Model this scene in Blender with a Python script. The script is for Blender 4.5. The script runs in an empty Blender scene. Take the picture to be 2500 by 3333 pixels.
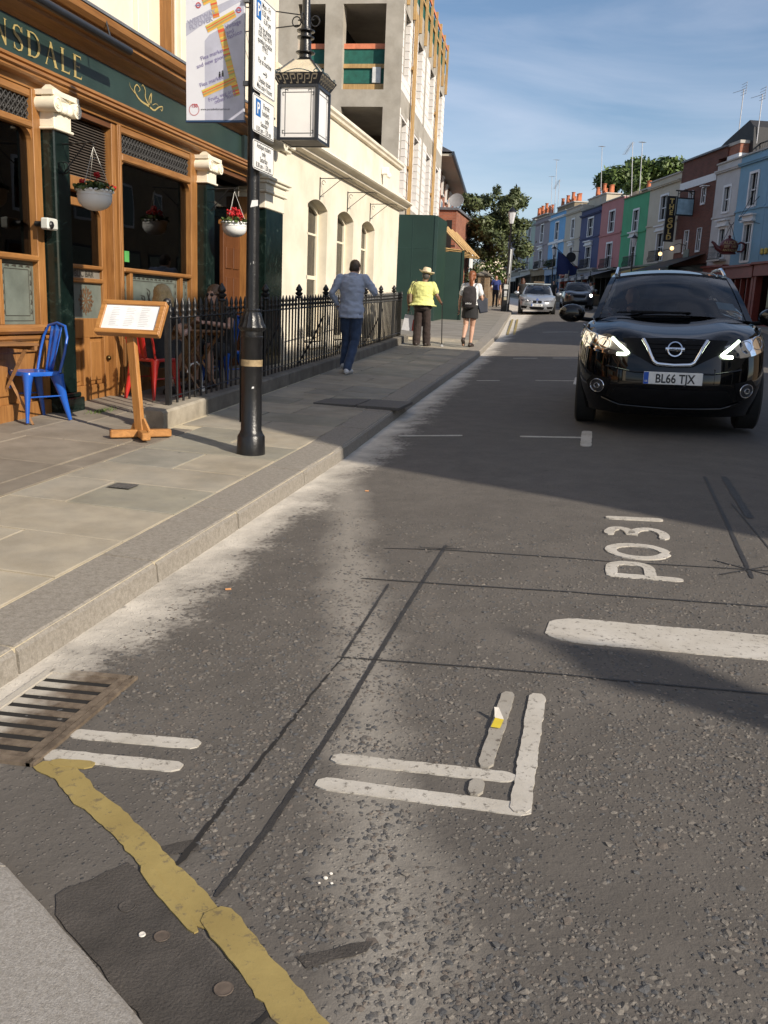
import bpy, bmesh, math, random
import numpy as np
from mathutils import Vector, Matrix, noise
R = math.radians
random.seed(7); RNG = np.random.default_rng(7)
scn = bpy.context.scene
col = scn.collection

# ------------------------------------------------------------------ camera
cam_d = bpy.data.cameras.new("camera"); cam = bpy.data.objects.new("camera", cam_d); col.objects.link(cam)
FPX = 2912.0
_dn = Vector((-550, 12930, FPX)).normalized()
_fw = Vector((690, -626.5, FPX)); _fw = (_fw - _dn * _fw.dot(_dn)).normalized()
_rt = _dn.cross(_fw)
# rows: world axes in camera space (x right, y down, z forward)
cam.matrix_world = Matrix(((_rt.x, -_rt.y, -_rt.z, 0), (_fw.x, -_fw.y, -_fw.z, 0), (-_dn.x, _dn.y, _dn.z, 0), (0, 0, 0, 1)))
cam_d.sensor_fit = 'VERTICAL'; cam_d.sensor_height = 36.0; cam_d.sensor_width = 27.0
cam_d.lens = FPX / 3333.0 * 36.0
cam_d.clip_start = 0.05; cam_d.clip_end = 3000
scn.camera = cam

# ------------------------------------------------------------------ sky, sun, exposure
SUN_AZ, SUN_EL = 31.0, 29.0
w = bpy.data.worlds.new("World"); scn.world = w; w.use_nodes = True
nt = w.node_tree; nt.nodes.clear()
out = nt.nodes.new('ShaderNodeOutputWorld'); bg = nt.nodes.new('ShaderNodeBackground')
sky = nt.nodes.new('ShaderNodeTexSky'); sky.sky_type = 'NISHITA'; sky.sun_disc = False
sky.sun_elevation = R(SUN_EL); sky.sun_rotation = R(90 + SUN_AZ); sky.altitude = 30; sky.air_density = 1.0; sky.dust_density = 0.9; sky.ozone_density = 2.6
tc = nt.nodes.new('ShaderNodeTexCoord'); mp = nt.nodes.new('ShaderNodeMapping')
mp.inputs['Scale'].default_value = (1.1, 1.6, 6.5); mp.inputs['Rotation'].default_value = (0.1, 0.25, 0.4)
n1 = nt.nodes.new('ShaderNodeTexNoise'); n1.inputs['Scale'].default_value = 1.7; n1.inputs['Detail'].default_value = 7; n1.inputs['Roughness'].default_value = 0.55; n1.inputs['Distortion'].default_value = 0.6
cr = nt.nodes.new('ShaderNodeValToRGB'); cr.color_ramp.elements[0].position = 0.36; cr.color_ramp.elements[1].position = 0.80
cr.color_ramp.elements[0].color = (0, 0, 0, 1); cr.color_ramp.elements[1].color = (.52, .52, .52, 1)
mx = nt.nodes.new('ShaderNodeMixRGB'); mx.inputs[2].default_value = (7.6, 7.7, 8.7, 1)
nt.links.new(tc.outputs['Generated'], mp.inputs[0]); nt.links.new(mp.outputs[0], n1.inputs[0]); nt.links.new(n1.outputs[0], cr.inputs[0])
nt.links.new(cr.outputs[0], mx.inputs[0]); nt.links.new(sky.outputs[0], mx.inputs[1]); nt.links.new(mx.outputs[0], bg.inputs[0])
bg.inputs[1].default_value = 0.10
nt.links.new(bg.outputs[0], out.inputs[0])
sd = bpy.data.lights.new("sun", 'SUN'); sd.energy = 4.6; sd.angle = R(0.53); sd.color = (1.0, 0.90, 0.76)
sun = bpy.data.objects.new("sun", sd); col.objects.link(sun)
TOSUN = Vector((math.cos(R(SUN_AZ)) * math.cos(R(SUN_EL)), -math.sin(R(SUN_AZ)) * math.cos(R(SUN_EL)), math.sin(R(SUN_EL))))
sun.rotation_euler = TOSUN.to_track_quat('Z', 'Y').to_euler()
scn.view_settings.view_transform = 'Standard'; scn.view_settings.look = 'None'; scn.view_settings.gamma = 1; scn.view_settings.use_curve_mapping = False
scn.view_settings.exposure = 0.36
scn.cycles.max_bounces = 8; scn.cycles.transparent_max_bounces = 16; scn.cycles.use_denoising = True
scn.cycles.caustics_reflective = False; scn.cycles.caustics_refractive = False

# ------------------------------------------------------------------ materials
MATS = {}
def _nodes(name):
    m = bpy.data.materials.new(name); m.use_nodes = True
    t = m.node_tree; b = t.nodes['Principled BSDF']
    return m, t, b
def N(t, ty, **k):
    n = t.nodes.new(ty)
    for a, v in k.items():
        if a in n.inputs: n.inputs[a].default_value = v
        else: setattr(n, a, v)
    return n
def M(name, c, rough=.6, var=.12, scale=6, bump=0, bscale=80, metal=0, coat=0, spec=.5, stretch=(1, 1, 1), hue=None, emis=None, estr=0, sheen=0, detail=4, dirt=0):
    """plain procedural material: base colour varied by two noises, fine bump"""
    if name in MATS: return MATS[name]
    m, t, b = _nodes(name)
    tc = N(t, 'ShaderNodeTexCoord'); mp = N(t, 'ShaderNodeMapping'); mp.inputs['Scale'].default_value = stretch
    t.links.new(tc.outputs['Object'], mp.inputs[0])
    nz = N(t, 'ShaderNodeTexNoise', Scale=scale, Detail=detail, Roughness=.6); t.links.new(mp.outputs[0], nz.inputs['Vector'])
    r = N(t, 'ShaderNodeValToRGB')
    c2 = hue if hue else tuple(x * (1 + var) for x in c)
    lo = tuple(x * (1 - var) for x in c)
    r.color_ramp.elements[0].position = .32; r.color_ramp.elements[1].position = .68
    r.color_ramp.elements[0].color = (*lo, 1); r.color_ramp.elements[1].color = (*[min(x, 1) for x in c2], 1)
    t.links.new(nz.outputs[0], r.inputs[0]); last = r.outputs[0]
    if dirt:
        n2 = N(t, 'ShaderNodeTexNoise', Scale=scale * .35 + .3, Detail=6, Roughness=.65); t.links.new(tc.outputs['Object'], n2.inputs['Vector'])
        r2 = N(t, 'ShaderNodeValToRGB'); r2.color_ramp.elements[0].position = .4; r2.color_ramp.elements[1].position = .75
        r2.color_ramp.elements[0].color = (1, 1, 1, 1); d = 1 - dirt; r2.color_ramp.elements[1].color = (d, d * .97, d * .92, 1)
        t.links.new(n2.outputs[0], r2.inputs[0])
        mu = N(t, 'ShaderNodeMixRGB', blend_type='MULTIPLY'); mu.inputs[0].default_value = 1
        t.links.new(last, mu.inputs[1]); t.links.new(r2.outputs[0], mu.inputs[2]); last = mu.outputs[0]
    t.links.new(last, b.inputs['Base Color'])
    b.inputs['Roughness'].default_value = rough; b.inputs['Metallic'].default_value = metal
    b.inputs['Coat Weight'].default_value = coat; b.inputs['Coat Roughness'].default_value = .03; b.inputs['Specular IOR Level'].default_value = spec
    if sheen: b.inputs['Sheen Weight'].default_value = sheen
    if bump:
        nb = N(t, 'ShaderNodeTexNoise', Scale=bscale, Detail=5, Roughness=.6); t.links.new(mp.outputs[0], nb.inputs['Vector'])
        bp = N(t, 'ShaderNodeBump', Strength=min(bump, 1), Distance=.01 if bump < 1 else .01 * bump); t.links.new(nb.outputs[0], bp.inputs['Height']); t.links.new(bp.outputs[0], b.inputs['Normal'])
    if emis: b.inputs['Emission Color'].default_value = (*emis, 1); b.inputs['Emission Strength'].default_value = estr
    MATS[name] = m; return m
def glass(name, tint=(.5, .5, .5), refl=1.0, rough=.01, ior=1.5):
    m = bpy.data.materials.new(name); m.use_nodes = True; t = m.node_tree; t.nodes.clear()
    o = N(t, 'ShaderNodeOutputMaterial'); f = N(t, 'ShaderNodeFresnel', IOR=ior); tr = N(t, 'ShaderNodeBsdfTransparent'); gl = N(t, 'ShaderNodeBsdfGlossy', Roughness=rough)
    nz = N(t, 'ShaderNodeTexNoise', Scale=1.3, Detail=1); bp = N(t, 'ShaderNodeBump', Strength=.12, Distance=.02)
    tcx = N(t, 'ShaderNodeTexCoord'); t.links.new(tcx.outputs['Object'], nz.inputs['Vector']); t.links.new(nz.outputs[0], bp.inputs['Height']); t.links.new(bp.outputs[0], gl.inputs['Normal'])
    tr.inputs[0].default_value = (*tint, 1); gl.inputs[0].default_value = (refl, refl, refl, 1); mixs = N(t, 'ShaderNodeMixShader')
    t.links.new(f.outputs[0], mixs.inputs[0]); t.links.new(tr.outputs[0], mixs.inputs[1]); t.links.new(gl.outputs[0], mixs.inputs[2]); t.links.new(mixs.outputs[0], o.inputs[0])
    return m

# ------------------------------------------------------------------ mesh helpers
I4 = Matrix.Identity(4)
class MB:
    """collects geometry; every point goes through self.m"""
    def __init__(s, m=None): s.v = []; s.f = []; s.mi = []; s.m = m or I4; s.cur = 0; s.smooth = False
    def add(s, vs, fs):
        o = len(s.v); m = s.m
        s.v.extend([tuple(m @ Vector(p)) for p in vs]); s.f.extend([tuple(i + o for i in f) for f in fs]); s.mi.extend([s.cur] * len(fs)); return s
    def box(s, x0, x1, y0, y1, z0, z1, m=None):
        v = [Vector((x, y, z)) for z in (z0, z1) for y in (y0, y1) for x in (x0, x1)]
        if m: v = [m @ p for p in v]
        return s.add(v, [(0, 2, 3, 1), (4, 5, 7, 6), (0, 1, 5, 4), (2, 6, 7, 3), (0, 4, 6, 2), (1, 3, 7, 5)])
    def cbox(s, x0, x1, y0, y1, z0, z1, c=.01):
        """chamfered box (top-bottom chamfer on all edges, 24 verts)"""
        v = []; 
        for sx, X in ((1, x0), (-1, x1)):
            for sy, Y in ((1, y0), (-1, y1)):
                for sz, Z in ((1, z0), (-1, z1)):
                    v += [(X, Y + sy * c, Z + sz * c), (X + sx * c, Y, Z + sz * c), (X + sx * c, Y + sy * c, Z)]
        bm = bmesh.new(); vs = [bm.verts.new(p) for p in v]
        r = bmesh.ops.convex_hull(bm, input=vs); bmesh.ops.dissolve_limit(bm, angle_limit=.01, verts=bm.verts, edges=bm.edges)
        bm.verts.index_update(); vv = [x.co.copy() for x in bm.verts]; ff = [[x.index for x in f.verts] for f in bm.faces]; bm.free()
        return s.add(vv, ff)
    def prism(s, poly, d0, d1, ax='y'):
        """poly: 2-D outline; extruded from d0 to d1 along ax (poly coords fill the other two axes in x,y,z order)"""
        n = len(poly)
        def P(a, b, d): return {'x': (d, a, b), 'y': (a, d, b), 'z': (a, b, d)}[ax]
        v = [P(a, b, d0) for a, b in poly] + [P(a, b, d1) for a, b in poly]
        f = [tuple(range(n))[::-1], tuple(range(n, 2 * n))] + [(i, (i + 1) % n, n + (i + 1) % n, n + i) for i in range(n)]
        return s.add(v, f)
    def ring(s, pts, rad, seg=10, caps=True, ref=None, closed=False):
        """tube through pts; rad: number or list of numbers / (a, b) pairs"""
        pts = [Vector(p) for p in pts]; n = len(pts)
        if not isinstance(rad, (list, tuple)) or (isinstance(rad, tuple) and len(rad) == 2 and n != 2): rad = [rad] * n
        vs = []; e1 = None
        for i, p in enumerate(pts):
            t = (pts[min(i + 1, n - 1)] - pts[max(i - 1, 0)]) if not closed else (pts[(i + 1) % n] - pts[i - 1])
            if t.length < 1e-9: t = Vector((0, 0, 1))
            t.normalize()
            if e1 is None:
                r0 = Vector(ref) if ref is not None else (Vector((1, 0, 0)) if abs(t.x) < .8 else Vector((0, 1, 0)))
            else: r0 = Vector(ref) if ref is not None else e1
            e = r0 - t * r0.dot(t)
            if e.length < 1e-4: e = (e1 or Vector((0, 1, 0))) - t * (e1 or Vector((0, 1, 0))).dot(t)
            e1 = e.normalized(); e2 = t.cross(e1)
            a, b = rad[i] if isinstance(rad[i], (tuple, list)) else (rad[i], rad[i])
            for k in range(seg):
                th = 2 * math.pi * k / seg; vs.append(p + e1 * (a * math.cos(th)) + e2 * (b * math.sin(th)))
        fs = []
        for i in range(n - 1 if not closed else n):
            j = (i + 1) % n
            for k in range(seg): fs.append((i * seg + k, i * seg + (k + 1) % seg, j * seg + (k + 1) % seg, j * seg + k))
        if caps and not closed: fs += [tuple(range(seg))[::-1], tuple(range((n - 1) * seg, n * seg))]
        return s.add(vs, fs)
    def lathe(s, prof, seg=24, c=(0, 0, 0), flutes=0, fd=0):
        """prof: (r, z) pairs, about z through c"""
        vs = []; n = len(prof)
        for r, z in prof:
            for k in range(seg):
                th = 2 * math.pi * k / seg; rr = r * (1 + (fd * math.cos(flutes * th) if flutes else 0))
                vs.append((c[0] + rr * math.cos(th), c[1] + rr * math.sin(th), c[2] + z))
        fs = [(i * seg + k, i * seg + (k + 1) % seg, (i + 1) * seg + (k + 1) % seg, (i + 1) * seg + k) for i in range(n - 1) for k in range(seg)]
        fs += [tuple(range(seg))[::-1], tuple(range((n - 1) * seg, n * seg))]
        return s.add(vs, fs)
    def ball(s, c, r, seg=12, rings=8, m=None):
        r = r if isinstance(r, (tuple, list)) else (r, r, r); vs = [(0, 0, -r[2])]
        for i in range(1, rings):
            a = math.pi * i / rings
            for k in range(seg):
                th = 2 * math.pi * k / seg; vs.append((r[0] * math.sin(a) * math.cos(th), r[1] * math.sin(a) * math.sin(th), -r[2] * math.cos(a)))
        vs.append((0, 0, r[2])); L = len(vs) - 1; fs = []
        for k in range(seg):
            fs.append((0, 1 + (k + 1) % seg, 1 + k)); fs.append((L, L - seg + k, L - seg + (k + 1) % seg))
            for i in range(rings - 2):
                a = 1 + i * seg; fs.append((a + k, a + (k + 1) % seg, a + seg + (k + 1) % seg, a + seg + k))
        M_ = Matrix.Translation(c) @ (m or I4)
        return s.add([M_ @ Vector(p) for p in vs], fs)
    def quad(s, a, b, c, d): return s.add([a, b, c, d], [(0, 1, 2, 3)])
    def grid(s, fn, nu, nv):
        vs = [fn(i / (nu - 1), j / (nv - 1)) for j in range(nv) for i in range(nu)]
        return s.add(vs, [(j * nu + i, j * nu + i + 1, (j + 1) * nu + i + 1, (j + 1) * nu + i) for j in range(nv - 1) for i in range(nu - 1)])
    def mesh(s, name, mats, smooth=None, fixn=True):
        me = bpy.data.meshes.new(name); me.from_pydata(s.v, [], s.f); me.validate()
        for m in (mats if isinstance(mats, (list, tuple)) else [mats]): me.materials.append(m)
        if any(s.mi) and len(me.polygons) == len(s.mi): me.polygons.foreach_set('material_index', s.mi)
        if fixn:
            bm = bmesh.new(); bm.from_mesh(me); bmesh.ops.recalc_face_normals(bm, faces=bm.faces); bm.to_mesh(me); bm.free()
        sm = s.smooth if smooth is None else smooth
        if sm: smooth_mesh(me, sm if isinstance(sm, (int, float)) and sm > 1 else 40)
        me.update(); return me
def smooth_mesh(me, ang=40):
    me.polygons.foreach_set('use_smooth', [True] * len(me.polygons))
    bm = bmesh.new(); bm.from_mesh(me); a = R(ang)
    for e in bm.edges:
        if len(e.link_faces) == 2 and e.calc_face_angle(0) > a: e.smooth = False
    bm.to_mesh(me); bm.free()
def link(name, me, parent=None, loc=None, rot=None, sc=None, inv=True):
    """link a mesh; parent with the mesh left where it was modelled (world coordinates) unless inv=False"""
    o = bpy.data.objects.new(name, me); col.objects.link(o)
    if loc is not None: o.location = loc
    if rot is not None: o.rotation_euler = rot
    if sc is not None: o.scale = sc if isinstance(sc, (tuple, list)) else (sc, sc, sc)
    if parent is not None:
        o.parent = parent
        if inv: o.matrix_parent_inverse = PINV[parent.name].copy()
    PINV[o.name] = (o.matrix_basis.inverted() if (parent is None or inv) else I4)
    return o
PINV = {}
def part(name, mb, mats, parent=None, smooth=None, **k): return link(name, mb.mesh(name, mats, smooth), parent, **k)
def tag(o, label=None, cat=None, group=None, kind=None):
    if label: o['label'] = label
    if cat: o['category'] = cat
    if group: o['group'] = group
    if kind: o['kind'] = kind
    return o
def thing(name, label, cat, loc=(0, 0, 0), group=None, rotz=0):
    o = bpy.data.objects.new(name, None); col.objects.link(o); o.location = loc; o.empty_display_size = .2
    o.rotation_euler = (0, 0, rotz)
    PINV[o.name] = (Matrix.Translation(loc) @ Matrix.Rotation(rotz, 4, 'Z')).inverted()
    return tag(o, label, cat, group)
def bevel(o, wd=.01, seg=2):
    m = o.modifiers.new('bevel', 'BEVEL'); m.width = wd; m.segments = seg; m.limit_method = 'ANGLE'; m.angle_limit = R(40); return o
_dg = []
TMP = bpy.data.scenes.new('workshop')
def _eval(o):
    """evaluate one object alone in a scratch scene"""
    TMP.collection.objects.link(o); vl = TMP.view_layers[0]; vl.update(); dg = vl.depsgraph
    r = bpy.data.meshes.new_from_object(o.evaluated_get(dg), depsgraph=dg); TMP.collection.objects.unlink(o); return r
def bake(mods, me):
    """run modifiers on a mesh and return the resulting mesh"""
    o = bpy.data.objects.new('tmp', me); mods(o); r = _eval(o); bpy.data.objects.remove(o); return r
def text_mesh(lines, size, mat, align='CENTER', lead=1.0, bold=0, extrude=0, cw=1.0):
    """flat lettering in the xy plane, first line's baseline at 0"""
    cu = bpy.data.curves.new('txt', 'FONT'); cu.body = lines; cu.size = size; cu.align_x = align; cu.space_line = lead; cu.offset = bold; cu.extrude = extrude; cu.resolution_u = 3
    o = bpy.data.objects.new('txt', cu); me = _eval(o); bpy.data.objects.remove(o); bpy.data.curves.remove(cu)
    me.materials.clear(); me.materials.append(mat)
    if cw != 1:
        for v in me.vertices: v.co.x *= cw
    return me
def place_mesh(me, mat4): me.transform(mat4); return me
def frame(o, x, y): # matrix from origin, x axis, y axis
    x = Vector(x).normalized(); y = Vector(y).normalized(); z = x.cross(y)
    m = Matrix((( x.x, y.x, z.x, o[0]), (x.y, y.y, z.y, o[1]), (x.z, y.z, z.z, o[2]), (0, 0, 0, 1))); return m
def join_mesh(name, meshes, mats=None):
    v = []; f = []; mi = []; ml = []
    for me in meshes:
        o = len(v); v += [tuple(p.co) for p in me.vertices]
        mp_ = []
        for m in me.materials:
            if m not in ml: ml.append(m)
            mp_.append(ml.index(m))
        for p in me.polygons: f.append(tuple(i + o for i in p.vertices)); mi.append(mp_[p.material_index] if mp_ else 0)
    r = bpy.data.meshes.new(name); r.from_pydata(v, [], f)
    for m in ml: r.materials.append(m)
    r.polygons.foreach_set('material_index', mi); r.update(); return r
def lerp(a, b, t): return a + (b - a) * t
def nz(x, y=0., z=0.): return noise.noise(Vector((x, y, z)))

# ------------------------------------------------------------------ terrain functions (eye level is z = 0)
_KY = [-40, 7.2, 11.6, 18.8, 26, 47, 60, 90, 140, 400]; _KXv = [-2.0, -2.0, -2.15, -2.33, -2.67, -4.2, -6.6, -15, -31, -115]
def kx(Y): return float(np.interp(Y, _KY, _KXv))
def gz(Y): return -1.48 + .031 * min(Y, 18) + .037 * min(max(Y - 18, 0), 120)
def zr(X, Y):
    d = X - kx(Y); return gz(Y) + .045 * max(min(d, 2), -6) + .02 * min(max(d - 2, 0), 1.2) - .047 * min(max(d - 3.2, 0), 12)
def zp(X, Y): return gz(Y) + .11 + .02 * (kx(Y) - X)
# ================================================================== ground, road, kerb, paving
def road_mat():
    m, t, b = _nodes("asphalt")
    L = t.links
    tc = N(t, 'ShaderNodeTexCoord'); sx = N(t, 'ShaderNodeSeparateXYZ'); L.new(tc.outputs['Object'], sx.inputs[0])
    def noise_(s, d=4, r=.6, dist=0):
        n = N(t, 'ShaderNodeTexNoise', Scale=s, Detail=d, Roughness=r, Distortion=dist); L.new(tc.outputs['Object'], n.inputs['Vector']); return n.outputs[0]
    def ramp(i, a, b_, c0=(0, 0, 0), c1=(1, 1, 1)):
        if a > b_: a, b_, c0, c1 = b_, a, c1, c0
        r = N(t, 'ShaderNodeValToRGB'); r.color_ramp.elements[0].position = a; r.color_ramp.elements[1].position = b_
        r.color_ramp.elements[0].color = (*c0, 1); r.color_ramp.elements[1].color = (*c1, 1); L.new(i, r.inputs[0]); return r.outputs[0]
    def mix(f, a, b_, ty='MIX'):
        n = N(t, 'ShaderNodeMixRGB', blend_type=ty)
        for i, x in enumerate((f, a, b_)):
            if isinstance(x, (int, float)): n.inputs[i].default_value = x
            elif isinstance(x, tuple): n.inputs[i].default_value = (*x, 1)
            else: L.new(x, n.inputs[i])
        return n.outputs[0]
    def math_(op, a, b_=0.):
        n = N(t, 'ShaderNodeMath', operation=op)
        for i, x in enumerate((a, b_)):
            if isinstance(x, (int, float)): n.inputs[i].default_value = x
            else: L.new(x, n.inputs[i])
        return n.outputs[0]
    vor = N(t, 'ShaderNodeTexVoronoi', Scale=68.0, Randomness=1.0); L.new(tc.outputs['Object'], vor.inputs['Vector'])
    vor2 = N(t, 'ShaderNodeTexVoronoi', Scale=150.0); L.new(tc.outputs['Object'], vor2.inputs['Vector'])
    big = noise_(.55, 5, .6, .4); mid = noise_(4.5, 5, .65); fine = noise_(210, 3, .7)
    binder = mix(ramp(big, .35, .7), (.116, .104, .091), (.156, .140, .123))
    binder = mix(ramp(mid, .3, .75), binder, (.090, .081, .071))
    # chips: their own hues, showing through in worn patches
    sc = N(t, 'ShaderNodeSeparateColor'); L.new(vor.outputs['Color'], sc.inputs[0])
    chipc = ramp(sc.outputs[0], .05, .95, (.050, .052, .056), (.185, .165, .142))
    chipm = math_('MULTIPLY', ramp(vor.outputs['Distance'], .36, .24), ramp(math_('ADD', sc.outputs[1], math_('MULTIPLY', mid, .8)), .72, .95))
    colr = mix(chipm, binder, chipc)
    colr = mix(math_('MULTIPLY', ramp(fine, .35, .7), .35), colr, (.07, .062, .055), 'MIX')
    # pale limestone dust lying along the gutter
    dist = math_('ADD', math_('ADD', sx.outputs[0], 2.0), math_('MULTIPLY', math_('MAXIMUM', math_('SUBTRACT', sx.outputs[1], 8.0), 0.), .035))
    wob = math_('MULTIPLY', math_('SUBTRACT', noise_(2.2, 5, .7), .5), .75)
    dust = ramp(math_('ADD', dist, wob), .44, .02)
    pit = ramp(vor2.outputs['Distance'], .15, .5)
    dust = math_('MULTIPLY', dust, math_('ADD', math_('MULTIPLY', ramp(mid, .25, .6), .3), .7))
    dust = math_('MULTIPLY', dust, ramp(math_('ADD', math_('MULTIPLY', noise_(34, 3, .6), .9), math_('MULTIPLY', dust, .55)), .48, .66))
    band = math_('ABSOLUTE', math_('ADD', math_('ADD', sx.outputs[0], math_('MULTIPLY', sx.outputs[1], .30)), -.18 + .0))  # streak of light reflected from windows, painted into the road colour
    reflm = math_('MULTIPLY', ramp(math_('ADD', band, math_('MULTIPLY', math_('SUBTRACT', noise_(3.1, 4, .6), .5), .35)), .19, .03), ramp(sx.outputs[1], 4.6, 1.6))
    reflm = math_('MULTIPLY', reflm, .52)
    colr = mix(dust, colr, (.64, .59, .51))
    colr = mix(reflm, colr, (.36, .33, .285))
    # oil and gum spots
    v3 = N(t, 'ShaderNodeTexVoronoi', Scale=2.3); L.new(tc.outputs['Object'], v3.inputs['Vector'])
    gum = math_('MULTIPLY', ramp(v3.outputs['Distance'], .055, .035), .55)
    colr = mix(gum, colr, (.055, .05, .046))
    L.new(colr, b.inputs['Base Color'])
    b.inputs['Roughness'].default_value = .82; b.inputs['Specular IOR Level'].default_value = .35
    hgt = math_('ADD', math_('MULTIPLY', math_('MULTIPLY', ramp(vor.outputs['Distance'], .5, .2), chipm), .8), math_('ADD', math_('MULTIPLY', fine, .4), math_('MULTIPLY', noise_(60, 3, .6), .6)))
    bp = N(t, 'ShaderNodeBump', Strength=.7, Distance=.005); L.new(hgt, bp.inputs['Height'])
    bp2 = N(t, 'ShaderNodeBump', Strength=.5, Distance=.02); L.new(mid, bp2.inputs['Height']); L.new(bp.outputs[0], bp2.inputs['Normal'])
    L.new(bp2.outputs[0], b.inputs['Normal'])
    return m
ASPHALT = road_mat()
def sheet(name, mat, xs_fn, ys, nx, zfn):
    v = []; f = []
    for Y in ys:
        a, b_ = xs_fn(Y)
        for i in range(nx):
            X = lerp(a, b_, i / (nx - 1)); v.append((X, Y, zfn(X, Y)))
    for j in range(len(ys) - 1):
        for i in range(nx - 1): f.append((j * nx + i, j * nx + i + 1, (j + 1) * nx + i + 1, (j + 1) * nx + i))
    me = bpy.data.meshes.new(name); me.from_pydata(v, [], f); me.materials.append(mat); me.polygons.foreach_set('use_smooth', [True] * len(f))
    return tag(link(name, me), kind='structure')
YS = [-40, -20, -10, -5, -2] + [i * .5 for i in range(0, 60)] + [30 + i * 2 for i in range(0, 36)] + [105, 115, 130, 150]
def frx(Y): return 8.8 - .326 * (Y - 48.5)          # plan line of the right-hand terrace
def rkx(Y): return max(min(frx(Y) - 3.0, 4.6 + max(Y - 12, 0) * .09), kx(Y) + 5.0)   # right kerb
_dcol = [-10, -4, -1, -.5, -.25, 0, .3, .6, .9, 1.2, 1.6, 2.0, 2.3, 2.6, 2.9, 3.2, 3.8, 4.6, 5.5, 7, 9, 11, 13, 16]
def road_sheet():
    v = []; f = []; n = len(_dcol)
    for Y in YS:
        lim = rkx(Y) + .02 - kx(Y)
        for d in _dcol: X = kx(Y) + min(d, lim); v.append((X, Y, zr(max(X, kx(Y) - .5), Y)))
    for j in range(len(YS) - 1):
        for i in range(n - 1): f.append((j * n + i, j * n + i + 1, (j + 1) * n + i + 1, (j + 1) * n + i))
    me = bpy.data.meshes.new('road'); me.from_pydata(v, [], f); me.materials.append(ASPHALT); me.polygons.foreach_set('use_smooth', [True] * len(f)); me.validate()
    return tag(link('road', me), kind='structure')
road_sheet()
GRND = M('earth', (.10, .09, .075), .95, .2, 3)
def gfar(X, Y): return zr(max(min(X, 20), -20), Y) - .18
gy = [-200, -60, -20] + list(range(-10, 150, 6)) + [170, 220, 300, 500, 900]
sheet('ground', GRND, lambda Y: (-500, 500), gy, 61, gfar)

# ---- granite kerb, stone by stone
GRANITE = M('kerb_granite', (.27, .245, .21), .8, .16, 120, .5, 160, dirt=.35, detail=3)
GRANITE2 = M('kerb_granite_grey', (.30, .28, .255), .8, .2, 190, .4, 240, dirt=.3, detail=2)
MORTAR = M('mortar', (.50, .43, .30), .9, .15, 30, .4, 90)
kerb_bed = MB()
def strip_sheet(mb, f0, f1, ys, z, n=2):
    for a, b_ in zip(ys[:-1], ys[1:]):
        mb.quad((f0(a), a, z(f0(a), a)), (f1(a), a, z(f1(a), a)), (f1(b_), b_, z(f1(b_), b_)), (f0(b_), b_, z(f0(b_), b_)))
ky = [2.0 + i * .5 for i in range(110)]
strip_sheet(kerb_bed, lambda y: kx(y) - .31, lambda y: kx(y) - .012, ky, lambda x, y: zp(x, y) - .006)
strip_sheet(kerb_bed, lambda y: kx(y) - .012, lambda y: kx(y) - .0121, ky, lambda x, y: zp(x, y) - .006 if x < kx(y) - .01205 else zr(x, y) - .05)
KERB = tag(part('kerb', kerb_bed, MORTAR), kind='structure')
y = 1.75; k = 0
kl = [1.02, 1.12, 1.05, 1.28, 1.1, .96, 1.2, 1.12, 1.0, 1.15]
while y < 34:
    ln = kl[k % 10]; g = .009
    mb = MB(); y0, y1 = y + g, y + ln - g; x1 = kx((y0 + y1) / 2)
    sub = 6; c = .022; prof = []
    for i in range(sub + 1):
        Y = lerp(y0, y1, i / sub); X = kx(Y); j = lambda a: nz(a, Y * 6, k) * .006
        prof.append([(X - .29, Y, zp(X - .29, Y) + .002), (X - c, Y, zp(X, Y) + .002 + j(3)), (X + j(5) + .002, Y, zp(X, Y) - c), (X + .012 + j(1), Y, zr(X, Y) - .04), (X - .29, Y, zr(X, Y) - .04)])
    v = [p for q in prof for p in q]; f = []
    for i in range(sub):
        for a in range(4): f.append((i * 5 + a, i * 5 + a + 1, (i + 1) * 5 + a + 1, (i + 1) * 5 + a))
    f += [(0, 1, 2, 3, 4), tuple(sub * 5 + a for a in (4, 3, 2, 1, 0))]
    mb.add(v, f); part('kerb_stone', mb, GRANITE, KERB); y += ln; k += 1
# far kerb
mb = MB(); ys = [y + i * 3 for i in range(24)]
strip_sheet(mb, lambda y: kx(y) - .3, lambda y: kx(y), ys, lambda x, y: zp(x, y) + .002)
strip_sheet(mb, lambda y: kx(y), lambda y: kx(y) + .012, ys, lambda x, y: zp(x, y) + .002 if x < kx(y) + .006 else zr(x, y) - .02)
tag(part('kerb_far', mb, GRANITE), kind='structure')
mb = MB(); ys = [-20, -10, 0] + [i * 4 for i in range(1, 36)]
strip_sheet(mb, lambda y: rkx(y), lambda y: rkx(y) + .3, ys, lambda x, y: zr(x, y) + .11)
strip_sheet(mb, lambda y: rkx(y) - .012, lambda y: rkx(y), ys, lambda x, y: zr(x, y) + .11 if x > rkx(y) - .006 else zr(x, y) - .02)
tag(part('kerb_opposite', mb, GRANITE), kind='structure')
PAVE_FAR = M('paving_concrete', (.23, .21, .18), .85, .15, 2.2, .2, 60, dirt=.3)
sheet('pavement_opposite', PAVE_FAR, lambda Y: (rkx(Y) + .3, rkx(Y) + 12), [-30, -10, 0] + list(range(4, 142, 4)), 8, lambda X, Y: zr(X, Y) + .105)

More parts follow.
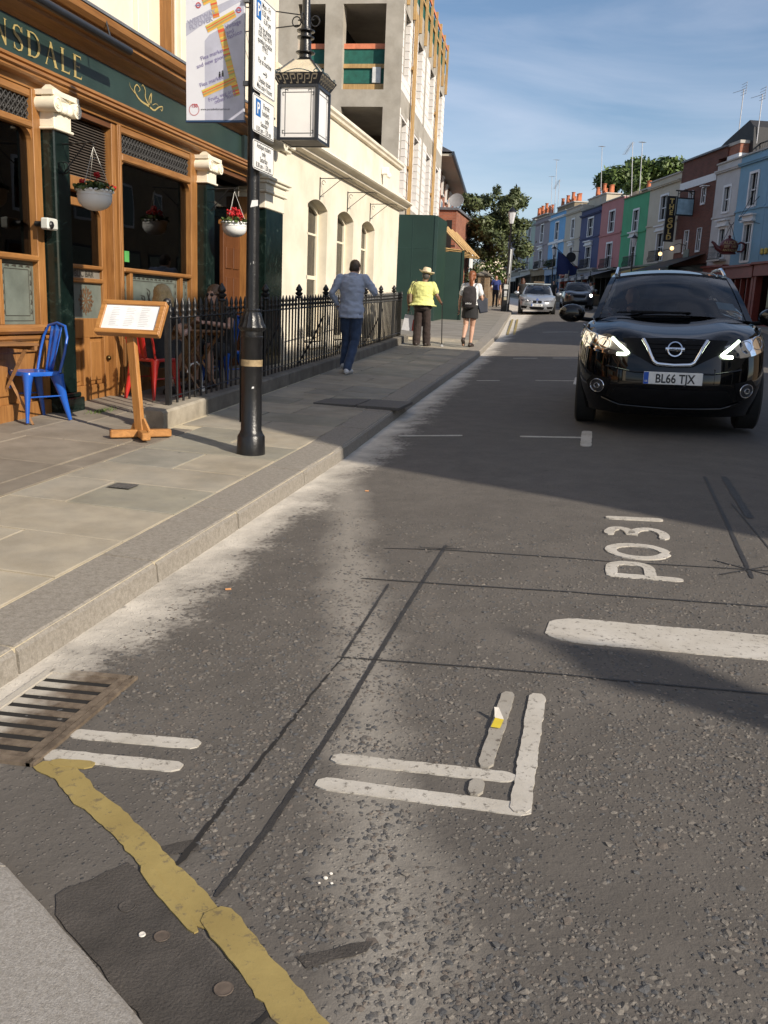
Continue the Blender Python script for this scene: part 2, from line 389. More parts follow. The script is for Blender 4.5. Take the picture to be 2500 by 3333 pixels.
# ---- flagstones of the near pavement
FLAGS = [M('york_stone_%d' % i, c, .85, .1, 5, .35, 120, hue=h, dirt=.28) for i, (c, h) in enumerate([((.33, .295, .235), (.37, .325, .25)), ((.275, .26, .215), (.30, .28, .22)), ((.36, .325, .26), (.40, .35, .27)), ((.25, .24, .205), (.29, .27, .225)), ((.31, .285, .235), (.35, .31, .245))])]
FORE = [M('forecourt_stone_%d' % i, c, .85, .12, 4, .35, 120, dirt=.35) for i, c in enumerate([(.25, .215, .17), (.22, .19, .152), (.275, .24, .19)])]
def gum(m, sc=3.1, r=.035, dark=.45):
    t = m.node_tree; b = t.nodes['Principled BSDF']; src = b.inputs['Base Color'].links[0].from_socket; tc = N(t, 'ShaderNodeTexCoord'); v = N(t, 'ShaderNodeTexVoronoi', Scale=sc); t.links.new(tc.outputs['Object'], v.inputs['Vector']); mr = N(t, 'ShaderNodeMapRange'); mr.inputs[1].default_value = r * .7; mr.inputs[2].default_value = r * 1.25; mr.inputs[3].default_value = dark; mr.inputs[4].default_value = 1.0; t.links.new(v.outputs['Distance'], mr.inputs[0])
    mx = N(t, 'ShaderNodeMixRGB', blend_type='MULTIPLY'); mx.inputs[0].default_value = 1; t.links.new(src, mx.inputs[1]); t.links.new(mr.outputs[0], mx.inputs[2]); t.links.new(mx.outputs[0], b.inputs['Base Color'])
for m_ in FLAGS + FORE + [GRANITE]: gum(m_)
gum(GRANITE2, 4.2, .05, .6)
bed = MB()
pys = [2.0 + i * .6 for i in range(230)]
strip_sheet(bed, lambda y: -7.5, lambda y: kx(y) - .28, [y for y in pys if y < 23], lambda x, y: zp(x, y) - .007)
PAV = tag(part('pavement', bed, MORTAR), kind='structure')
def slab(x0, x1, y0, y1, mat, par, name='flagstone', g=.0085, skew=0, th=.03):
    j = lambda: random.uniform(-.0035, .0035); dz = random.uniform(0, .004)
    cs = [(x0 + g + j(), y0 + g + j()), (x1 - g + j(), y0 + g + skew + j()), (x1 - g + j(), y1 - g + skew + j()), (x0 + g + j(), y1 - g + j())]
    c = .004; cx_ = sum(p[0] for p in cs) / 4; cy_ = sum(p[1] for p in cs) / 4
    tops = [(a + (cx_ - a) * c / max(abs(cx_ - a), .05), b_ + (cy_ - b_) * c / max(abs(cy_ - b_), .05)) for a, b_ in cs]
    v = [(a, b_, zp(a, b_) + dz) for a, b_ in tops] + [(a, b_, zp(a, b_) + dz - .003) for a, b_ in cs] + [(a, b_, zp(a, b_) - th) for a, b_ in cs]
    f = [(0, 1, 2, 3)] + [(i, 4 + i, 4 + (i + 1) % 4, (i + 1) % 4) for i in range(4)] + [(4 + i, 8 + i, 8 + (i + 1) % 4, 4 + (i + 1) % 4) for i in range(4)]
    part(name, MB().add(v, f), mat, par)
rows = [2.05, 2.75, 3.5, 4.12, 4.72, 5.32, 5.85, 6.45, 6.98, 7.6]
yy = 7.6
while yy < 22.5: yy += random.choice([.5, .56, .62, .68]); rows.append(yy)
XB = lambda Y: -3.42 if Y < 7.3 else -3.62 - .045 * (Y - 7.3)   # back edge of the street paving (railing plinth beyond)
k = 0
for a, b_ in zip(rows[:-1], rows[1:]):
    x = kx(a) - .30; end = XB(a); 
    while x > end + .05:
        wd = random.uniform(.55, 1.0)
        if x - wd < end + .35: wd = x - end
        m_ = FLAGS[random.randrange(5)]
        if (abs(a - 4.72) < .01 and x < -2.8 and x > -3.2): pass
        slab(x - wd, x, a, b_, m_, PAV); x -= wd
# pub forecourt: larger worn slabs, a dark border course
y = 2.0
while y < 7.4:
    slab(-3.62, -3.42, y, y + .9, FORE[1], PAV); y += .9
for (x0, x1, y0, y1) in [(-4.6, -3.62, 2.0, 3.4), (-4.6, -3.62, 3.4, 4.55), (-4.6, -3.62, 4.55, 5.6), (-4.45, -3.62, 5.6, 6.45), (-4.6, -3.62, 6.45, 7.25), (-7.4, -4.6, 2, 3.4), (-7.4, -4.6, 3.4, 4.55), (-5.6, -4.6, 4.55, 5.6), (-5.6, -4.45, 5.6, 6.45), (-5.3, -4.6, 6.45, 7.25), (-4.4, -3.75, 7.25, 8.2), (-5.3, -4.4, 7.25, 8.2), (-4.5, -3.85, 8.2, 9.3), (-5.3, -4.5, 8.2, 9.3), (-4.6, -3.9, 9.3, 10.6), (-5.3, -4.6, 9.3, 10.6), (-4.6, -3.95, 10.6, 11.8), (-6.2, -4.6, 10.6, 11.8), (-6.2, -4, 11.8, 13.2)]:
    slab(x0, x1, y0, y1, FORE[random.randrange(3)], PAV, skew=random.uniform(-.01, .01))
# paving further on: small setts, then plain
SETT = M('sett', (.26, .225, .185), .85, .2, 3, .3, 50)
mb = MB(); ys = [22.5 + i * 1.2 for i in range(100)]
strip_sheet(mb, lambda y: kx(y) - 12, lambda y: kx(y) - .3, ys, lambda x, y: zp(x, y) - .004)
tag(part('pavement_far', mb, PAVE_FAR), kind='structure')
# small iron cover let into the flags
mb = MB(); z = zp(-2.9, 5.2); mb.add([(-2.98, 5.13, z + .0075), (-2.82, 5.13, z + .0075), (-2.82, 5.27, z + .0105), (-2.98, 5.27, z + .0105)], [(0, 1, 2, 3)])
for i in range(5): mb.box(-2.97 + i * .03, -2.953 + i * .03, 5.14, 5.26, z + .0075, z + .0125)
tag(part('stopcock_cover', mb, M('cast_iron', (.09, .085, .08), .7, .2, 40, .5, 200)), 'small dark iron cover let into the pale flagstones', 'drain cover')
mb = MB(); 
for i in range(2): mb.box(-3.0 + i * .5, -2.52 + i * .5, 9.62, 10.4, zp(-2.7, 10) + .002 - .02, zp(-2.7, 10) + .012)
tag(part('manhole_cover', mb, MATS['cast_iron']), 'flat dark rectangular manhole cover in the shaded pavement beyond the lamp post', 'manhole cover')
tag(part('access_cover', MB().add([(-3.95, 4.35, zp(-3.9, 4.3) + .006), (-3.7, 4.35, zp(-3.7, 4.3) + .006), (-3.7, 4.7, zp(-3.7, 4.7) + .006), (-3.95, 4.7, zp(-3.9, 4.7) + .006)], [(0, 1, 2, 3)]), FORE[1]), kind='structure')

# ---- corner kerb, tarmac patches, gully
cz = lambda X, Y, o=0: zr(max(X, -2.4), Y) + o
E1 = [(-1.62, 1.86), (-1.326, 1.728), (-1.087, 1.598), (-.875, 1.454), (-.739, 1.356), (-.5, 1.17), (-.2, .9)]
for i, (pa, pb) in enumerate(zip(E1[:-1], E1[1:])):
    if i == 1: continue
seg = [(-1.75, 1.92, -1.30, 1.715), (-1.292, 1.711, -.60, 1.248), (-.592, 1.242, .0, .78)]
CK = tag(part('corner_kerb_bed', MB().add([(-2.6, 1.6, cz(-2.4, 1.6, .002)), (-1.75, 1.9, cz(-1.75, 1.9, .002)), (0, .76, cz(0, .76, .002)), (-1.2, .2, cz(-1.2, .2, .002))], [(0, 1, 2, 3)]), MORTAR), kind='structure')
for x0, y0, x1, y1 in seg:
    d = Vector((x1 - x0, y1 - y0, 0)).normalized(); nn = Vector((d.y, -d.x, 0)); 
    ps = []; n_ = 8
    for i in range(n_ + 1):
        X = lerp(x0, x1, i / n_); Y = lerp(y0, y1, i / n_) + nz(i * 3.1, x0) * .006 + (.006 * math.sin(i / n_ * 3.1) if x0 < -1.2 and x0 > -1.5 else 0)
        o = [(X, Y, cz(X, Y, -.03)), (X, Y, cz(X, Y, .020)), (X + nn.x * .012, Y + nn.y * .012, cz(X, Y, .027)), (X + nn.x * .46, Y + nn.y * .46, cz(X + nn.x * .46, Y + nn.y * .46, .045)), (X + nn.x * .46, Y + nn.y * .46, cz(X, Y, -.1))]
        ps += o
    f = [(i * 5 + a, i * 5 + a + 1, (i + 1) * 5 + a + 1, (i + 1) * 5 + a) for i in range(n_) for a in range(4)] + [(0, 1, 2, 3, 4), tuple(n_ * 5 + a for a in (4, 3, 2, 1, 0))]
    part('kerb_stone', MB().add(ps, f), GRANITE2, CK)
def poly_sheet(name, pts, mat, off=.004, jit=.006, par=None, step=.03, sm=True):
    out_ = []; n = len(pts)
    for i in range(n):
        a = Vector((*pts[i], 0)); b_ = Vector((*pts[(i + 1) % n], 0)); L_ = (b_ - a).length; q = max(1, int(L_ / step)); d = (b_ - a); pr = Vector((-d.y, d.x, 0)).normalized() if L_ > 0 else Vector()
        for k in range(q):
            p = a + d * (k / q); j = nz(p.x * 23, p.y * 23, 1.3) * jit; p = p + pr * j; out_.append((p.x, p.y, cz(p.x, p.y, off)))
    bm = bmesh.new(); vs = [bm.verts.new(p) for p in out_]; fc = bm.faces.new(vs); bmesh.ops.triangulate(bm, faces=[fc])
    me = bpy.data.meshes.new(name); bm.to_mesh(me); bm.free(); me.materials.append(mat)
    if me.polygons and me.polygons[0].normal.z < 0: me.flip_normals()
    return link(name, me, par)
TARPATCH = M('tarmac_patch', (.062, .054, .047), .75, .25, 9, .6, 130, dirt=.25)
tag(poly_sheet('tarmac_patch', [(-1.129, 1.663), (-1.024, 1.813), (-.804, 1.668), (-.586, 1.504), (-.483, 1.413), (-.30, 1.25), (-.45, 1.08), (-.739, 1.356), (-.875, 1.454), (-1.087, 1.598)], TARPATCH, .004, .012), kind='structure')
TAR = M('tar_line', (.028, .026, .025), .6, .3, 20, .4, 150)
def ribbon(name, path, wd, mat, off=.005, jit=.2, par=None, th=0, step=.02, seed=0, wear=None):
    """strip of given width along path, ragged edges, optional thickness"""
    P = [Vector((*p, 0)) for p in path]; pts = []
    for a, b_ in zip(P[:-1], P[1:]):
        q = max(1, int((b_ - a).length / step))
        for k in range(q): pts.append(a.lerp(b_, k / q))
    pts.append(P[-1]); n = len(pts); v = []; f = []
    for i, p in enumerate(pts):
        t = (pts[min(i + 1, n - 1)] - pts[max(i - 1, 0)]).normalized(); pr = Vector((-t.y, t.x, 0)); wi = wd[0] + (wd[1] - wd[0]) * i / (n - 1) if isinstance(wd, tuple) else wd
        e = min(i, n - 1 - i) * step; tap = 1 if e > wi * .4 else (.5 + .5 * math.sqrt(e / (wi * .4)))
        for s in (1, -1):
            q = p + pr * s * wi * .5 * tap * (1 + nz(p.x * 31 + seed, p.y * 31, s * 3.7) * jit + nz(p.x * 90, p.y * 90 + seed, s) * jit * .5 + nz(p.x * 210, p.y * 210 + seed, s) * min(.10, .0045 / wi))
            v.append((q.x, q.y, cz(q.x, q.y, off)))
        if th:
            for s in (0, 1): v.append((v[-2][0] + (v[-2][0] - p.x) * .03, v[-2][1], v[-2][2] - th) if False else (v[-2][0], v[-2][1], v[-2][2] - th))
    st = 4 if th else 2
    for i in range(n - 1):
        a = i * st; b_ = (i + 1) * st; f.append((a, a + 1, b_ + 1, b_))
        if th: f += [(a, b_, b_ + 2, a + 2), (a + 1, a + 3, b_ + 3, b_ + 1)]
    if th: f += [(0, 2, 3, 1), ((n - 1) * st, (n - 1) * st + 1, (n - 1) * st + 3, (n - 1) * st + 2)]
    return part(name, MB().add(v, f), mat, par)
rl = 0
for path, wd in [([(-.705, 4.83), (-.717, 3.8), (-.715, 2.65), (-.729, 2.03), (-.754, 1.737)], .018), ([(-.869, 4.09), (-.847, 3.18)], .012), ([(-1.033, 4.698), (-.714, 4.733), (.143, 4.70), (.977, 4.76), (2.2, 4.8)], .011), ([(-1.024, 4.152), (-.513, 4.145), (.142, 4.149), (.878, 4.178), (2, 4.2)], .013), ([(-.865, 3.176), (-.375, 3.188), (.139, 3.188), (.715, 3.21), (1.6, 3.22)], .011), ([(.924, 7.189), (.9, 5.735), (.875, 4.60)], .022), ([(1.07, 7.23), (1.06, 5.9)], .05), ([(-.79, 4.66), (-.67, 4.82)], .008), ([(-.85, 4.75), (-.6, 4.77)], .008), ([(.72, 4.62), (1.06, 4.9)], .012), ([(.72, 4.88), (1.06, 4.62)], .012), ([(1.0, 6.3), (1.08, 4.72)], .008)]:
    tag(ribbon('tar_line', path, wd, TAR, .0035, .35, seed=rl), kind='structure'); rl += 3
# open crack
cr = []; 
for i in range(46):
    t = i / 45; Y = lerp(3.18, 1.83, t); cr.append((-.847 - .05 * t + nz(Y * 9, 3) * .012 + nz(Y * 40, 5) * .007, Y))
tag(ribbon('crack', cr, (.005, .017), M('crack_dark', (.014, .012, .011), .9), .003, .7), kind='structure')
cr = [(-.50 + -.10 * t + nz(t * 9, 7) * .016, 1.46 - .30 * t) for t in [i / 20 for i in range(21)]]
tag(ribbon('crack', cr, (.012, .02), MATS['crack_dark'], .006, .7), kind='structure')
tag(poly_sheet('tar_smear', [(-.50, 1.585), (-.44, 1.63), (-.40, 1.665), (-.36, 1.675), (-.36, 1.64), (-.42, 1.60), (-.47, 1.565)], TARPATCH, .003, .02), kind='structure')
tag(poly_sheet('tar_smear', [(-1.0, 1.88), (-.93, 1.92), (-.88, 1.95), (-.87, 1.90), (-.94, 1.86)], TARPATCH, .0025, .03), kind='structure')

# ---- painted markings
def paint_mat(name, c, c2, thr=.64, fine=42):
    m, t, b = _nodes(name); L = t.links; tc = N(t, 'ShaderNodeTexCoord')
    n1 = N(t, 'ShaderNodeTexNoise', Scale=fine, Detail=8, Roughness=.75); n2 = N(t, 'ShaderNodeTexNoise', Scale=5, Detail=5, Roughness=.6); L.new(tc.outputs['Object'], n1.inputs['Vector']); L.new(tc.outputs['Object'], n2.inputs['Vector'])
    r = N(t, 'ShaderNodeValToRGB'); r.color_ramp.elements[0].position = thr; r.color_ramp.elements[1].position = thr + .06
    r.color_ramp.elements[0].color = (1, 1, 1, 1); r.color_ramp.elements[1].color = (0, 0, 0, 1); L.new(n1.outputs[0], r.inputs[0])
    mx = N(t, 'ShaderNodeMixRGB'); mx.inputs[1].default_value = (*c2, 1); mx.inputs[2].default_value = (*c, 1); L.new(r.outputs[0], mx.inputs[0])
    r2 = N(t, 'ShaderNodeValToRGB'); r2.color_ramp.elements[0].position = .3; r2.color_ramp.elements[1].position = .8; r2.color_ramp.elements[0].color = (1, 1, 1, 1); r2.color_ramp.elements[1].color = (.68, .65, .6, 1); L.new(n2.outputs[0], r2.inputs[0])
    mu = N(t, 'ShaderNodeMixRGB', blend_type='MULTIPLY'); mu.inputs[0].default_value = 1; L.new(mx.outputs[0], mu.inputs[1]); L.new(r2.outputs[0], mu.inputs[2]); L.new(mu.outputs[0], b.inputs['Base Color'])
    b.inputs['Roughness'].default_value = .7
    bp = N(t, 'ShaderNodeBump', Strength=.5, Distance=.004); L.new(n1.outputs[0], bp.inputs['Height']); L.new(bp.outputs[0], b.inputs['Normal']); return m
WHITE = paint_mat('white_road_paint', (.52, .49, .44), (.20, .18, .155), .56)
WORN = paint_mat('worn_white_road_paint', (.36, .335, .295), (.14, .12, .10), .56)
YEL = paint_mat('yellow_road_paint', (.34, .26, .09), (.20, .155, .075), .56, 26)
def mk(paths, label, name='road_marking', mat=None, off=.004, th=.0045, jit=.14, seed=0, group=None):
    """one painted marking: its strokes are parts of one thing"""
    root = thing(name, label, 'road marking', (paths[0][0][0][0], paths[0][0][0][1], cz(*paths[0][0][0])), group)
    for i, (p, wd, *mm) in enumerate(paths): ribbon('stroke', p, wd, mm[0] if mm else (mat or WHITE), off + i * .0012, jit, root, th + i * .0012, seed=seed + i * 5)
    return root
mk([([(-.672, 2.275), (-.105, 2.262), (-.052, 2.262)], .062), ([(-.668, 2.420), (-.11, 2.42)], .056), ([(-.083, 2.998), (-.083, 2.24)], .058), ([(-.183, 2.99), (-.205, 2.46)], .046, WORN), ([(-.214, 2.385), (-.216, 2.30)], .044, WORN)], 'double white L-shaped bay corner painted on the asphalt in the foreground', seed=1)
mk([([(-1.545, 2.395), (-1.10, 2.412)], .058), ([(-1.55, 2.255), (-1.095, 2.272)], .058)], 'pair of short white stripes painted beside the drain grating', seed=9)
mk([([(-.085, 3.66), (-.02, 3.655), (.4, 3.66), (.82, 3.67), (2.0, 3.70)], .275)], 'broad white stop band running off the edge of the road surface', seed=14, jit=.05)
def arc(cx_, cy_, rx, ry, a0, a1, n=18): return [(cx_ + rx * math.cos(R(lerp(a0, a1, i / n))), cy_ + ry * math.sin(R(lerp(a0, a1, i / n)))) for i in range(n + 1)]
# bay number: letters stand towards the kerb, reading away from the camera
ch = [([(.165, 4.475), (.535, 4.475)], .062), ([(.19, 4.475)] + [(.19, 4.56)] + arc(.265, 4.60, .075, .09, 180, 90, 6) + arc(.305, 4.60, .075, .09, 90, 0, 6) + [(.38, 4.475)], .058)]
ch += [(arc(.335, 4.93, .145, .125, 0, 360, 30), .06)]
ch += [(arc(.252, 5.30, .062, .115, 300, 90, 3)[:0] + arc(.248, 5.295, .06, .11, 205, 0, 14)[::1] + arc(.412, 5.295, .088, .13, 180, -35, 16), .058)]
ch += [([(.17, 5.65), (.515, 5.68)], .06)]
mk(ch, 'white bay number P031 painted sideways on the road', 'bay_number', seed=21)
mk([([(-1.80, 8.60), (-1.18, 8.73)], .05), ([(-.62, 8.763), (-.02, 8.788)], .05), ([(.012, 9.21), (.012, 8.29)], .10)], 'white T-shaped bay line at the edge of the building shadow in front of the black car', seed=31)
mk([([(-1.75, 14.2), (-1.39, 14.266)], .06), ([(-.84, 14.338), (-.21, 14.347)], .06), ([(-.2, 14.9), (-.2, 13.8)], .09)], 'white T-shaped bay line in the shade beside the black car wheel', seed=37)
mk([([(-1.6, 18.9), (-1.1, 18.95)], .07), ([(-.8, 19.0), (-.1, 19.05)], .07), ([(-.08, 19.6), (-.08, 18.4)], .1)], 'white T-shaped bay line on the sunlit strip of road', seed=41)
mk([([(-.1, 23.6 + i * .6), (.5, 23.6 + i * .6)], .16) for i in range(4)], 'four short white bars painted on the sunlit road beside the black car', seed=47)
mk([([(-1.6, 29), (-.5, 29.2)], .08), ([(-.35, 30.2), (-.35, 28.2)], .12)], 'small white T mark on the dark road short of the silver car', seed=53)
mk([([(-2.55, 27.5), (-3.35, 38)], .07, YEL), ([(-2.35, 27.5), (-3.15, 38)], .07, YEL)], 'double yellow line along the kerb by the silver car', seed=57)
yp = [(-1.53, 2.195), (-1.42, 2.17), (-1.30, 2.07), (-1.13, 1.965), (-.98, 1.85), (-.90, 1.79)]
mk([(yp[:-1] + [(-.90, 1.79), (-.80, 1.715), (-.72, 1.645)], .074, YEL), ([(-1.5, 2.215), (-1.36, 2.225)], .045, YEL), ([(-.74, 1.69), (-.62, 1.58), (-.52, 1.495), (-.40, 1.395), (-.26, 1.27), (-.1, 1.12)], .078, YEL), ([(-.975, 1.81), (-.905, 1.742), (-.81, 1.664), (-.745, 1.612)], (.035, .02), YEL)], 'worn yellow no-parking line running diagonally past the corner kerb', 'yellow_line', seed=61, jit=.20, th=.003, off=.0045)
# drain grating
IRON = M('rusty_iron', (.135, .098, .068), .75, .3, 25, .5, 160, hue=(.20, .155, .11), dirt=.3)
def silt(m):
    t = m.node_tree; b = t.nodes['Principled BSDF']; src = b.inputs['Base Color'].links[0].from_socket; tc = N(t, 'ShaderNodeTexCoord'); sx = N(t, 'ShaderNodeSeparateXYZ'); n = N(t, 'ShaderNodeTexNoise', Scale=16, Detail=5); t.links.new(tc.outputs['Object'], sx.inputs[0]); t.links.new(tc.outputs['Object'], n.inputs['Vector'])
    a = N(t, 'ShaderNodeMath', operation='MULTIPLY_ADD'); a.inputs[1].default_value = .22; t.links.new(n.outputs[0], a.inputs[0]); t.links.new(sx.outputs[0], a.inputs[2]); mr = N(t, 'ShaderNodeMapRange'); mr.inputs[1].default_value = -1.72; mr.inputs[2].default_value = -1.60; mr.inputs[3].default_value = .85; mr.inputs[4].default_value = 0.0; t.links.new(a.outputs[0], mr.inputs[0])
    mx = N(t, 'ShaderNodeMixRGB'); mx.inputs[2].default_value = (.52, .48, .41, 1); t.links.new(mr.outputs[0], mx.inputs[0]); t.links.new(src, mx.inputs[1]); t.links.new(mx.outputs[0], b.inputs['Base Color'])
silt(IRON)
g = thing('drain_grating', 'rusty iron drain grating in the gutter beside the kerb', 'drain', (-1.70, 2.51, cz(-1.7, 2.51)))
gx0, gx1, gy0, gy1 = -1.885, -1.548, 2.20, 2.81
zb = lambda X, Y: cz(X, Y)
fb = MB()
def gbox(mb, x0, x1, y0, y1, a, b_):
    v = [(x, y, zb(x, y) + z) for z in (a, b_) for y in (y0, y1) for x in (x0, x1)]
    mb.add(v, [(0, 2, 3, 1), (4, 5, 7, 6), (0, 1, 5, 4), (2, 6, 7, 3), (0, 4, 6, 2), (1, 3, 7, 5)])
for a in ((gx0 - .02, gx0 + .012, gy0 - .02, gy1 + .02), (gx1 - .014, gx1 + .012, gy0 - .02, gy1 + .02), (gx0, gx1, gy0 - .02, gy0 + .012), (gx0, gx1, gy1 - .012, gy1 + .02)): gbox(fb, *a, -.004, .012)
part('frame', fb, IRON, g)
pit = MB(); gbox(pit, gx0, gx1, gy0, gy1, .0015, .0025); part('pit', pit, M('gully_shade', (.010, .009, .008), .95, .3, 18), g)  # flat near-black sheet: the shade in the slots is painted in
nb = 9
for i in range(nb):
    y0 = lerp(gy0 + .012, gy1 - .05, i / (nb - 1)); mb = MB(); gbox(mb, gx0 + .015, gx1 - .02, y0, y0 + .036, .003, .0065)
    part('bar', mb, IRON, g)
mb = MB(); gbox(mb, gx1 - .05, gx1 - .018, gy0, gy1, .003, .0105); part('rail', mb, IRON, g)

# ---- stone chips standing proud of the asphalt, cigarette ends and other litter
def chips(name, n, xr, yr, r0, r1, mats, thr=-.05, seed=1, sink=.35, skip=None, proud=1.0):
    rng = np.random.default_rng(seed)
    bm = bmesh.new(); bmesh.ops.create_icosphere(bm, subdivisions=1, radius=1); base = np.array([v.co[:] for v in bm.verts]); faces = np.array([[v.index for v in f.verts] for f in bm.faces]); bm.free()
    pts = []
    while len(pts) < n:
        x = rng.uniform(*xr); y = yr[0] + (yr[1] - yr[0]) * rng.random() ** 1.35
        nn_ = .55 * nz(x * 1.7, y * 1.7, seed) + .6 * nz(x * 6, y * 6, 2.)
        if nn_ + rng.uniform(-.35, .35) < thr: continue
        if skip and skip(x, y): continue
        if rng.random() > 1.12 - (y - yr[0]) / (yr[1] - yr[0]) or rng.random() < max(0, (abs(x) - 1.2) * 1.2): continue
        pts.append((x, y))
    V = []; F = []; MI = []
    for i, (x, y) in enumerate(pts):
        s = rng.uniform(r0, r1) * (.6 + .8 * rng.random() ** 2); sc = np.array([s, s * rng.uniform(.55, 1), s * rng.uniform(.35, .6) * proud]); b = base * (1 + rng.uniform(-.28, .28, (len(base), 1)))
        b = b * sc; a = rng.uniform(0, 6.28); tl = rng.uniform(-.35, .35); ca, sa = math.cos(a), math.sin(a)
        bz = b[:, 2] + b[:, 0] * tl
        p = np.stack([x + b[:, 0] * ca - b[:, 1] * sa, y + b[:, 0] * sa + b[:, 1] * ca, bz + cz(x, y) - sc[2] * sink + .0005], 1)
        V.append(p); F.append(faces + i * len(base)); MI.append(rng.integers(0, len(mats)))
    V = np.concatenate(V); F = np.concatenate(F)
    me = bpy.data.meshes.new(name); me.from_pydata(V.tolist(), [], F.tolist())
    for m in mats: me.materials.append(m)
    me.polygons.foreach_set('material_index', np.repeat(MI, len(faces)).astype(int))
    return link(name, me)
CH = [M('chip_%d' % i, c, .7, .2, 60, .3, 300) for i, c in enumerate([(.085, .082, .079), (.105, .096, .085), (.13, .116, .10), (.072, .072, .073), (.155, .138, .118), (.095, .088, .08), (.12, .10, .083)])]
def inmark(x, y): return (-.69 < x < -.04 and 2.22 < y < 2.46) or (-.23 < x < -.04 and 2.2 < y < 3.02) or (x < -1.08 and 2.2 < y < 2.45) or (y < 1.9 + (-1.0 - x) * .9 + .12 and y < 2.3 and x < -.25 and y < 1.28 + (-.27 - x) * .95 + .13) or (x > -.12 and 3.5 < y < 3.83) or x < -1.9
tag(chips('asphalt_chippings', 24000, (-1.8, 2.0), (1.1, 5.6), .0060, .0120, CH, -.12, 3, .46, inmark), 'coarse grey and brown stone chippings showing in the worn asphalt', 'chippings', kind='stuff')
LT = [M('litter_paper', (.62, .58, .52), .8), M('litter_orange', (.5, .24, .10), .8), M('litter_grey', (.3, .28, .25), .8)]
def small(name, label, cat, mb, mat, group=None): return tag(part(name, mb, mat), label, cat, group)
def butt(x, y, a, label, z=None, mat=None):
    z = cz(x, y) if z is None else z
    small('cigarette_end', label, 'cigarette end', MB().ring([(x, y, z + .005), (x + .028 * math.cos(a), y + .028 * math.sin(a), z + .005)], .0045, 8), mat or LT[1])
butt(-1.62, 3.85, .5, 'orange cigarette end lying in the pale gutter dust by the kerb')
butt(-1.50, 6.1, .2, 'orange cigarette end in the gutter near the shadow edge')
butt(-1.60, 2.06, 2.0, 'orange cigarette end on the tarmac below the drain grating')
mb = MB(); z = cz(-.2, 2.73) + .012; mb.add([(-.215, 2.70, z), (-.185, 2.70, z), (-.178, 2.76, z + .004), (-.208, 2.765, z + .004)], [(0, 1, 2, 3)]); mb.add([(-.208, 2.765, z + .004), (-.178, 2.76, z + .004), (-.20, 2.79, z + .03), (-.215, 2.79, z + .03)], [(0, 1, 2, 3)])
o = small('folded_ticket', 'small folded yellow and white ticket on the worn white stripe', 'ticket', mb, [M('ticket_yellow', (.62, .48, .03), .6), LT[0]]); o.data.polygons[1].material_index = 1
for i, (x, y, r) in enumerate([(-.52, 1.86, .0065), (-.512, 1.88, .005), (-.50, 1.845, .0045), (-.53, 1.84, .004)]):
    mb = MB(); mb.ball((x, y, cz(x, y) + r * .5), (r, r * .8, r * .6), 7, 5); small('crumb', 'pale crumb in the little scatter on the asphalt beside the tar line', 'crumb', mb, LT[0], 'crumbs beside the tar line')
mb = MB(); mb.lathe([(.0, .003), (.007, .004), (.008, .001)], 12, (-.86, 1.58, cz(-.86, 1.58, .004))); small('chewing_gum', 'round white blob of chewing gum on the dark tarmac patch', 'chewing gum', mb, LT[0])
CLAY = M('clay_spot', (.095, .072, .056), .8, .25, 40)
for i, (x, y, r, l) in enumerate([(-.815, 1.585, .02, 'round reddish disc pressed into the dark tarmac patch beside the chewing gum'), (-.62, 1.47, .023, 'round reddish disc pressed into the dark tarmac patch near the yellow line'), (-.94, 1.66, .022, 'faint ring pressed into the dark tarmac patch by its far edge')]):
    mb = MB(); z = cz(x, y, .005); mb.lathe([(r * .5, 0), (r * .72, .0008), (r * .86, .0018), (r * .9, .0005)], 18, (x, y, z)); small('bottle_cap', l, 'bottle cap', mb, CLAY if i < 2 else TARPATCH)
# ================================================================== the public house
def wood_mat(name, c, rough=.38, ax='z', dark=.55):
    m, t, b = _nodes(name); L = t.links; tc = N(t, 'ShaderNodeTexCoord'); mp = N(t, 'ShaderNodeMapping')
    s = {'z': (22, 22, 1.6), 'y': (22, 1.6, 22), 'x': (1.6, 22, 22)}[ax]; mp.inputs['Scale'].default_value = s; L.new(tc.outputs['Object'], mp.inputs[0])
    n = N(t, 'ShaderNodeTexNoise', Scale=1.6, Detail=7, Roughness=.65, Distortion=.8); L.new(mp.outputs[0], n.inputs['Vector'])
    n2 = N(t, 'ShaderNodeTexNoise', Scale=1.9, Detail=4); L.new(tc.outputs['Object'], n2.inputs['Vector'])
    r = N(t, 'ShaderNodeValToRGB'); e = r.color_ramp.elements; e[0].position = .3; e[1].position = .7
    e[0].color = (c[0] * dark, c[1] * dark * .92, c[2] * dark * .85, 1); e[1].color = (*c, 1); L.new(n.outputs[0], r.inputs[0])
    r2 = N(t, 'ShaderNodeValToRGB'); r2.color_ramp.elements[0].position = .35; r2.color_ramp.elements[1].position = .7; r2.color_ramp.elements[0].color = (.78, .74, .7, 1); r2.color_ramp.elements[1].color = (1, 1, 1, 1); L.new(n2.outputs[0], r2.inputs[0])
    mu = N(t, 'ShaderNodeMixRGB', blend_type='MULTIPLY'); mu.inputs[0].default_value = 1; L.new(r.outputs[0], mu.inputs[1]); L.new(r2.outputs[0], mu.inputs[2]); L.new(mu.outputs[0], b.inputs['Base Color'])
    b.inputs['Roughness'].default_value = rough; bp = N(t, 'ShaderNodeBump', Strength=.25, Distance=.003); L.new(n.outputs[0], bp.inputs['Height']); L.new(bp.outputs[0], b.inputs['Normal'])
    return m
WOODV = wood_mat('oak_upright', (.42, .205, .068)); WOODH = wood_mat('oak_rail', (.42, .205, .068), ax='y'); DWOOD = wood_mat('dark_oak', (.16, .06, .022), .4); DWOODH = wood_mat('dark_oak_rail', (.20, .085, .03), .4, 'y')
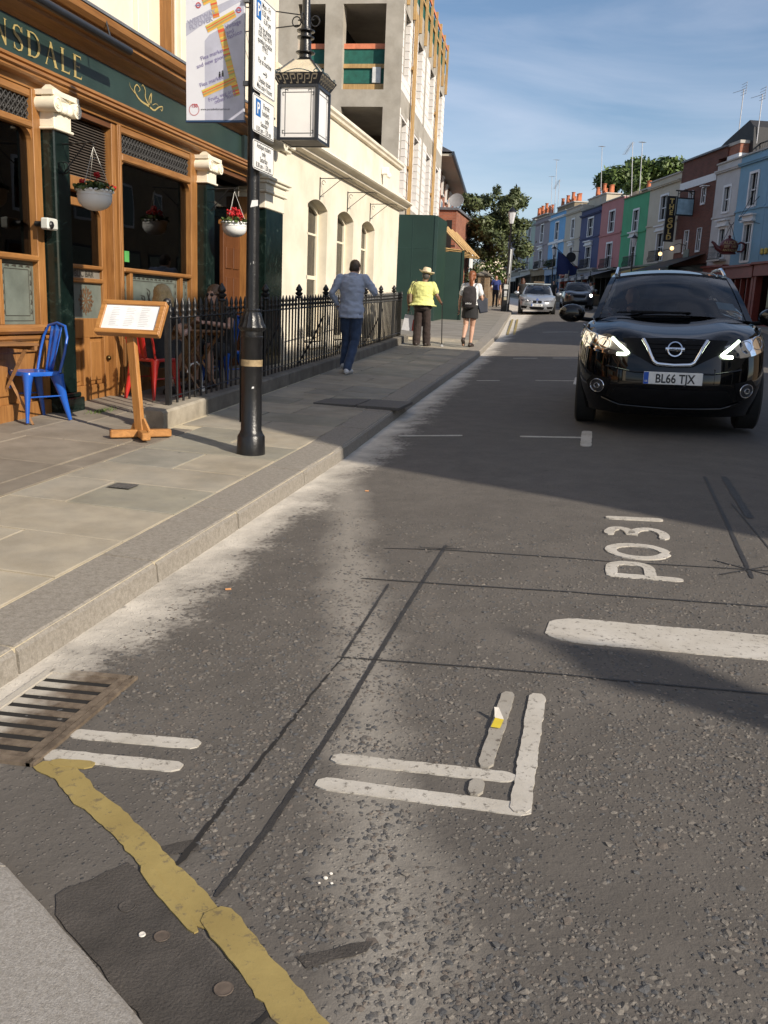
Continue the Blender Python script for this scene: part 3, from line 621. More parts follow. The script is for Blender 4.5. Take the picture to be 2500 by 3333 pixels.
def marble():
    m, t, b = _nodes('green_marble'); L = t.links; tc = N(t, 'ShaderNodeTexCoord')
    n = N(t, 'ShaderNodeTexNoise', Scale=5, Detail=10, Roughness=.7, Distortion=2.2); L.new(tc.outputs['Object'], n.inputs['Vector']); r = N(t, 'ShaderNodeValToRGB'); e = r.color_ramp.elements
    e[0].position = .30; e[0].color = (.003, .007, .006, 1); e[1].position = .72; e[1].color = (.034, .055, .046, 1); x = e.new(.55); x.color = (.006, .014, .012, 1); L.new(n.outputs[0], r.inputs[0]); L.new(r.outputs[0], b.inputs['Base Color'])
    b.inputs['Roughness'].default_value = .16; return m
MARB = marble()
CREAM = M('cream_stucco', (.78, .715, .585), .75, .05, 2.5, .12, 90, dirt=.20); CREAMP = M('cream_gloss', (.78, .71, .55), .4, .04, 6)
FASC = M('fascia_green', (.020, .040, .033), .42, .15, 3); GOLD = M('gold_leaf', (.40, .31, .12), .45, .15, 30); LEAD = M('lead_flashing', (.13, .14, .16), .6, .25, 5, .4, 30)
BLACKM = M('black_metal', (.012, .012, .013), .4, .3, 30, .15, 120); GLASSD = glass('window_glass', (.42, .43, .42), .9)
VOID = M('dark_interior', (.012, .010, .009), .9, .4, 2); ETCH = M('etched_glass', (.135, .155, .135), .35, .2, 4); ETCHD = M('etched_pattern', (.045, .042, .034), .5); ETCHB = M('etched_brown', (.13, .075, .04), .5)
MX = Matrix(((0, 1, 0, -5.0), (1, 0, 0, 0), (0, 0, 1, 0), (0, 0, 0, 1)))     # local (along street, outward, up) -> world
PUB = thing('public_house', 'corner pub with dark green fascia, oak shopfront and cream upper wall', 'pub', (-5, 8, -1.1))
SPLIT = {'mullion', 'rail', 'window', 'panel', 'door_jamb', 'wall', 'entrance_wall', 'sash'}
def pb(name, mat, boxes, par=PUB, c=.004, smooth=None):
    if name in SPLIT and len(boxes) > 1:
        first = pb(name, mat, boxes[:1], par, c, smooth)
        for b_ in boxes[1:]: pb('window_post' if name == 'window' else name, mat, [b_], first if name == 'window' else par, c, smooth)
        return first
    mb = MB(MX)
    for b_ in boxes: mb.cbox(*b_, min(c, .3 * min(abs(b_[1] - b_[0]), abs(b_[3] - b_[2]), abs(b_[5] - b_[4])))) if c else mb.box(*b_)
    return part(name, mb, mat, par, smooth)
# walls above the shopfront, with the first-floor window
WZ0, WZ1 = 2.56, 7.5
wall = pb('wall', CREAM, [(2.0, 9.70, -.35, -.02, WZ0, WZ1), (9.70, 10.42, -.35, -.02, 5.0, WZ1), (10.42, 13.9, -.35, -.02, WZ0, WZ1), (2.0, 3.2, -.35, -.03, -1.3, WZ0)], c=0)
win = pb('window', CREAMP, [(9.44, 9.66, -.02, .035, WZ0, 5.1), (10.46, 10.66, -.02, .035, WZ0, 5.1), (9.44, 10.66, -.02, .06, 5.0, 5.12)])
pb('sash', CREAMP, [(10.08, 10.36, -.24, -.18, WZ0, 5.0), (9.70, 10.08, -.22, -.17, 3.85, 3.92)], win)
pb('jamb', WOODV, [(10.36, 10.418, -.26, -.03, WZ0, 5.0)], win); pb('pane', GLASSD, [(9.70, 10.08, -.2, -.195, WZ0, 5.0)], win, 0)
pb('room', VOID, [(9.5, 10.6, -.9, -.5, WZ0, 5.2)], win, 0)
# cornice, fascia and architrave as moulded runs
def run(name, prof, mat, y0, y1, par=PUB): return part(name, MB(MX).add(*_run(prof, y0, y1)), mat, par)
def _run(prof, y0, y1):
    n = len(prof); v = [(y0, d, z) for d, z in prof] + [(y1, d, z) for d, z in prof]; return v, [tuple(range(n)), tuple(range(2 * n - 1, n - 1, -1))] + [(i, n + i, n + (i + 1) % n, (i + 1) % n) for i in range(n)]
run('lead_flashing', [(-.03, 2.66), (.36, 2.565), (.385, 2.56), (.385, 2.535), (-.03, 2.55)], LEAD, 2.0, 12.7)
run('cornice', [(-.03, 2.545), (.375, 2.530), (.365, 2.475), (.33, 2.44), (.30, 2.437), (.295, 2.40), (.22, 2.37), (.19, 2.365), (.185, 2.335), (.11, 2.30), (.09, 2.29), (.06, 2.26), (-.03, 2.26)], WOODH, 2.0, 12.62)
run('fascia', [(-.03, 2.28), (.052, 2.28), (.060, 1.945), (-.03, 1.945)], FASC, 2.0, 12.27)
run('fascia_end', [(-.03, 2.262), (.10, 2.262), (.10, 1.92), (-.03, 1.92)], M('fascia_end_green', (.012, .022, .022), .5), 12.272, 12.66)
run('architrave', [(-.03, 1.955), (.075, 1.955), (.115, 1.945), (.125, 1.918), (.105, 1.908), (.13, 1.895), (.135, 1.872), (.11, 1.862), (.115, 1.842), (.10, 1.825), (.03, 1.815), (.02, 1.76), (-.03, 1.76)], WOODH, 2.0, 12.60)
run('frieze', [(-.06, 1.765), (-.005, 1.765), (-.005, 1.70), (-.06, 1.70)], DWOODH, 2.0, 13.1)
tube = part('strip_light', MB(MX).ring([(4.5, .40, 2.33), (8.56, .40, 2.33)], .037, 14), M('black_tube', (.02, .022, .026), .35), PUB, 50)
for Y in (5.2, 6.7, 8.2): part('bracket', MB(MX).ring([(Y, .36, 2.50), (Y, .40, 2.36)], .009, 6), BLACKM, tube)
# roman capitals in gold on the fascia
def rom(ch):
    """polygons of a roman capital, unit height"""
    T, t, sv = .15, .055, .035
    def stem(x, w_, y0=0, y1=1): return [[(x, y0), (x + w_, y0), (x + w_, y1), (x, y1)]]
    def ser(x, w_, y): return [[(x - .07, y), (x + w_ + .07, y), (x + w_ + .02, y + sv * (1 if y < .5 else -1)), (x - .02, y + sv * (1 if y < .5 else -1))]]
    if ch == 'L': return stem(.1, T) + ser(.1, T, 0) + ser(.1, T, 1) + [[(.1, 0), (.62, 0), (.66, .22), (.60, .08), (.25, t)]], .7
    if ch == 'E': return stem(.1, T) + ser(.1, T, 0) + ser(.1, T, 1) + [[(.1, 0), (.60, 0), (.65, .2), (.58, .07), (.25, t)], [(.1, 1), (.58, 1), (.60, .82), (.54, .94), (.25, 1 - t)], [(.2, .49), (.46, .49), (.5, .42), (.5, .62), (.46, .54), (.2, .54)]], .7
    if ch == 'N': return [[(.14, 0), (.20, 0), (.20, .85), (.14, .85)], [(.06, 1), (.26, 1), (.80, .12), (.80, 0), (.74, 0), (.14, .92)], [(.74, .05), (.80, .05), (.80, 1), (.74, 1)]] + ser(.15, .05, 0) + ser(.745, .05, 1), .95
    if ch == 'A': return [[(.05, 0), (.11, 0), (.43, .86), (.40, .98)], [(.36, 1), (.46, 1), (.82, 0), (.65, 0), (.40, .76)], [(.2, .33), (.66, .33), (.64, .38), (.22, .38)]] + ser(.06, .04, 0) + ser(.66, .14, 0), .85
    if ch == 'D':
        o = [[(.1, 0), (.25, 0), (.25, 1), (.1, 1)]] + ser(.1, .1, 0) + ser(.1, .1, 1); n = 14
        for i in range(n):
            a, b_ = [R(-90 + 180 * k / n) for k in (i, i + 1)]
            P = lambda th, ro: (.35 + (.47 if ro else .33) * math.cos(th), .5 + (.5 if ro else .455) * math.sin(th)); o.append([P(a, 1), P(b_, 1), P(b_, 0), P(a, 0)])
        return o + [[(.2, 0), (.36, 0), (.36, .05), (.2, .05)], [(.2, .95), (.36, .95), (.36, 1), (.2, 1)]], .95
    if ch == 'S':
        pts = [(.58, .80), (.52, .93), (.36, .985), (.20, .93), (.14, .78), (.20, .63), (.36, .53), (.52, .41), (.58, .25), (.52, .08), (.34, .015), (.18, .06), (.10, .22)]; wd = [.05, .05, .055, .08, .12, .15, .155, .15, .12, .08, .055, .05, .05]; o = []
        L_ = []; 
        for i, p in enumerate(pts):
            a = Vector(pts[max(i - 1, 0)]); b_ = Vector(pts[min(i + 1, len(pts) - 1)]); t_ = (b_ - a).normalized(); pr = Vector((-t_.y, t_.x)); L_.append((Vector(p) + pr * wd[i] / 2, Vector(p) - pr * wd[i] / 2))
        for i in range(len(pts) - 1): o.append([tuple(L_[i][0]), tuple(L_[i + 1][0]), tuple(L_[i + 1][1]), tuple(L_[i][1])])
        return o + [[(.56, .74), (.60, .74), (.60, .98), (.57, .98)], [(.07, .02), (.10, .02), (.13, .26), (.09, .26)]], .7
    return [], .4
def roman(word, y0, z0, h, d, gap=.13, m=MX, stretch=1.0):
    mb = MB(m); x = y0
    for c_ in word:
        polys, adv = rom(c_)
        for k, p in enumerate(polys):
            mb.add([(x + a * h * stretch, d + .0006 * k, z0 + b_ * h) for a, b_ in p], [tuple(range(len(p)))])
        x += (adv + gap) * h * stretch
    return mb
lt = part('lettering', roman('NSDALE', 6.93, 2.005, .20, .0605, .16, stretch=1.19), GOLD, PUB); lt['label'] = 'gold roman capitals ending NSDALE on the fascia'
def curve2(mb, pts, w0, w1, d, m=None, n=30):
    """tapering flat ribbon through control points (Catmull-Rom) in the (along, up) plane at outward d"""
    P = [Vector(p) for p in pts]; P = [2 * P[0] - P[1]] + P + [2 * P[-1] - P[-2]]; S = []
    for i in range(1, len(P) - 2):
        for k in range(6):
            t = k / 6; a, b_, c_, e = P[i - 1], P[i], P[i + 1], P[i + 2]; S.append(.5 * ((2 * b_) + (c_ - a) * t + (2 * a - 5 * b_ + 4 * c_ - e) * t * t + (3 * b_ - a - 3 * c_ + e) * t ** 3))
    S.append(P[-2]); v = []
    for i, p in enumerate(S):
        t_ = (S[min(i + 1, len(S) - 1)] - S[max(i - 1, 0)]).normalized(); w_ = lerp(w0, w1, i / (len(S) - 1)) / 2; v += [(p.x - t_.y * w_, d, p.y + t_.x * w_), (p.x + t_.y * w_, d, p.y - t_.x * w_)]
    mb.add(v, [(2 * i, 2 * i + 1, 2 * i + 3, 2 * i + 2) for i in range(len(S) - 1)])
mb = MB(MX)
for pts, a, b_ in [([(9.62, 2.06), (9.40, 2.08), (9.28, 2.15), (9.33, 2.215), (9.40, 2.19), (9.37, 2.155)], .022, .008), ([(9.62, 2.06), (9.52, 2.13), (9.52, 2.20), (9.47, 2.245), (9.44, 2.225)], .02, .006), ([(9.62, 2.06), (9.60, 2.13), (9.66, 2.20), (9.64, 2.10)], .01, .022), ([(9.60, 2.06), (9.72, 2.045), (9.83, 2.10), (9.92, 2.12), (9.90, 2.075), (9.87, 2.09)], .02, .006), ([(9.3, 2.12), (9.20, 2.16), (9.17, 2.20)], .01, .003), ([(9.68, 2.09), (9.76, 2.12), (9.82, 2.11)], .008, .004)]: curve2(mb, pts, a, b_, .0605)
sc_ = part('scroll_ornament', mb, GOLD, PUB)
# columns
CAPM = M('capital_cream', (.80, .74, .60), .55, .06, 10, .15, 60)
def column(y0, wd, zb):
    c_ = pb('column', MARB, [(y0, y0 + wd, -.05, .153, zb + .17, 1.47)], c=.012)
    pb('plinth', MARB, [(y0 - .035, y0 + wd + .05, -.05, .20, zb - .04, zb + .13), (y0 - .015, y0 + wd + .03, -.05, .178, zb + .13, zb + .175)], c_, .01)
    cap = pb('capital', CAPM, [(y0 - .03, y0 + wd + .03, -.05, .185, 1.448, 1.472), (y0 - .012, y0 + wd + .012, -.05, .168, 1.472, 1.60), (y0 - .03, y0 + wd + .045, -.05, .20, 1.60, 1.635), (y0 - .02, y0 + wd + .03, -.05, .185, 1.635, 1.70)], c_, .006)
    mb = MB(MX); ym = y0 + wd / 2
    for s in (-1, 1):
        cy_ = ym + s * (wd / 2 + .035); mb.ring([(cy_, -.02, 1.655), (cy_, .225, 1.655)], [.062, .066], 18)
        mb.ring([(cy_, .22, 1.655), (cy_, .232, 1.655)], .02, 10)
        pts = [(cy_ + s * -.052 * (1 - i / 26) * math.cos(i * .55) , .227, 1.655 + .052 * (1 - i / 26) * math.sin(i * .55)) for i in range(24)]; mb.ring(pts, .006, 6)
    mb.ring([(ym - wd / 2 - .06, .15, 1.735), (ym + wd / 2 + .06, .15, 1.735)], (.075, .03), 10); part('volute', mb, CAPM, c_, 45)
    mb = MB(MX); mb.prism([(y0 - .07, -.05), (y0 + wd + .07, -.05), (y0 + wd + .085, .21), (y0 - .085, .21)], 1.725, 1.768, 'z')
    for k in range(3): mb.ball((y0 + wd * (k + .5) / 3, .195, 1.63), (.032, .02, .035), 8, 6)
    part('abacus', mb, CAPM, c_)
    return c_
column(7.616, .247, -1.07); column(10.90, .25, -.98)
# framing members
def fillet(mb, y, z, r, sy, sz, d0, d1):
    p = [(y, z), (y + sy * r, z)] + [(y + sy * r - sy * r * math.sin(R(a)), z + sz * r - sz * r * math.cos(R(a))) for a in range(0, 91, 15)][1:-1] + [(y, z + sz * r)]
    n = len(p); v = [(a, d0, b_) for a, b_ in p] + [(a, d1, b_) for a, b_ in p]; mb.add(v, [tuple(range(n)), tuple(range(2 * n - 1, n - 1, -1))] + [(i, n + i, n + (i + 1) % n, (i + 1) % n) for i in range(n)])
def lattice(name, y0, y1, z0, z1, par):
    mb = MB(MX); p = .062; hgt = z1 - z0; s = y0 - hgt
    while s < y1:
        for sg in (1, -1):
            a, b_ = (s, s + hgt); za, zb_ = (z0, z1) if sg > 0 else (z1, z0)
            t0 = max(0, (y0 - a) / hgt); t1 = min(1, (y1 - a) / hgt)
            if t1 > t0: mb.ring([(lerp(a, b_, t0), -.012 + sg * .002, lerp(za, zb_, t0)), (lerp(a, b_, t1), -.012 + sg * .002, lerp(za, zb_, t1))], .0055, 5)
        s += p
    s = y0 + p / 2
    while s < y1 - .02:
        for zz in (z0 + hgt * .27, z0 + hgt * .73): mb.ring([(s + .016 * math.cos(R(a)), -.008, zz + .016 * math.sin(R(a))) for a in range(0, 360, 60)], .004, 4, closed=True)
        s += p
    o = part(name, mb, M('grille_iron', (.05, .048, .046), .55), par); pb('grille_backing', VOID, [(y0, y1, -.05, -.03, z0, z1)], par, 0); return o
def etched(y0, y1, z0, z1, par, d=-.03, flower=False, plume=False, border=True):
    e = pb('etched_pane', ETCH, [(y0, y1, d - .006, d, z0, z1)], par, 0); mb = MB(MX); f_ = d + .0025; W_, H_ = y1 - y0, z1 - z0
    if border:
        for i in (.03, .075):
            a, b_, c_, g_ = y0 + i, y1 - i, z0 + i, z1 - i
            for q in [((a, c_), (b_, c_)), ((a, g_), (b_, g_)), ((a, c_), (a, g_)), ((b_, c_), (b_, g_))]: curve2(mb, [q[0], ((q[0][0] + q[1][0]) / 2, (q[0][1] + q[1][1]) / 2), q[1]], .006, .006, f_)
        n = int(H_ / .085)
        for k in range(n):
            zz = z0 + .09 + k * .085
            if zz > z1 - .08: break
            for yy in (y0 + .052, y1 - .052): curve2(mb, [(yy, zz), (yy + .008, zz + .02), (yy, zz + .045)], .022, .006, f_)
        n = int(W_ / .1)
        for k in range(n):
            yy = y0 + .09 + k * .1
            if yy < y1 - .1: curve2(mb, [(yy, z1 - .052), (yy + .03, z1 - .046), (yy + .06, z1 - .052)], .008, .022, f_)
    part('pattern', mb, ETCHD, par); yc, zc = (y0 + y1) / 2, (z0 + z1) / 2
    if flower or plume:
        mb = MB(MX); r = min(W_, H_) * .42
        for k in range(8 if flower else 9):
            a = R(45 * k) if flower else R(15 + 18.75 * k); c0 = (yc, zc if flower else z0 + .04); rr = r if flower else r * 1.7 * (.6 + .4 * abs(math.sin(a)))
            q = lambda t, o_: (c0[0] + rr * t * math.cos(a + o_) * (1 if flower else 1.5), c0[1] + rr * t * math.sin(a + o_))
            curve2(mb, [q(.12, 0), q(.45, .12), q(.7, .05)], .012, .034, f_ + .0005); curve2(mb, [q(.7, .05), q(.85, -.1), q(.99, .02)], .032, .006, f_ + .0005); curve2(mb, [q(.4, .1), q(.62, .33), q(.86, .36)], .006, .026, f_ + .001); curve2(mb, [q(.4, -.1), q(.62, -.3), q(.82, -.33)], .006, .02, f_ + .001)
        mb.ball((c0[0], f_, c0[1]), (.03, .002, .03), 10, 6); part('flower_pattern', mb, ETCHB if flower else ETCHD, par)
    return e
# left window bay

wl = pb('window', WOODV, [(7.49, 7.60, -.10, .03, -.27, 1.76), (5.0, 5.2, -.10, .03, -.27, 1.76)])
pb('rail', WOODH, [(5.2, 7.49, -.06, .045, .30, .355), (5.2, 7.49, -.06, .02, 1.685, 1.758), (5.2, 7.49, -.06, .035, 1.43, 1.495)], wl, .014)
pb('sill', WOODH, [(4.8, 7.64, -.06, .10, -.335, -.255), (4.8, 7.60, -.06, .05, -.40, -.335)], wl, .03)
mb = MB(MX); fillet(mb, 7.492, 1.432, .12, -1, -1, -.05, .01); part('corner_fillet', mb, WOODV, wl)
pb('mullion', WOODV, [(6.93, 6.985, -.06, .015, -.255, .30), (6.2, 6.26, -.06, .015, -.255, .30)], wl)
lattice('grille', 5.2, 7.49, 1.495, 1.685, wl); pb('pane', GLASSD, [(5.2, 7.49, -.045, -.04, .355, 1.43)], wl, 0)
etched(6.985, 7.49, -.255, .30, wl); etched(6.26, 6.93, -.255, .30, wl)
stall = pb('stall_riser', WOODV, [(4.8, 7.60, -.12, -.01, -1.15, -.40), (7.44, 7.60, -.06, .03, -.92, -.40), (5, 7.6, -.06, .045, -1.15, -.95), (5, 7.6, -.06, .02, -.50, -.40)])
for y in (5.2, 5.85, 6.5): pb('panel', WOODV, [(y, y + .5, -.02, .012, -.88, -.56)], stall, .012)
# public bar door with louvre over
dr = pb('door', WOODV, [(8.12, 8.20, -.17, -.09, -1.08, .96), (8.80, 8.885, -.17, -.09, -1.08, .96), (8.20, 8.80, -.17, -.09, .885, .96), (8.20, 8.80, -.16, -.095, -.40, -.205), (8.20, 8.80, -.16, -.095, -1.08, -.89), (8.39, 8.53, -.16, -.095, -.89, -.40)])
pb('rail', WOODH, [(8.20, 8.80, -.15, -.075, .285, .325), (8.20, 8.80, -.15, -.075, .15, .195)], dr, .01)
mb = MB(MX); fillet(mb, 8.802, .887, .09, -1, -1, -.16, -.10); part('corner_fillet', mb, WOODV, dr)
pb('pane', GLASSD, [(8.20, 8.80, -.135, -.13, .325, .885)], dr, 0); etched(8.20, 8.80, -.205, .15, dr, -.115, True, border=False)
np_ = pb('name_pane', M('name_glass', (.19, .175, .15), .5, .1, 8), [(8.20, 8.80, -.14, -.125, .195, .285)], dr, 0)
me = text_mesh('PUBLIC BAR', .088, ETCHD, 'CENTER', bold=.0012); place_mesh(me, MX @ Matrix.Translation((8.44, -.122, .208)) @ Matrix(((1, 0, 0, 0), (0, 0, 1, 0), (0, 1, 0, 0), (0, 0, 0, 1)))); link('lettering', me, dr)
for y0, y1 in ((8.20, 8.39), (8.53, 8.80)): pb('panel', WOODV, [(y0, y1, -.15, -.125, -.89, -.40), (y0 + .03, y1 - .03, -.15, -.112, -.85, -.44)], dr, .01)
part('knob', MB(MX).ball((8.845, -.07, -.62), .028, 10, 8), M('brass_dark', (.10, .07, .03), .4, metal=1), dr, 60)
df = pb('door_frame', WOODV, [(8.02, 8.115, -.20, -.02, -1.08, 1.76), (8.89, 8.97, -.20, .0, -1.08, 1.76), (8.985, 9.0, -.1, .02, -1.0, 1.76), (8.115, 8.89, -.20, -.04, 1.02, 1.15), (8.115, 8.89, -.20, -.04, 1.70, 1.76)])
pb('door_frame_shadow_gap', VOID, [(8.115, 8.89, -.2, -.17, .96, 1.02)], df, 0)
lv = pb('louvre_vent', VOID, [(8.115, 8.89, -.22, -.20, 1.15, 1.70)], PUB, 0)
sl = MB(MX).prism([(-.12, .0), (-.07, -.022), (-.066, -.017), (-.115, .008)], 8.115, 8.89, 'x').mesh('slat', M('louvre_brown', (.115, .095, .08), .6))
for i in range(21): link('slat', sl, lv, loc=(0, 0, 1.172 + i * .0255))
# main window
wm = pb('window', WOODV, [(9.0, 9.04, -.10, .03, -.30, 1.76), (10.715, 10.895, -.10, .03, -.95, 1.76)])
pb('rail', WOODH, [(9.04, 10.715, -.06, .04, .285, .335), (9.04, 10.715, -.06, .02, 1.685, 1.758), (9.04, 10.715, -.06, .035, 1.41, 1.49)], wm, .014)
pb('sill', WOODH, [(9.0, 10.90, -.06, .07, -.33, -.265)], wm, .02); mb = MB(MX); fillet(mb, 9.038, 1.412, .12, 1, -1, -.05, .01); fillet(mb, 10.717, 1.412, .12, -1, -1, -.05, .01); part('corner_fillet', mb, WOODV, wm)
pb('mullion', WOODV, [(9.185, 9.245, -.06, .02, -.265, .285), (10.42, 10.49, -.06, .02, -.265, .285)], wm)
lattice('grille', 9.04, 10.715, 1.49, 1.685, wm); pb('pane', GLASSD, [(9.04, 10.715, -.045, -.04, .335, 1.41)], wm, 0)
etched(9.04, 9.185, -.265, .285, wm); etched(9.245, 10.42, -.265, .285, wm, plume=True); etched(10.49, 10.715, -.265, .285, wm)
sr = pb('stall_riser', WOODV, [(9.0, 10.715, -.12, -.01, -1.1, -.33)])
for y in (9.06, 9.62, 10.18): pb('panel', WOODV, [(y, y + .48, -.02, .012, -.92, -.42)], sr, .012)
st = pb('green_sticker', M('sticker_green', (.10, .36, .10), .4), [(9.17, 9.27, -.038, -.034, .40, .515)], wm, 0); pb('blue_sticker', M('sticker_blue', (.12, .50, .52), .4), [(9.045, 9.125, -.038, -.034, .345, .425)], wm, 0)
# recessed entrance
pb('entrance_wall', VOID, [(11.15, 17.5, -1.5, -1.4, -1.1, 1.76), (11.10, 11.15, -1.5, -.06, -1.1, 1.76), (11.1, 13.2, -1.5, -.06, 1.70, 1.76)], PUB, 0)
d2 = pb('side_door', DWOOD, [(12.40, 13.02, -.32, -.26, -.98, 1.10)]);
for z0, z1 in ((.50, .80), (-.35, .38), (-.85, -.45)):
    for y0 in (12.47, 12.75): pb('panel', DWOOD, [(y0, y0 + .22, -.265, -.245, z0, z1)], d2, .012)
pb('door_jamb', WOODV, [(13.02, 13.10, -.34, -.10, -.98, 1.55), (12.40, 13.02, -.34, -.2, 1.10, 1.17)]); pb('fanlight', GLASSD, [(11.2, 13.02, -.3, -.29, 1.18, 1.7)], PUB, 0)
c3 = pb('column', MARB, [(13.10, 13.86, -.30, .115, -.98, 1.40)], c=.012)
pb('capital', CAPM, [(13.06, 13.90, -.3, .12, 1.40, 1.62), (13.02, 13.95, -.3, .15, 1.62, 1.66), (13.04, 13.93, -.3, .135, 1.66, 1.75), (13.0, 13.98, -.3, .17, 1.75, 1.80), (12.96, 14.02, -.3, .20, 1.80, 1.845), (12.70, 14.0, -.3, .11, 1.846, 2.30), (12.68, 14.05, -.3, .17, 2.30, 2.36), (12.66, 14.1, -.3, .22, 2.36, 2.545)], c3, .01)
mb = MB(MX); mb.ring([(13.35, -.1, 2.36), (13.35, .32, 2.36)], .12, 16); mb.ring([(13.35, .30, 2.36), (13.35, .34, 2.36)], .06, 12); part('console', mb, CAPM, c3, 45)
# interior glimpsed through the glass
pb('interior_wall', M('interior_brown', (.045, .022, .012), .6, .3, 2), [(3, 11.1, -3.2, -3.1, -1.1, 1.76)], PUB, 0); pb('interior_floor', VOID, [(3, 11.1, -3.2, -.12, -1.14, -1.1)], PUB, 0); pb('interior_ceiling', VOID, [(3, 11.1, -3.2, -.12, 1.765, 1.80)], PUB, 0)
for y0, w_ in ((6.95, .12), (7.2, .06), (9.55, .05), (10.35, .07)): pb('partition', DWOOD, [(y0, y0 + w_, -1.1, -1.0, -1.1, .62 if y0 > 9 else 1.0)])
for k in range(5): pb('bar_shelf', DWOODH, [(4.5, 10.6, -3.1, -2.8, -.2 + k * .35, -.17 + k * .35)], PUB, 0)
# security light on the first column
sl_ = thing('security_light', 'small white security light fixed to the oak post beside the first column', 'light fitting', (-4.82, 7.5, .62))
mb = MB(); mb.cbox(-4.88, -4.80, 7.40, 7.56, .58, .68, .012); part('housing', mb, M('offwhite_plastic', (.55, .56, .52), .5), sl_); mb = MB(); mb.ring([(-4.97, 7.47, .63), (-4.86, 7.47, .63)], .025, 8); part('arm', mb, BLACKM, sl_)
mb = MB(); mb.ball((-4.80, 7.45, .62), (.02, .035, .035), 10, 6); part('lens', mb, BLACKM, sl_)

# ------------------------------------------------------------------ hanging baskets
PLW = M('white_plastic', (.76, .76, .74), .4, .04, 8); LEAFG = M('geranium_leaf', (.045, .085, .02), .6, .4, 14, hue=(.10, .14, .035)); REDF = M('geranium_red', (.42, .008, .012), .55, .35, 30); CHAIN = M('chain', (.45, .44, .40), .5)
def basket(x, y, z, ycol, label, heavy, seed):
    rnd = random.Random(seed); t = thing('hanging_basket', label, 'hanging basket', (x, y, z), 'hanging flower baskets')
    r = .152; mb = MB(); prof = [(.0, -.115)] + [(r * math.sin(R(a)), -.115 * math.cos(R(a)) ** .9) for a in range(12, 91, 13)] + [(r * 1.0, .02), (r, .055), (r - .006, .055), (r - .012, 0), (.01, -.02)]
    mb.lathe(prof, 28); 
    for k in range(20): a = R(18 * k); mb.ball((r * math.cos(a), r * math.sin(a), .056), (.022, .022, .014), 7, 5)
    mb.ring([((r + .002) * math.cos(R(a)), (r + .002) * math.sin(R(a)), .018) for a in range(0, 360, 12)], .004, 5, closed=True)
    o = MB(Matrix.Translation((x, y, z))); o.add(mb.v, mb.f); part('bowl', o, PLW, t, 50)
    mb = MB(Matrix.Translation((x, y, z))); mb.lathe([(.0, .03), (r - .012, .032)], 20); part('soil', mb, M('soil', (.03, .022, .015), .9), t)
    mb = MB()
    for k in range(3):
        a = R(120 * k + 20); A_ = Vector((x + r * .97 * math.cos(a), y + r * .97 * math.sin(a), z + .055)); B_ = Vector((x, y, z + .43)); n = 20
        for i in range(n):
            c_ = A_.lerp(B_, (i + .5) / n); d = (B_ - A_) / n * .62; mb.ring([c_ - d, c_ + d], .0028, 4)
    part('chain', mb, CHAIN, t)
    mb = MB(); mb.ring([(x, y, z + .43), (x, y, z + .46), (x - .02, y, z + .475)], .005, 6); mb.ring([(-4.85, ycol, z + .46), (x + .02, y, z + .47)], .008, 6); mb.ring([(-4.85, ycol, z + .20), (x - .08, y, z + .455)], .006, 6)
    mb.ring([(-4.83 + .05 * math.cos(R(a)), ycol, z + .26 + .05 * math.sin(R(a))) for a in range(-90, 200, 20)], .006, 6); part('bracket', mb, BLACKM, t)
    V = []; F = []
    for i in range(190 if not heavy else 150):
        a = rnd.uniform(0, 6.28); q = r * 1.15 * rnd.random() ** .6; c_ = Vector((x + q * math.cos(a), y + q * math.sin(a), z + .05 + rnd.uniform(0, .075) * (1.3 - q / r * .5))); nn = Vector((rnd.gauss(0, .6), rnd.gauss(0, .6), 1)).normalized(); e = nn.orthogonal().normalized(); g_ = nn.cross(e); s = rnd.uniform(.014, .027); b0 = len(V); V.append(c_ + nn * -.004)
        for k in range(7): th = k / 7 * 6.28; V.append(c_ + (e * math.cos(th) + g_ * math.sin(th)) * s * (1 + .1 * (k % 2)))
        F += [(b0, b0 + 1 + k, b0 + 1 + (k + 1) % 7) for k in range(7)]
    part('foliage', MB().add(V, F), LEAFG, t)
    fl = [(.0, .05, .15), (.07, .10, .06), (.10, .15, .05), (-.08, -.06, .08), (.02, .20, .02)] if not heavy else [(0, -.02, .17), (.04, .04, .14), (-.04, -.08, .13), (.05, .10, .10), (0, .15, .08), (.06, -.02, .10), (-.05, .05, .12), (.02, -.12, .09), (.08, .04, .06)]
    for dx, dy, dz in fl:
        mb = MB(); c0 = Vector((x + dx, y + dy, z + .05 + dz))
        for k in range(14 if heavy else 11):
            d = Vector((rnd.gauss(0, 1), rnd.gauss(0, 1), rnd.gauss(.2, .8))).normalized() * (.028 if heavy else .021); mb.ball(c0 + d, (.0135, .0135, .010), 6, 4, Matrix.Rotation(rnd.uniform(0, 3), 4, 'X'))
        mb.ring([(x + dx * .3, y + dy * .3, z + .04), c0], .003, 4); part('flower_head', mb, REDF, t)
basket(-4.50, 7.68, .885, 7.74, 'white hanging basket with a few sparse red geraniums in front of the louvre', False, 3)
basket(-4.50, 10.95, .93, 11.02, 'white hanging basket full of red geraniums by the entrance', True, 5)
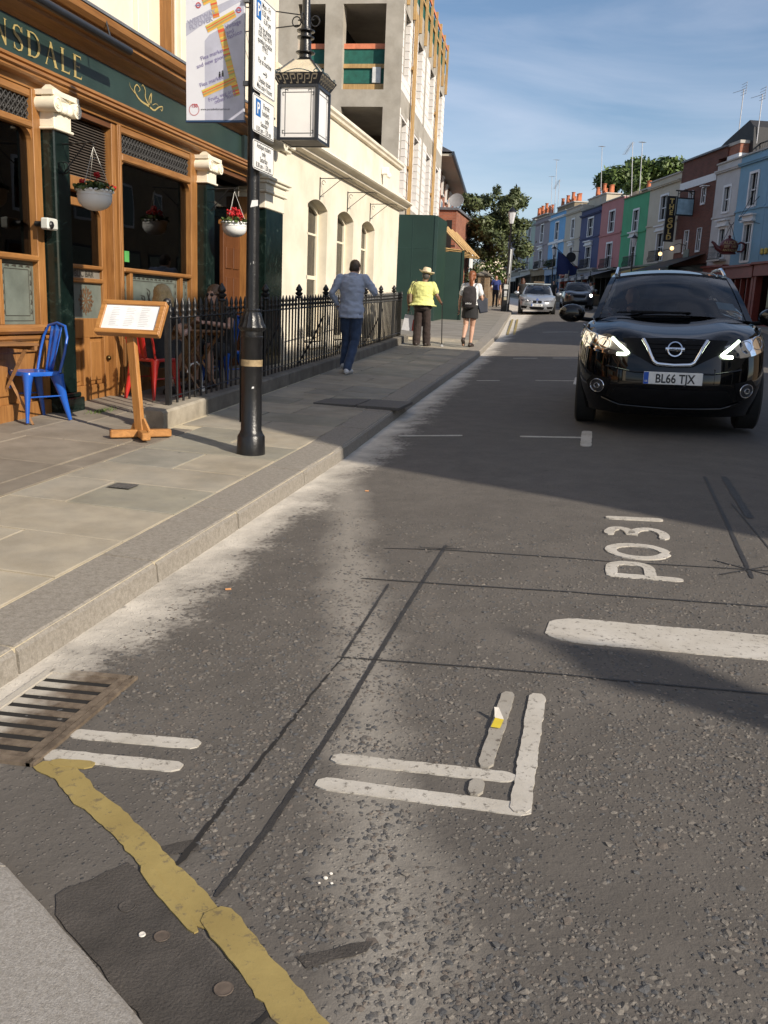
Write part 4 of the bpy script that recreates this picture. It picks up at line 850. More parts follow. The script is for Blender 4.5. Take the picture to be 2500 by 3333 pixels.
# ================================================================== cream building beside the pub
CB = thing('cream_building', 'single-storey cream stucco building with arched sash windows and a parapet', 'building', (-5, 18, -.9))
BZ = -1.5
def arch_pts(y0, y1, zs, rise, n=10):
    return [(lerp(y0, y1, i / n), zs + rise * math.sin(math.pi * i / n) ** .8) for i in range(n + 1)]
WINS = [(15.44, 16.63), (17.31, 18.49), (19.17, 20.33)]
mb = MB(MX); segs = [13.9] + [q for w_ in WINS for q in w_] + [22.8]
for a, b_ in zip(segs[0::2], segs[1::2]): mb.box(a, b_, -.5, 0, BZ, 2.46)
for a, b_ in WINS:
    mb.box(a, b_, -.5, -.001, BZ, -.62); ap = arch_pts(a, b_, 1.74, .13); n = len(ap)
    v = [(y, d, z) for d in (0, -.45) for y, z in ap] + [(y, d, 2.46) for d in (0, -.45) for y, z in ap]
    f = []
    for i in range(n - 1): f += [(i, i + 1, 2 * n + i + 1, 2 * n + i), (i, n + i, n + i + 1, i + 1)]
    mb.add(v, f)
part('wall', mb, CREAM, CB)
pb('parapet', CREAM, [(13.75, 22.8, -.5, -.03, 2.62, 3.40)], CB, 0)
def run2(name, prof, y0, y1, mat=CREAM, par=CB): return part(name, MB(MX).add(*_run(prof, y0, y1)), mat, par)
run2('coping', [(-.5, 3.54), (.05, 3.54), (.075, 3.51), (.075, 3.47), (.04, 3.44), (.03, 3.40), (-.031, 3.385), (-.5, 3.385)], 13.7, 22.86)
run2('cornice', [(-.5, 2.66), (.10, 2.655), (.27, 2.63), (.285, 2.60), (.26, 2.575), (.235, 2.565), (.16, 2.52), (.15, 2.49), (.06, 2.465), (.05, 2.44), (-.5, 2.44)], 13.95, 23.05)
CURT = M('net_curtain', (.28, .26, .22), .8, .3, 6)
for i, (a, b_) in enumerate(WINS):
    wn = pb('window', CREAMP, [(a, a + .07, -.24, -.17, -.62, 1.72), (b_ - .07, b_, -.24, -.17, -.62, 1.72)], CB)
    mb = MB(MX); o_ = arch_pts(a, b_, 1.74, .13); q_ = arch_pts(a + .07, b_ - .07, 1.66, .125); n = len(o_)
    mb.add([(y, -.17, z) for y, z in o_] + [(y, -.17, z) for y, z in q_] + [(y, -.24, z) for y, z in o_] + [(y, -.24, z) for y, z in q_], [(k, k + 1, n + k + 1, n + k) for k in range(n - 1)] + [(n + k, n + k + 1, 3 * n + k + 1, 3 * n + k) for k in range(n - 1)]); part('arch_frame', mb, CREAMP, wn)
    ym = (a + b_) / 2
    for k, (p0, p1, z0, z1) in enumerate([(ym - .02, ym + .02, -.55, 1.78), (a + .07, b_ - .07, 1.28, 1.32), (a + .07, b_ - .07, .50, .57), (a + .07, b_ - .07, -.62, -.54), (a + .3, a + .33, -.55, .5)]): pb('glazing_bar', CREAMP, [(p0, p1, -.225, -.185, z0, z1)], wn, .004)
    pb('pane', GLASSD, [(a + .05, b_ - .05, -.215, -.21, -.58, 1.85)], wn, 0); pb('sill', CREAM, [(a - .06, b_ + .06, -.3, .06, -.72, -.62)], wn, .01)
    cm = MB(MX); cm.grid(lambda u, v_: (lerp(a + .08, a + .42, u), -.32 + .03 * math.sin(u * 30), lerp(-.5, 1.7, v_)), 20, 2); part('curtain', cm, CURT, wn); pb('room', VOID, [(a, b_, -.6, -.5, -.7, 1.9)], wn, 0)
for y in (16.1, 17.96, 19.82):
    t = thing('iron_bracket', 'thin black iron bracket with diagonal stay fixed above an arched window', 'bracket', (-4.98, y, 2.0), 'iron brackets on the cream wall')
    t['label'] = {16.1: 'thin iron bracket above the arched window nearest the pub', 17.96: 'thin iron bracket above the middle arched window', 19.82: 'thin iron bracket above the arched window nearest the green hoarding'}[y]
    part('wall_bar', MB().box(-5, -4.985, y - .012, y + .012, 1.88, 2.26), BLACKM, t); part('arm', MB().ring([(-4.99, y, 2.24), (-4.45, y, 2.25), (-4.40, y, 2.22)], .008, 6), BLACKM, t); part('stay', MB().ring([(-4.99, y, 1.93), (-4.60, y, 2.23)], .006, 6), BLACKM, t)
    part('scroll', MB().ring([(-4.93 + .035 * math.cos(R(a)) * (1 - a / 700), y, 2.17 + .035 * math.sin(R(a))) for a in range(0, 330, 30)], .005, 5), BLACKM, t)
t = thing('wall_lamp', 'small white bulkhead lamp on the cream parapet', 'lamp', (-4.98, 20.9, 3.05)); part('body', MB().cbox(-5.03, -4.86, 20.83, 20.97, 3.0, 3.16, .02), PLW, t); part('lens', MB().ball((-4.86, 20.9, 2.98), (.06, .07, .06), 10, 8), PLW, t)
# sunken area between the building and the railings
AREA = MB(); ys = [13.6 + i for i in range(10)]
strip_sheet(AREA, lambda y: -5.02, lambda y: -3.75 - .045 * (y - 7.3), ys, lambda x, y: zp(x, y) - .25); tag(part('area_floor', AREA, PAVE_FAR), kind='structure')

# ================================================================== railings on a stone plinth
RX = lambda y: -3.80 - .040 * (y - 7.6)
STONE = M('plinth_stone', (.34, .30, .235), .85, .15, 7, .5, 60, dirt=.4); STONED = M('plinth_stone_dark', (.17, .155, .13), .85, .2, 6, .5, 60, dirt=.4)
RL = thing('railings', 'black spear-topped iron railings on a low stone plinth along the pavement', 'railings', (RX(8), 8, zp(RX(8), 8)))
y = 7.28; k = 0
while y < 20.6:
    ln = 1.02 if k == 0 else random.uniform(1.1, 1.7); mb = MB(); y1 = min(y + ln, 20.7); v = []
    for yy in (y + .006, y1 - .006):
        for dx, dz in ((.13, -.05), (.13, .135), (.11, .155), (-.11, .155), (-.13, .135), (-.13, -.3)): v.append((RX(yy) + dx + .003 * nz(yy * 5, dx * 9), yy, zp(RX(yy), yy) + dz + .004 * nz(yy * 3, k)))
    mb.add(v, [tuple(range(6)), tuple(range(11, 5, -1))] + [(i, i + 6, (i + 1) % 6 + 6, (i + 1) % 6) for i in range(6)]); part('plinth_stone', mb, STONE if k == 0 else STONED, RL); y = y1; k += 1  # near stone in a sunlit tone, the rest in a shaded tone, by colour
def finial_bar(h, r, big):
    mb = MB(); mb.ring([(0, 0, 0), (0, 0, h - .16)], r, 8)
    pr = [(r, h - .19), (r * 1.7, h - .18), (r * 1.7, h - .17), (r, h - .155), (r * 2.0, h - .13), (r * 2.1, h - .115), (r * 1.1, h - .10), (r * 1.9, h - .075), (r * 1.5, h - .05), (r * .3, h)]
    if big: pr = [(a * 1.55, z) for a, z in pr]
    mb.lathe(pr, 8); return mb.mesh('bar', BLACKM, 60)
BAR = finial_bar(.98, .0125, False); BIG = finial_bar(1.12, .017, True)
y = 7.74; k = 0
while y < 20.35:
    big = k % 10 == 9
    link('standard' if big else 'bar', BIG if big else BAR, RL, loc=(RX(y), y, zp(RX(y), y) + .145)); y += .146; k += 1
mb = MB(); pts = [(RX(yy), yy, zp(RX(yy), yy) + .145 + .80) for yy in [7.70 + i * .5 for i in range(26)]]; mb.ring(pts, (.018, .007), 6, ref=(1, 0, 0)); part('top_rail', mb, BLACKM, RL)
mb = MB(); pts = [(RX(yy), yy, zp(RX(yy), yy) + .145 + .08) for yy in [7.70 + i * .5 for i in range(26)]]; mb.ring(pts, (.016, .006), 6, ref=(1, 0, 0)); part('bottom_rail', mb, BLACKM, RL)
mb = MB(); mb.box(RX(7.7) - .02, RX(7.7) + .02, 7.66, 7.70, zp(RX(7.7), 7.7) + .14, zp(RX(7.7), 7.7) + 1.05); mb.ball((RX(7.7), 7.68, zp(RX(7.7), 7.7) + 1.09), .035, 10, 8); part('end_post', mb, BLACKM, RL)
for yy in (11.2, 13.4, 15.8, 18.2): part('stay', MB().ring([(RX(yy) - .02, yy, zp(RX(yy), yy) + .8), (RX(yy) - .18, yy, zp(RX(yy), yy) + .45), (RX(yy) - .5, yy, zp(RX(yy), yy) - .1)], .014, 6), BLACKM, RL)

# ================================================================== lamp post with signs
LX, LY = -2.575, 6.63; LZ = zp(LX, LY)
LAMPB = M('lamp_black_paint', (.009, .009, .010), .3, .3, 14, .25, 60)
LP = thing('lamp_post', 'black cast-iron lamp post with a fluted collar at the edge of the near pavement', 'lamp post', (LX, LY, LZ))
mb = MB(Matrix.Translation((LX, LY, LZ)))
mb.lathe([(.112, -.02), (.112, .02), (.108, .14), (.10, .155), (.092, .165), (.088, .18), (.082, .19), (.0815, .9), (.085, .905), (.085, .915), (.081, .92), (.081, .955)], 32); part('base', mb, LAMPB, LP, 35)
mb = MB(Matrix.Translation((LX, LY, LZ))); mb.lathe([(.081, .955), (.10, .97), (.105, .985), (.10, 1.0), (.088, 1.02), (.08, 1.05), (.068, 1.085), (.058, 1.10), (.06, 1.115), (.054, 1.125)], 48, flutes=16, fd=.03); part('collar', mb, LAMPB, LP, 35)
mb = MB(Matrix.Translation((LX, LY, LZ))); mb.lathe([(.05, 1.12), (.0485, 1.5), (.045, 2.2), (.042, 4.4), (.06, 4.42), (.06, 4.5), (.03, 4.52)], 24); part('shaft', mb, LAMPB, LP, 35)
mb = MB(Matrix.Translation((LX, LY, LZ))); mb.lathe([(.0835, .69), (.0838, .74)], 32); part('tape_band', mb, M('worn_tape', (.30, .22, .12), .7, .3, 20), LP, 35)
mb = MB(Matrix.Translation((LX, LY, LZ))); mb.box(-.088, -.082, -.03, .03, .25, .78); mb.box(-.1, -.08, -.012, .012, .6, .64); part('access_door', mb, LAMPB, LP)
PSTK = M('torn_sticker', (.55, .55, .55), .7)
for i, (a, z, s) in enumerate([(-60, 1.86, .028), (-75, 1.45, .012), (-80, 1.38, .01), (-62, .52, .009)]):
    mb = MB(Matrix.Translation((LX, LY, LZ)) @ Matrix.Rotation(R(a), 4, 'Z')); rr = .0475 if z > 1 else .0828; mb.add([(rr, -s, z), (rr, s, z + s * .5), (rr, s, z + s * 2), (rr, -s * .6, z + s * 1.8)], [(0, 1, 2, 3)]); part('sticker', mb, PSTK, LP)
SIGNW = M('sign_white', (.78, .78, .76), .45, .03, 4); SBLK = M('sign_black', (.02, .02, .022), .5); SBLUE = M('sign_blue', (.015, .13, .42), .4); SGREY = M('sign_back_grey', (.16, .165, .17), .5)
def face(m_o): # text in local (x right, y up) onto a plate facing +X, along +Y
    return Matrix(((0, 0, 1, m_o[0]), (1, 0, 0, m_o[1]), (0, 1, 0, m_o[2]), (0, 0, 0, 1)))
def rrect(w_, h, r, n=5):
    o = []
    for cx_, cy_, a0 in ((w_ - r, r, -90), (w_ - r, h - r, 0), (r, h - r, 90), (r, r, 180)):
        for i in range(n + 1): a = R(a0 + 90 * i / n); o.append((cx_ + r * math.cos(a), cy_ + r * math.sin(a)))
    return o
SX = LX + .075
def plate(label, y0, z0, w_, h, items, pbox=None):
    t = thing('parking_sign', label, 'road sign', (SX, y0, z0)); F_ = face((SX, y0, z0))
    mb = MB(F_); mb.prism(rrect(w_, h, .018), -.004, 0, 'z'); part('plate', mb, SIGNW, t)
    o = rrect(w_ - .01, h - .01, .016); i_ = rrect(w_ - .02, h - .02, .012); n = len(o); mb = MB(F_); mb.add([(a + .005, b_ + .005, .0012) for a, b_ in o] + [(a + .01, b_ + .01, .0012) for a, b_ in i_], [(k, (k + 1) % n, n + (k + 1) % n, n + k) for k in range(n)]); part('border', mb, SBLK, t)
    ms = []
    for s, x, y, sz, al in items: ms.append(place_mesh(text_mesh(s, sz, SBLK, al, bold=.0006, cw=.86), F_ @ Matrix.Translation((x, y, .0012))))
    lt_ = link('lettering', join_mesh('lettering', ms), t)
    if pbox:
        x, y, a, b_ = pbox; mb = MB(F_); mb.add([(x, y, .0012), (x + a, y, .0012), (x + a, y + b_, .0012), (x, y + b_, .0012)], [(0, 1, 2, 3)]); pbx = part('p_symbol', mb, SBLUE, t)
        link('p_letter', place_mesh(text_mesh('P', b_ * .95, SIGNW, 'CENTER', bold=.002), F_ @ Matrix.Translation((x + a / 2, y + b_ * .15, .0024))), t)
    mb = MB(F_)
    for zz in (h * .25, h * .75): mb.box(w_ * .3, w_ * .8, zz - .012, zz + .012, -.03, -.005)
    part('bracket', mb, SGREY, t); return t
W_ = .445
K_ = .79
plate('tall white parking sign headed Mon-Fri, with pay by phone lines and an arrow', 6.42, 1.49, W_, .635, [(q, x, y * K_ + .004, sz * .86, al) for q, x, y, sz, al in [('Mon - Fri', .16, .715, .062, 'LEFT'), ('8.30 am -', .16, .655, .062, 'LEFT'), ('6.30 pm', .19, .595, .062, 'LEFT'), ('Pay by phone', W_ / 2, .52, .060, 'CENTER'), ('020 7023 9078', W_ / 2, .467, .060, 'CENTER'), ('quoting location', W_ / 2, .413, .060, 'CENTER'), ('97952', W_ / 2, .36, .060, 'CENTER'), ('or', W_ / 2, .30, .055, 'CENTER'), ('Pay at machine', W_ / 2, .245, .060, 'CENTER'), ('Display ticket', W_ / 2, .085, .060, 'CENTER'), ('Max stay 4 hours', W_ / 2, .03, .060, 'CENTER')]], (.045, .475, .095, .125))
mb = MB(face((SX, 6.42, 1.49)) @ Matrix.Diagonal((1, K_, 1, 1))); mb.add([(.19, .175, .0013), (.245, .175, .0013), (.245, .187, .0013), (.19, .187, .0013)], [(0, 1, 2, 3)]); mb.add([(.235, .205, .0014), (.25, .205, .0014), (.275, .181, .0014), (.25, .157, .0014), (.235, .157, .0014), (.26, .181, .0014)], [(0, 1, 2, 3, 4, 5)]); o = part('arrow', mb, SBLK, bpy.data.objects['parking_sign'])
plate('middle parking sign: permit holders only, Saturday 8.30 am - 1.30 pm', 6.42, 1.212, W_ - .01, .255, [('Permit', .20, .185, .056, 'LEFT'), ('holders', .18, .137, .056, 'LEFT'), ('only', .24, .092, .056, 'LEFT'), ('Saturday', W_ / 2, .058, .048, 'CENTER'), ('8.30 am - 1.30 pm', W_ / 2 - .005, .016, .048, 'CENTER')], (.05, .115, .10, .115))
plate('lowest parking sign: antique traders only, Saturday 8.30 am - 1.30 pm', 6.43, .962, W_ - .02, .20, [('Antique traders', W_ / 2 - .01, .152, .052, 'CENTER'), ('only', W_ / 2 - .01, .108, .052, 'CENTER'), ('Saturday', W_ / 2 - .01, .064, .052, 'CENTER'), ('8.30 am - 1.30 pm', W_ / 2 - .01, .02, .050, 'CENTER')])
# market map board, faces the camera end of the street
mpx0, mpw, mz0 = -3.095, .452, 1.318; MF = Matrix(((1, 0, 0, mpx0), (0, 0, -1, 6.60), (0, 1, 0, mz0), (0, 0, 0, 1)))
t = thing('market_map_board', 'white street-market map board with a striped orange road plan, hung on the lamp post', 'sign', (LX, 6.6, mz0))
part('panel', MB(MF).prism([(0, 0), (mpw, 0), (mpw, 1.0), (0, 1.0)], -.028, 0, 'z'), M('map_white', (.66, .67, .72), .4, .03, 3), t)
part('edge', MB(MF).box(-.004, mpw + .004, -.014, -.001, -.03, .003), M('map_edge_blue', (.02, .05, .12), .4), t)
MGREY = M('map_grey', (.42, .43, .52), .5); MGREY2 = M('map_dark_grey', (.30, .30, .40), .5); MLIL = M('map_lilac', (.20, .17, .34), .5)
def mq(pts, z, mat, nm): part(nm, MB(MF).add([(a, b_, z) for a, b_ in pts], [tuple(range(len(pts)))]), mat, t)
def mm(cx_, cy_): return ((cx_ - 42) / 563 * mpw, (1190 - cy_) / 563 * mpw)   # measured on the board in the photograph
mq([mm(42, 370), mm(300, 250), mm(600, 140), mm(610, 30), mm(600, 190), mm(300, 330), mm(42, 480)], .0008, MGREY, 'flyover_band')
mq([mm(225, 1190), mm(225, 520), mm(270, 470), mm(380, 420), mm(600, 190), mm(604, 1187)], .0004, MGREY, 'tinted_area')
stripe_c = [(.62, .26, .06), (.64, .45, .08), (.45, .42, .10), (.62, .10, .04), (.50, .34, .10), (.30, .30, .10)]
def striped(path, wd, nm, nst):
    P = [Vector(mm(*p)) for p in path]; ms = [M('map_stripe_%d' % i, c, .5) for i, c in enumerate(stripe_c)]; mb = MB(MF); d = (P[1] - P[0]); pr = Vector((-d.y, d.x)).normalized() * wd / 2
    rnd = random.Random(len(nm) * 7 + nst)
    for i in range(nst):
        mb.cur = rnd.randrange(6); a = P[0] + d * (i / nst); b_ = P[0] + d * ((i + 1) / nst); mb.add([(a.x - pr.x, a.y - pr.y, .0016), (a.x + pr.x, a.y + pr.y, .0016), (b_.x + pr.x, b_.y + pr.y, .0016), (b_.x - pr.x, b_.y - pr.y, .0016)], [(0, 1, 2, 3)])
    part(nm, mb, ms, t)
striped([(250, -60), (340, 330)], .05, 'road_plan', 26); striped([(375, 400), (540, 985)], .05, 'road_plan', 46)
def lines_strip(path, wd, nm, n):
    P = [Vector(mm(*p)) for p in path]; ms = [M('map_stripe_%d' % i, c, .5) for i, c in enumerate(stripe_c)]; mb = MB(MF); d = (P[1] - P[0]); pr = Vector((-d.y, d.x)).normalized() * wd
    for i in range(n):
        mb.cur = (i * 5 + 1) % 6; a0 = P[0] + pr * (i / n - .5); a1 = P[0] + pr * ((i + 1) / n - .5); mb.add([(a0.x, a0.y, .0020), (a0.x + d.x, a0.y + d.y, .0020), (a1.x + d.x, a1.y + d.y, .0020), (a1.x, a1.y, .0020)], [(0, 1, 2, 3)])
    part(nm, mb, ms, t)
lines_strip([(245, 425), (518, 300)], .05, 'road_plan', 7); lines_strip([(205, 965), (520, 845)], .05, 'road_plan', 7); lines_strip([(205, 200), (300, 160)], .05, 'road_plan', 6)
def mtext(s, x, y, sz, rot, mat=MLIL, bold=0, al='LEFT'):
    p = mm(x, y); return place_mesh(text_mesh(s, sz, mat, al, bold=bold), MF @ Matrix.Translation((p[0], p[1], .0024)) @ Matrix.Rotation(R(rot), 4, 'Z'))
ms = [mtext('New goods', 335, 110, .040, 21), mtext('and e', 320, 40, .040, 21), mtext('Vintage', 430, 430, .042, 18), mtext('and', 440, 475, .042, 18), mtext('fashion', 450, 512, .042, 18), mtext('Flea market', 190, 685, .040, 18), mtext('and new goods', 150, 752, .040, 18), mtext('Flea market', 180, 910, .040, 18), mtext('Fruit, veg and', 265, 1035, .040, 18), mtext('other food', 325, 1052, .040, 18)]
link('place_names', join_mesh('place_names', ms), t)
link('flyover_name', join_mesh('flyover_name', [mtext('WESTWAY', 70, 388, .046, 19, MGREY2, .001), mtext('FLYOVER', 82, 430, .046, 19, MGREY2, .001)]), t)
RED = M('map_red', (.45, .05, .06), .5); ms = [mtext('150', 92, 1080, .034, 0, RED, .0006)]; link('number_150', ms[0], t)
p = mm(120, 1100); mb = MB(MF)
for i in range(26):
    a, b_ = R(i * 360 / 26), R((i + .7) * 360 / 26); mb.add([(p[0] + r_ * math.cos(q), p[1] + r_ * math.sin(q), .0022) for r_, q in ((.041, a), (.041, b_), (.036, b_), (.036, a))], [(0, 1, 2, 3)])
part('badge', mb, RED, t); link('web_address', mtext('www.portobelloroad.co.uk', 185, 1105, .021, 0, SBLK), t)
for cx_, cy_ in ((165, 225), (552, 275)):
    p = mm(cx_, cy_); mb = MB(MF); mb.add([(p[0] + r_ * math.cos(R(q)), p[1] + r_ * math.sin(R(q)), .0026) for r_ in (.020, .013) for q in range(0, 360, 20)], [(k, (k + 1) % 18, 18 + (k + 1) % 18, 18 + k) for k in range(18)]); part('station_ring', mb, RED, t); mq([(p[0] - .024, p[1] - .004), (p[0] + .024, p[1] - .004), (p[0] + .024, p[1] + .004), (p[0] - .024, p[1] + .004)], .003, MLIL, 'station_bar')
for cx_, cy_ in ((180, 85), (207, 80), (372, 815), (400, 805)):
    p = mm(cx_, cy_); mb = MB(MF); mb.add([(p[0] - .008, p[1] - .014, .0022), (p[0] + .008, p[1] - .014, .0022), (p[0] + .007, p[1] + .016, .0022), (p[0] - .007, p[1] + .016, .0022)], [(0, 1, 2, 3)]); mb.add([(p[0] + .006 * math.cos(R(a)), p[1] + .023 + .006 * math.sin(R(a)), .0022) for a in range(0, 360, 45)], [tuple(range(8))]); part('pictogram', mb, SBLK, t)
mb = MB();
for z in (1.55, 2.1): mb.box(mpx0 + mpw, LX - .03, 6.58, 6.62, z, z + .03)
part('bracket', mb, SGREY, t)

# ================================================================== hanging lantern
LNX, LNY = -4.115, 12.46
LAN = thing('hanging_lantern', 'square white-panelled hanging lantern with greek-key border on an iron rod', 'lantern', (LNX, LNY, 2.2))
LM = Matrix.Translation((LNX, LNY, 0)); h_ = .265; z0, z1 = 2.20, 2.87
LWH = M('lantern_opal', (.80, .79, .78), .35, .03, 5); LBK = M('lantern_frame', (.018, .022, .03), .4)
for sx in (-1, 1):
    for sy in (-1, 1): part('corner_bar', MB(LM).box(sx * h_ - .022, sx * h_ + .022, sy * h_ - .022, sy * h_ + .022, z0 - .02, z1), LBK, LAN)
for zz in (z0 - .02, z1 - .03):
    mb = MB(LM)
    for s in (-1, 1): mb.box(-h_, h_, s * h_ - .018, s * h_ + .018, zz, zz + .035); mb.box(s * h_ - .018, s * h_ + .018, -h_, h_, zz, zz + .035)
    part('frame', mb, LBK, LAN)
for k in range(4):
    Q = LM @ Matrix.Rotation(R(90 * k), 4, 'Z'); o = part('panel', MB(Q).box(-h_ + .02, h_ - .02, -h_ + .005, -h_ + .009, z0 + .01, z1 - .03), LWH, LAN)
    mb = MB(Q); a, b_, c_, d = -h_ + .085, h_ - .085, z0 + .07, z1 - .09; e = .035; y_ = -h_ + .003
    for p in [[(a, c_ - e), (a, d + e), (a + e, d + e), (a + e, d + e * .5)], [(b_, c_ - e), (b_, d + e), (b_ - e, d + e), (b_ - e, d + e * .5)], [(a - e, c_ + .0), (b_ + e, c_), (b_ + e, c_ + e), (b_ + e * .5, c_ + e)], [(a - e, d), (b_ + e, d), (b_ + e, d - e), (b_ + e * .5, d - e)], [(a - e, d), (a - e, d - e), (a - e * .5, d - e)], [(a - e, c_), (a - e, c_ + e), (a - e * .5, c_ + e)]]:
        for q0, q1 in zip(p[:-1], p[1:]): mb.box(min(q0[0], q1[0]) - .004, max(q0[0], q1[0]) + .004, y_ - .001, y_, min(q0[1], q1[1]) - .004, max(q0[1], q1[1]) + .004)
    part('line_border', mb, LBK, LAN)
    # flared eave with greek key
    mb = MB(Q); mb.add([(-h_ - .01, -h_ - .01, z1), (h_ + .01, -h_ - .01, z1), (h_ + .085, -h_ - .085, z1 + .135), (-h_ - .085, -h_ - .085, z1 + .135), (-h_, -h_ + .02, z1), (h_, -h_ + .02, z1), (h_ + .07, -h_ - .06, z1 + .135), (-h_ - .07, -h_ - .06, z1 + .135)], [(0, 1, 2, 3), (4, 7, 6, 5), (3, 2, 6, 7)]); part('eave', mb, LBK, LAN)
    mb = MB(Q); n = 6
    def ek(u, v_): x = lerp(-h_ - .01 - .075 * v_, h_ + .01 + .075 * v_, u); return (x, -h_ - .0125 - .075 * v_, z1 + .135 * v_)
    def ebar(u0, u1, v0, v1): mb.add([ek(u0, v0), ek(u1, v0), ek(u1, v1), ek(u0, v1)], [(0, 1, 2, 3)])
    for i in range(n):
        b0 = .04 + i * .92 / n; w_ = .92 / n; th = w_ * .13
        ebar(b0, b0 + w_ * .75, .78, .90); ebar(b0, b0 + th, .18, .9); ebar(b0 + w_ * .75 - th, b0 + w_ * .75, .42, .9); ebar(b0 + w_ * .32, b0 + w_ * .75, .42, .53); ebar(b0 - w_ * .25, b0 + th, .10, .22) if i else None
    part('greek_key', mb, M('greek_key_stone', (.33, .29, .22), .5), LAN)
    mb = MB(Q); mb.add([(-h_ - .06, -h_ - .06, z1 + .12), (h_ + .06, -h_ - .06, z1 + .12), (.115, -.115, z1 + .345), (-.115, -.115, z1 + .345)], [(0, 1, 2, 3)]); part('roof_pane', mb, M('lantern_roof_glass', (.60, .55, .47), .4, .2, 9, hue=(.70, .60, .42), stretch=(6, 6, .8), dirt=.3), LAN)
    mb = MB(Q); mb.ring([(h_ + .062, -h_ - .062, z1 + .122), (.118, -.118, z1 + .348)], .012, 6); part('roof_bar', mb, LBK, LAN)
    mb = MB(Q); mb.ring([(lerp(-h_ * .75, h_ * .75, i / 14), -h_ - .05, z1 + .14 + .045 * math.sin(math.pi * i / 14)) for i in range(15)], .006, 5)
    for s in (-1, 1): mb.ring([(s * (h_ + .0) + .035 * math.cos(R(a)), -h_ - .07, z1 + .155 + .02 * math.sin(R(a))) for a in range(0, 360, 30)], .006, 5, closed=True)
    part('cresting', mb, M('cresting_teal', (.02, .06, .075), .5), LAN)
part('underside', MB(LM).box(-h_ + .02, h_ - .02, -h_ + .02, h_ - .02, z0 - .012, z0 - .004), M('lantern_under', (.30, .29, .27), .6), LAN)
mb = MB(LM); mb.lathe([(.115, z1 + .34), (.12, z1 + .36), (.085, z1 + .39), (.082, z1 + .43), (.13, z1 + .45), (.13, z1 + .462), (.08, z1 + .47), (.075, z1 + .60), (.07, z1 + .62), (.115, z1 + .635), (.115, z1 + .65), (.075, z1 + .66), (.07, z1 + .70), (.12, z1 + .715), (.12, z1 + .73), (.07, z1 + .745), (.055, z1 + .80), (.05, z1 + 1.5), (.05, z1 + 2.6)], 20); part('stem', mb, LAMPB, LAN, 40)
mb = MB(LM)
for k in range(4):
    a0 = R(90 * k); 
    pts = [(math.cos(a0) * (.07 + .09 * (1 - math.cos(R(a))) / 1.2 * (1 - a / 900)), math.sin(a0) * (.07 + .09 * (1 - math.cos(R(a))) / 1.2 * (1 - a / 900)), z1 + .80 + .085 * math.sin(R(a)) * (1 - a / 700) + .03) for a in range(0, 480, 24)]; mb.ring(pts, .009, 6)
part('scroll', mb, BLACKM, LAN)
mb = MB(); mb.ring([(LNX - .05, LNY, z1 + .92), (-5.02, LNY - .1, z1 + 1.02)], .008, 6); mb.ring([(LNX - .08, LNY, z1 + .80), (-5.02, LNY - .1, z1 + .70)], .008, 6); part('stay_rod', mb, BLACKM, LAN)
mb = MB(); mb.ring([(LNX, LNY, z1 + 2.55), (-5.02, LNY, z1 + 2.55)], .035, 8); mb.ring([(LNX, LNY, z1 + 2.5), (-5.02, LNY, z1 + 1.9)], .02, 8); part('wall_arm', mb, BLACKM, LAN)
# ================================================================== building under construction
CONC = M('raw_concrete', (.40, .365, .31), .85, .1, 2.2, .3, 40, dirt=.3); BLOCKM = M('white_block', (.74, .70, .66), .85, .06, 6, .25, 50); TIMB = wood_mat('yellow_timber', (.60, .40, .17), .7); TIMBO = M('orange_timber', (.62, .20, .10), .7, .15, 8)
NETG = M('debris_green', (.012, .10, .075), .75, .25, 5); INNER = M('concrete_inner', (.17, .13, .095), .9, .3, 1.2)
CN = thing('building_under_construction', 'bare concrete frame building with white block infill and timber posts', 'building', (-7, 31.4, -.3))
dirb = Vector((-.8, 13.0, 0)).normalized(); MC = frame((-7.0, 31.4, 0), dirb, (0, 0, 1)) # x along, y up, z outward(+X)
MC = Matrix(((dirb.x, dirb.y, 0, -7.0), (dirb.y, -dirb.x, 0, 31.4), (0, 0, 1, 0), (0, 0, 0, 1)))  # local (along s, outward, up)
def cbx(name, mat, boxes, par=CN, m=MC, c=0):
    r_ = None
    for b_ in boxes:
        mb = MB(m); mb.cbox(*b_, c) if c else mb.box(*b_); o = part(name, mb, mat, par); r_ = r_ or o
    return r_
LEN = 13.1
cbx('slab', CONC, [(-.0, LEN, -8, 0.0, 6.66, 7.2), (0, LEN, -8, 0, 9.82, 10.3), (0, LEN, -8, 0, 3.3, 3.75)])
cbx('column', CONC, [(.0, .55, -.6, -.01, 3.75, 6.66), (0, .55, -.6, -.01, 7.2, 9.82), (0, .5, -2.65, -2.04, 3.75, 6.66), (0, .5, -2.65, -2.04, 7.2, 9.82), (0, .5, -4.5, -3.58, 3.75, 6.66), (0, .5, -4.5, -3.58, 7.2, 9.82), (0, .5, -8, -7.2, 3.75, 9.82), (5.7, 6.1, -.4, .012, 3.75, 6.66), (5.7, 6.1, -.4, .012, 7.2, 9.82), (0, .5, -6.2, -5.6, 3.75, 9.82)])
cbx('inner_wall', INNER, [(5.0, 5.2, -8, -.4, 3.75, 9.82), (.4, LEN, -8.2, -8.0, 3, 10.3)])
cbx('base_wall', BLOCKM, [(0, LEN, -8, -.02, -.6, 3.3)])
WS = [(.22, 1.52), (3.62, 4.9), (7.4, 8.7), (11.0, 12.1)]
blk = {}
def block(s0, s1, z0, z1, d0=-.22, d1=0.0):
    w_, h = round(s1 - s0, 3), round(z1 - z0, 3); key = (w_, h, d0)
    if key not in blk: mb = MB(); mb.cbox(.006, w_ - .006, d0, d1, .006, h - .006, .006); blk[key] = mb.mesh('block', BLOCKM)
    o = link('block', blk[key], CN, inv=False); o.matrix_basis = PINV[CN.name] @ MC @ Matrix.Translation((s0, random.uniform(-.004, .004), z0))
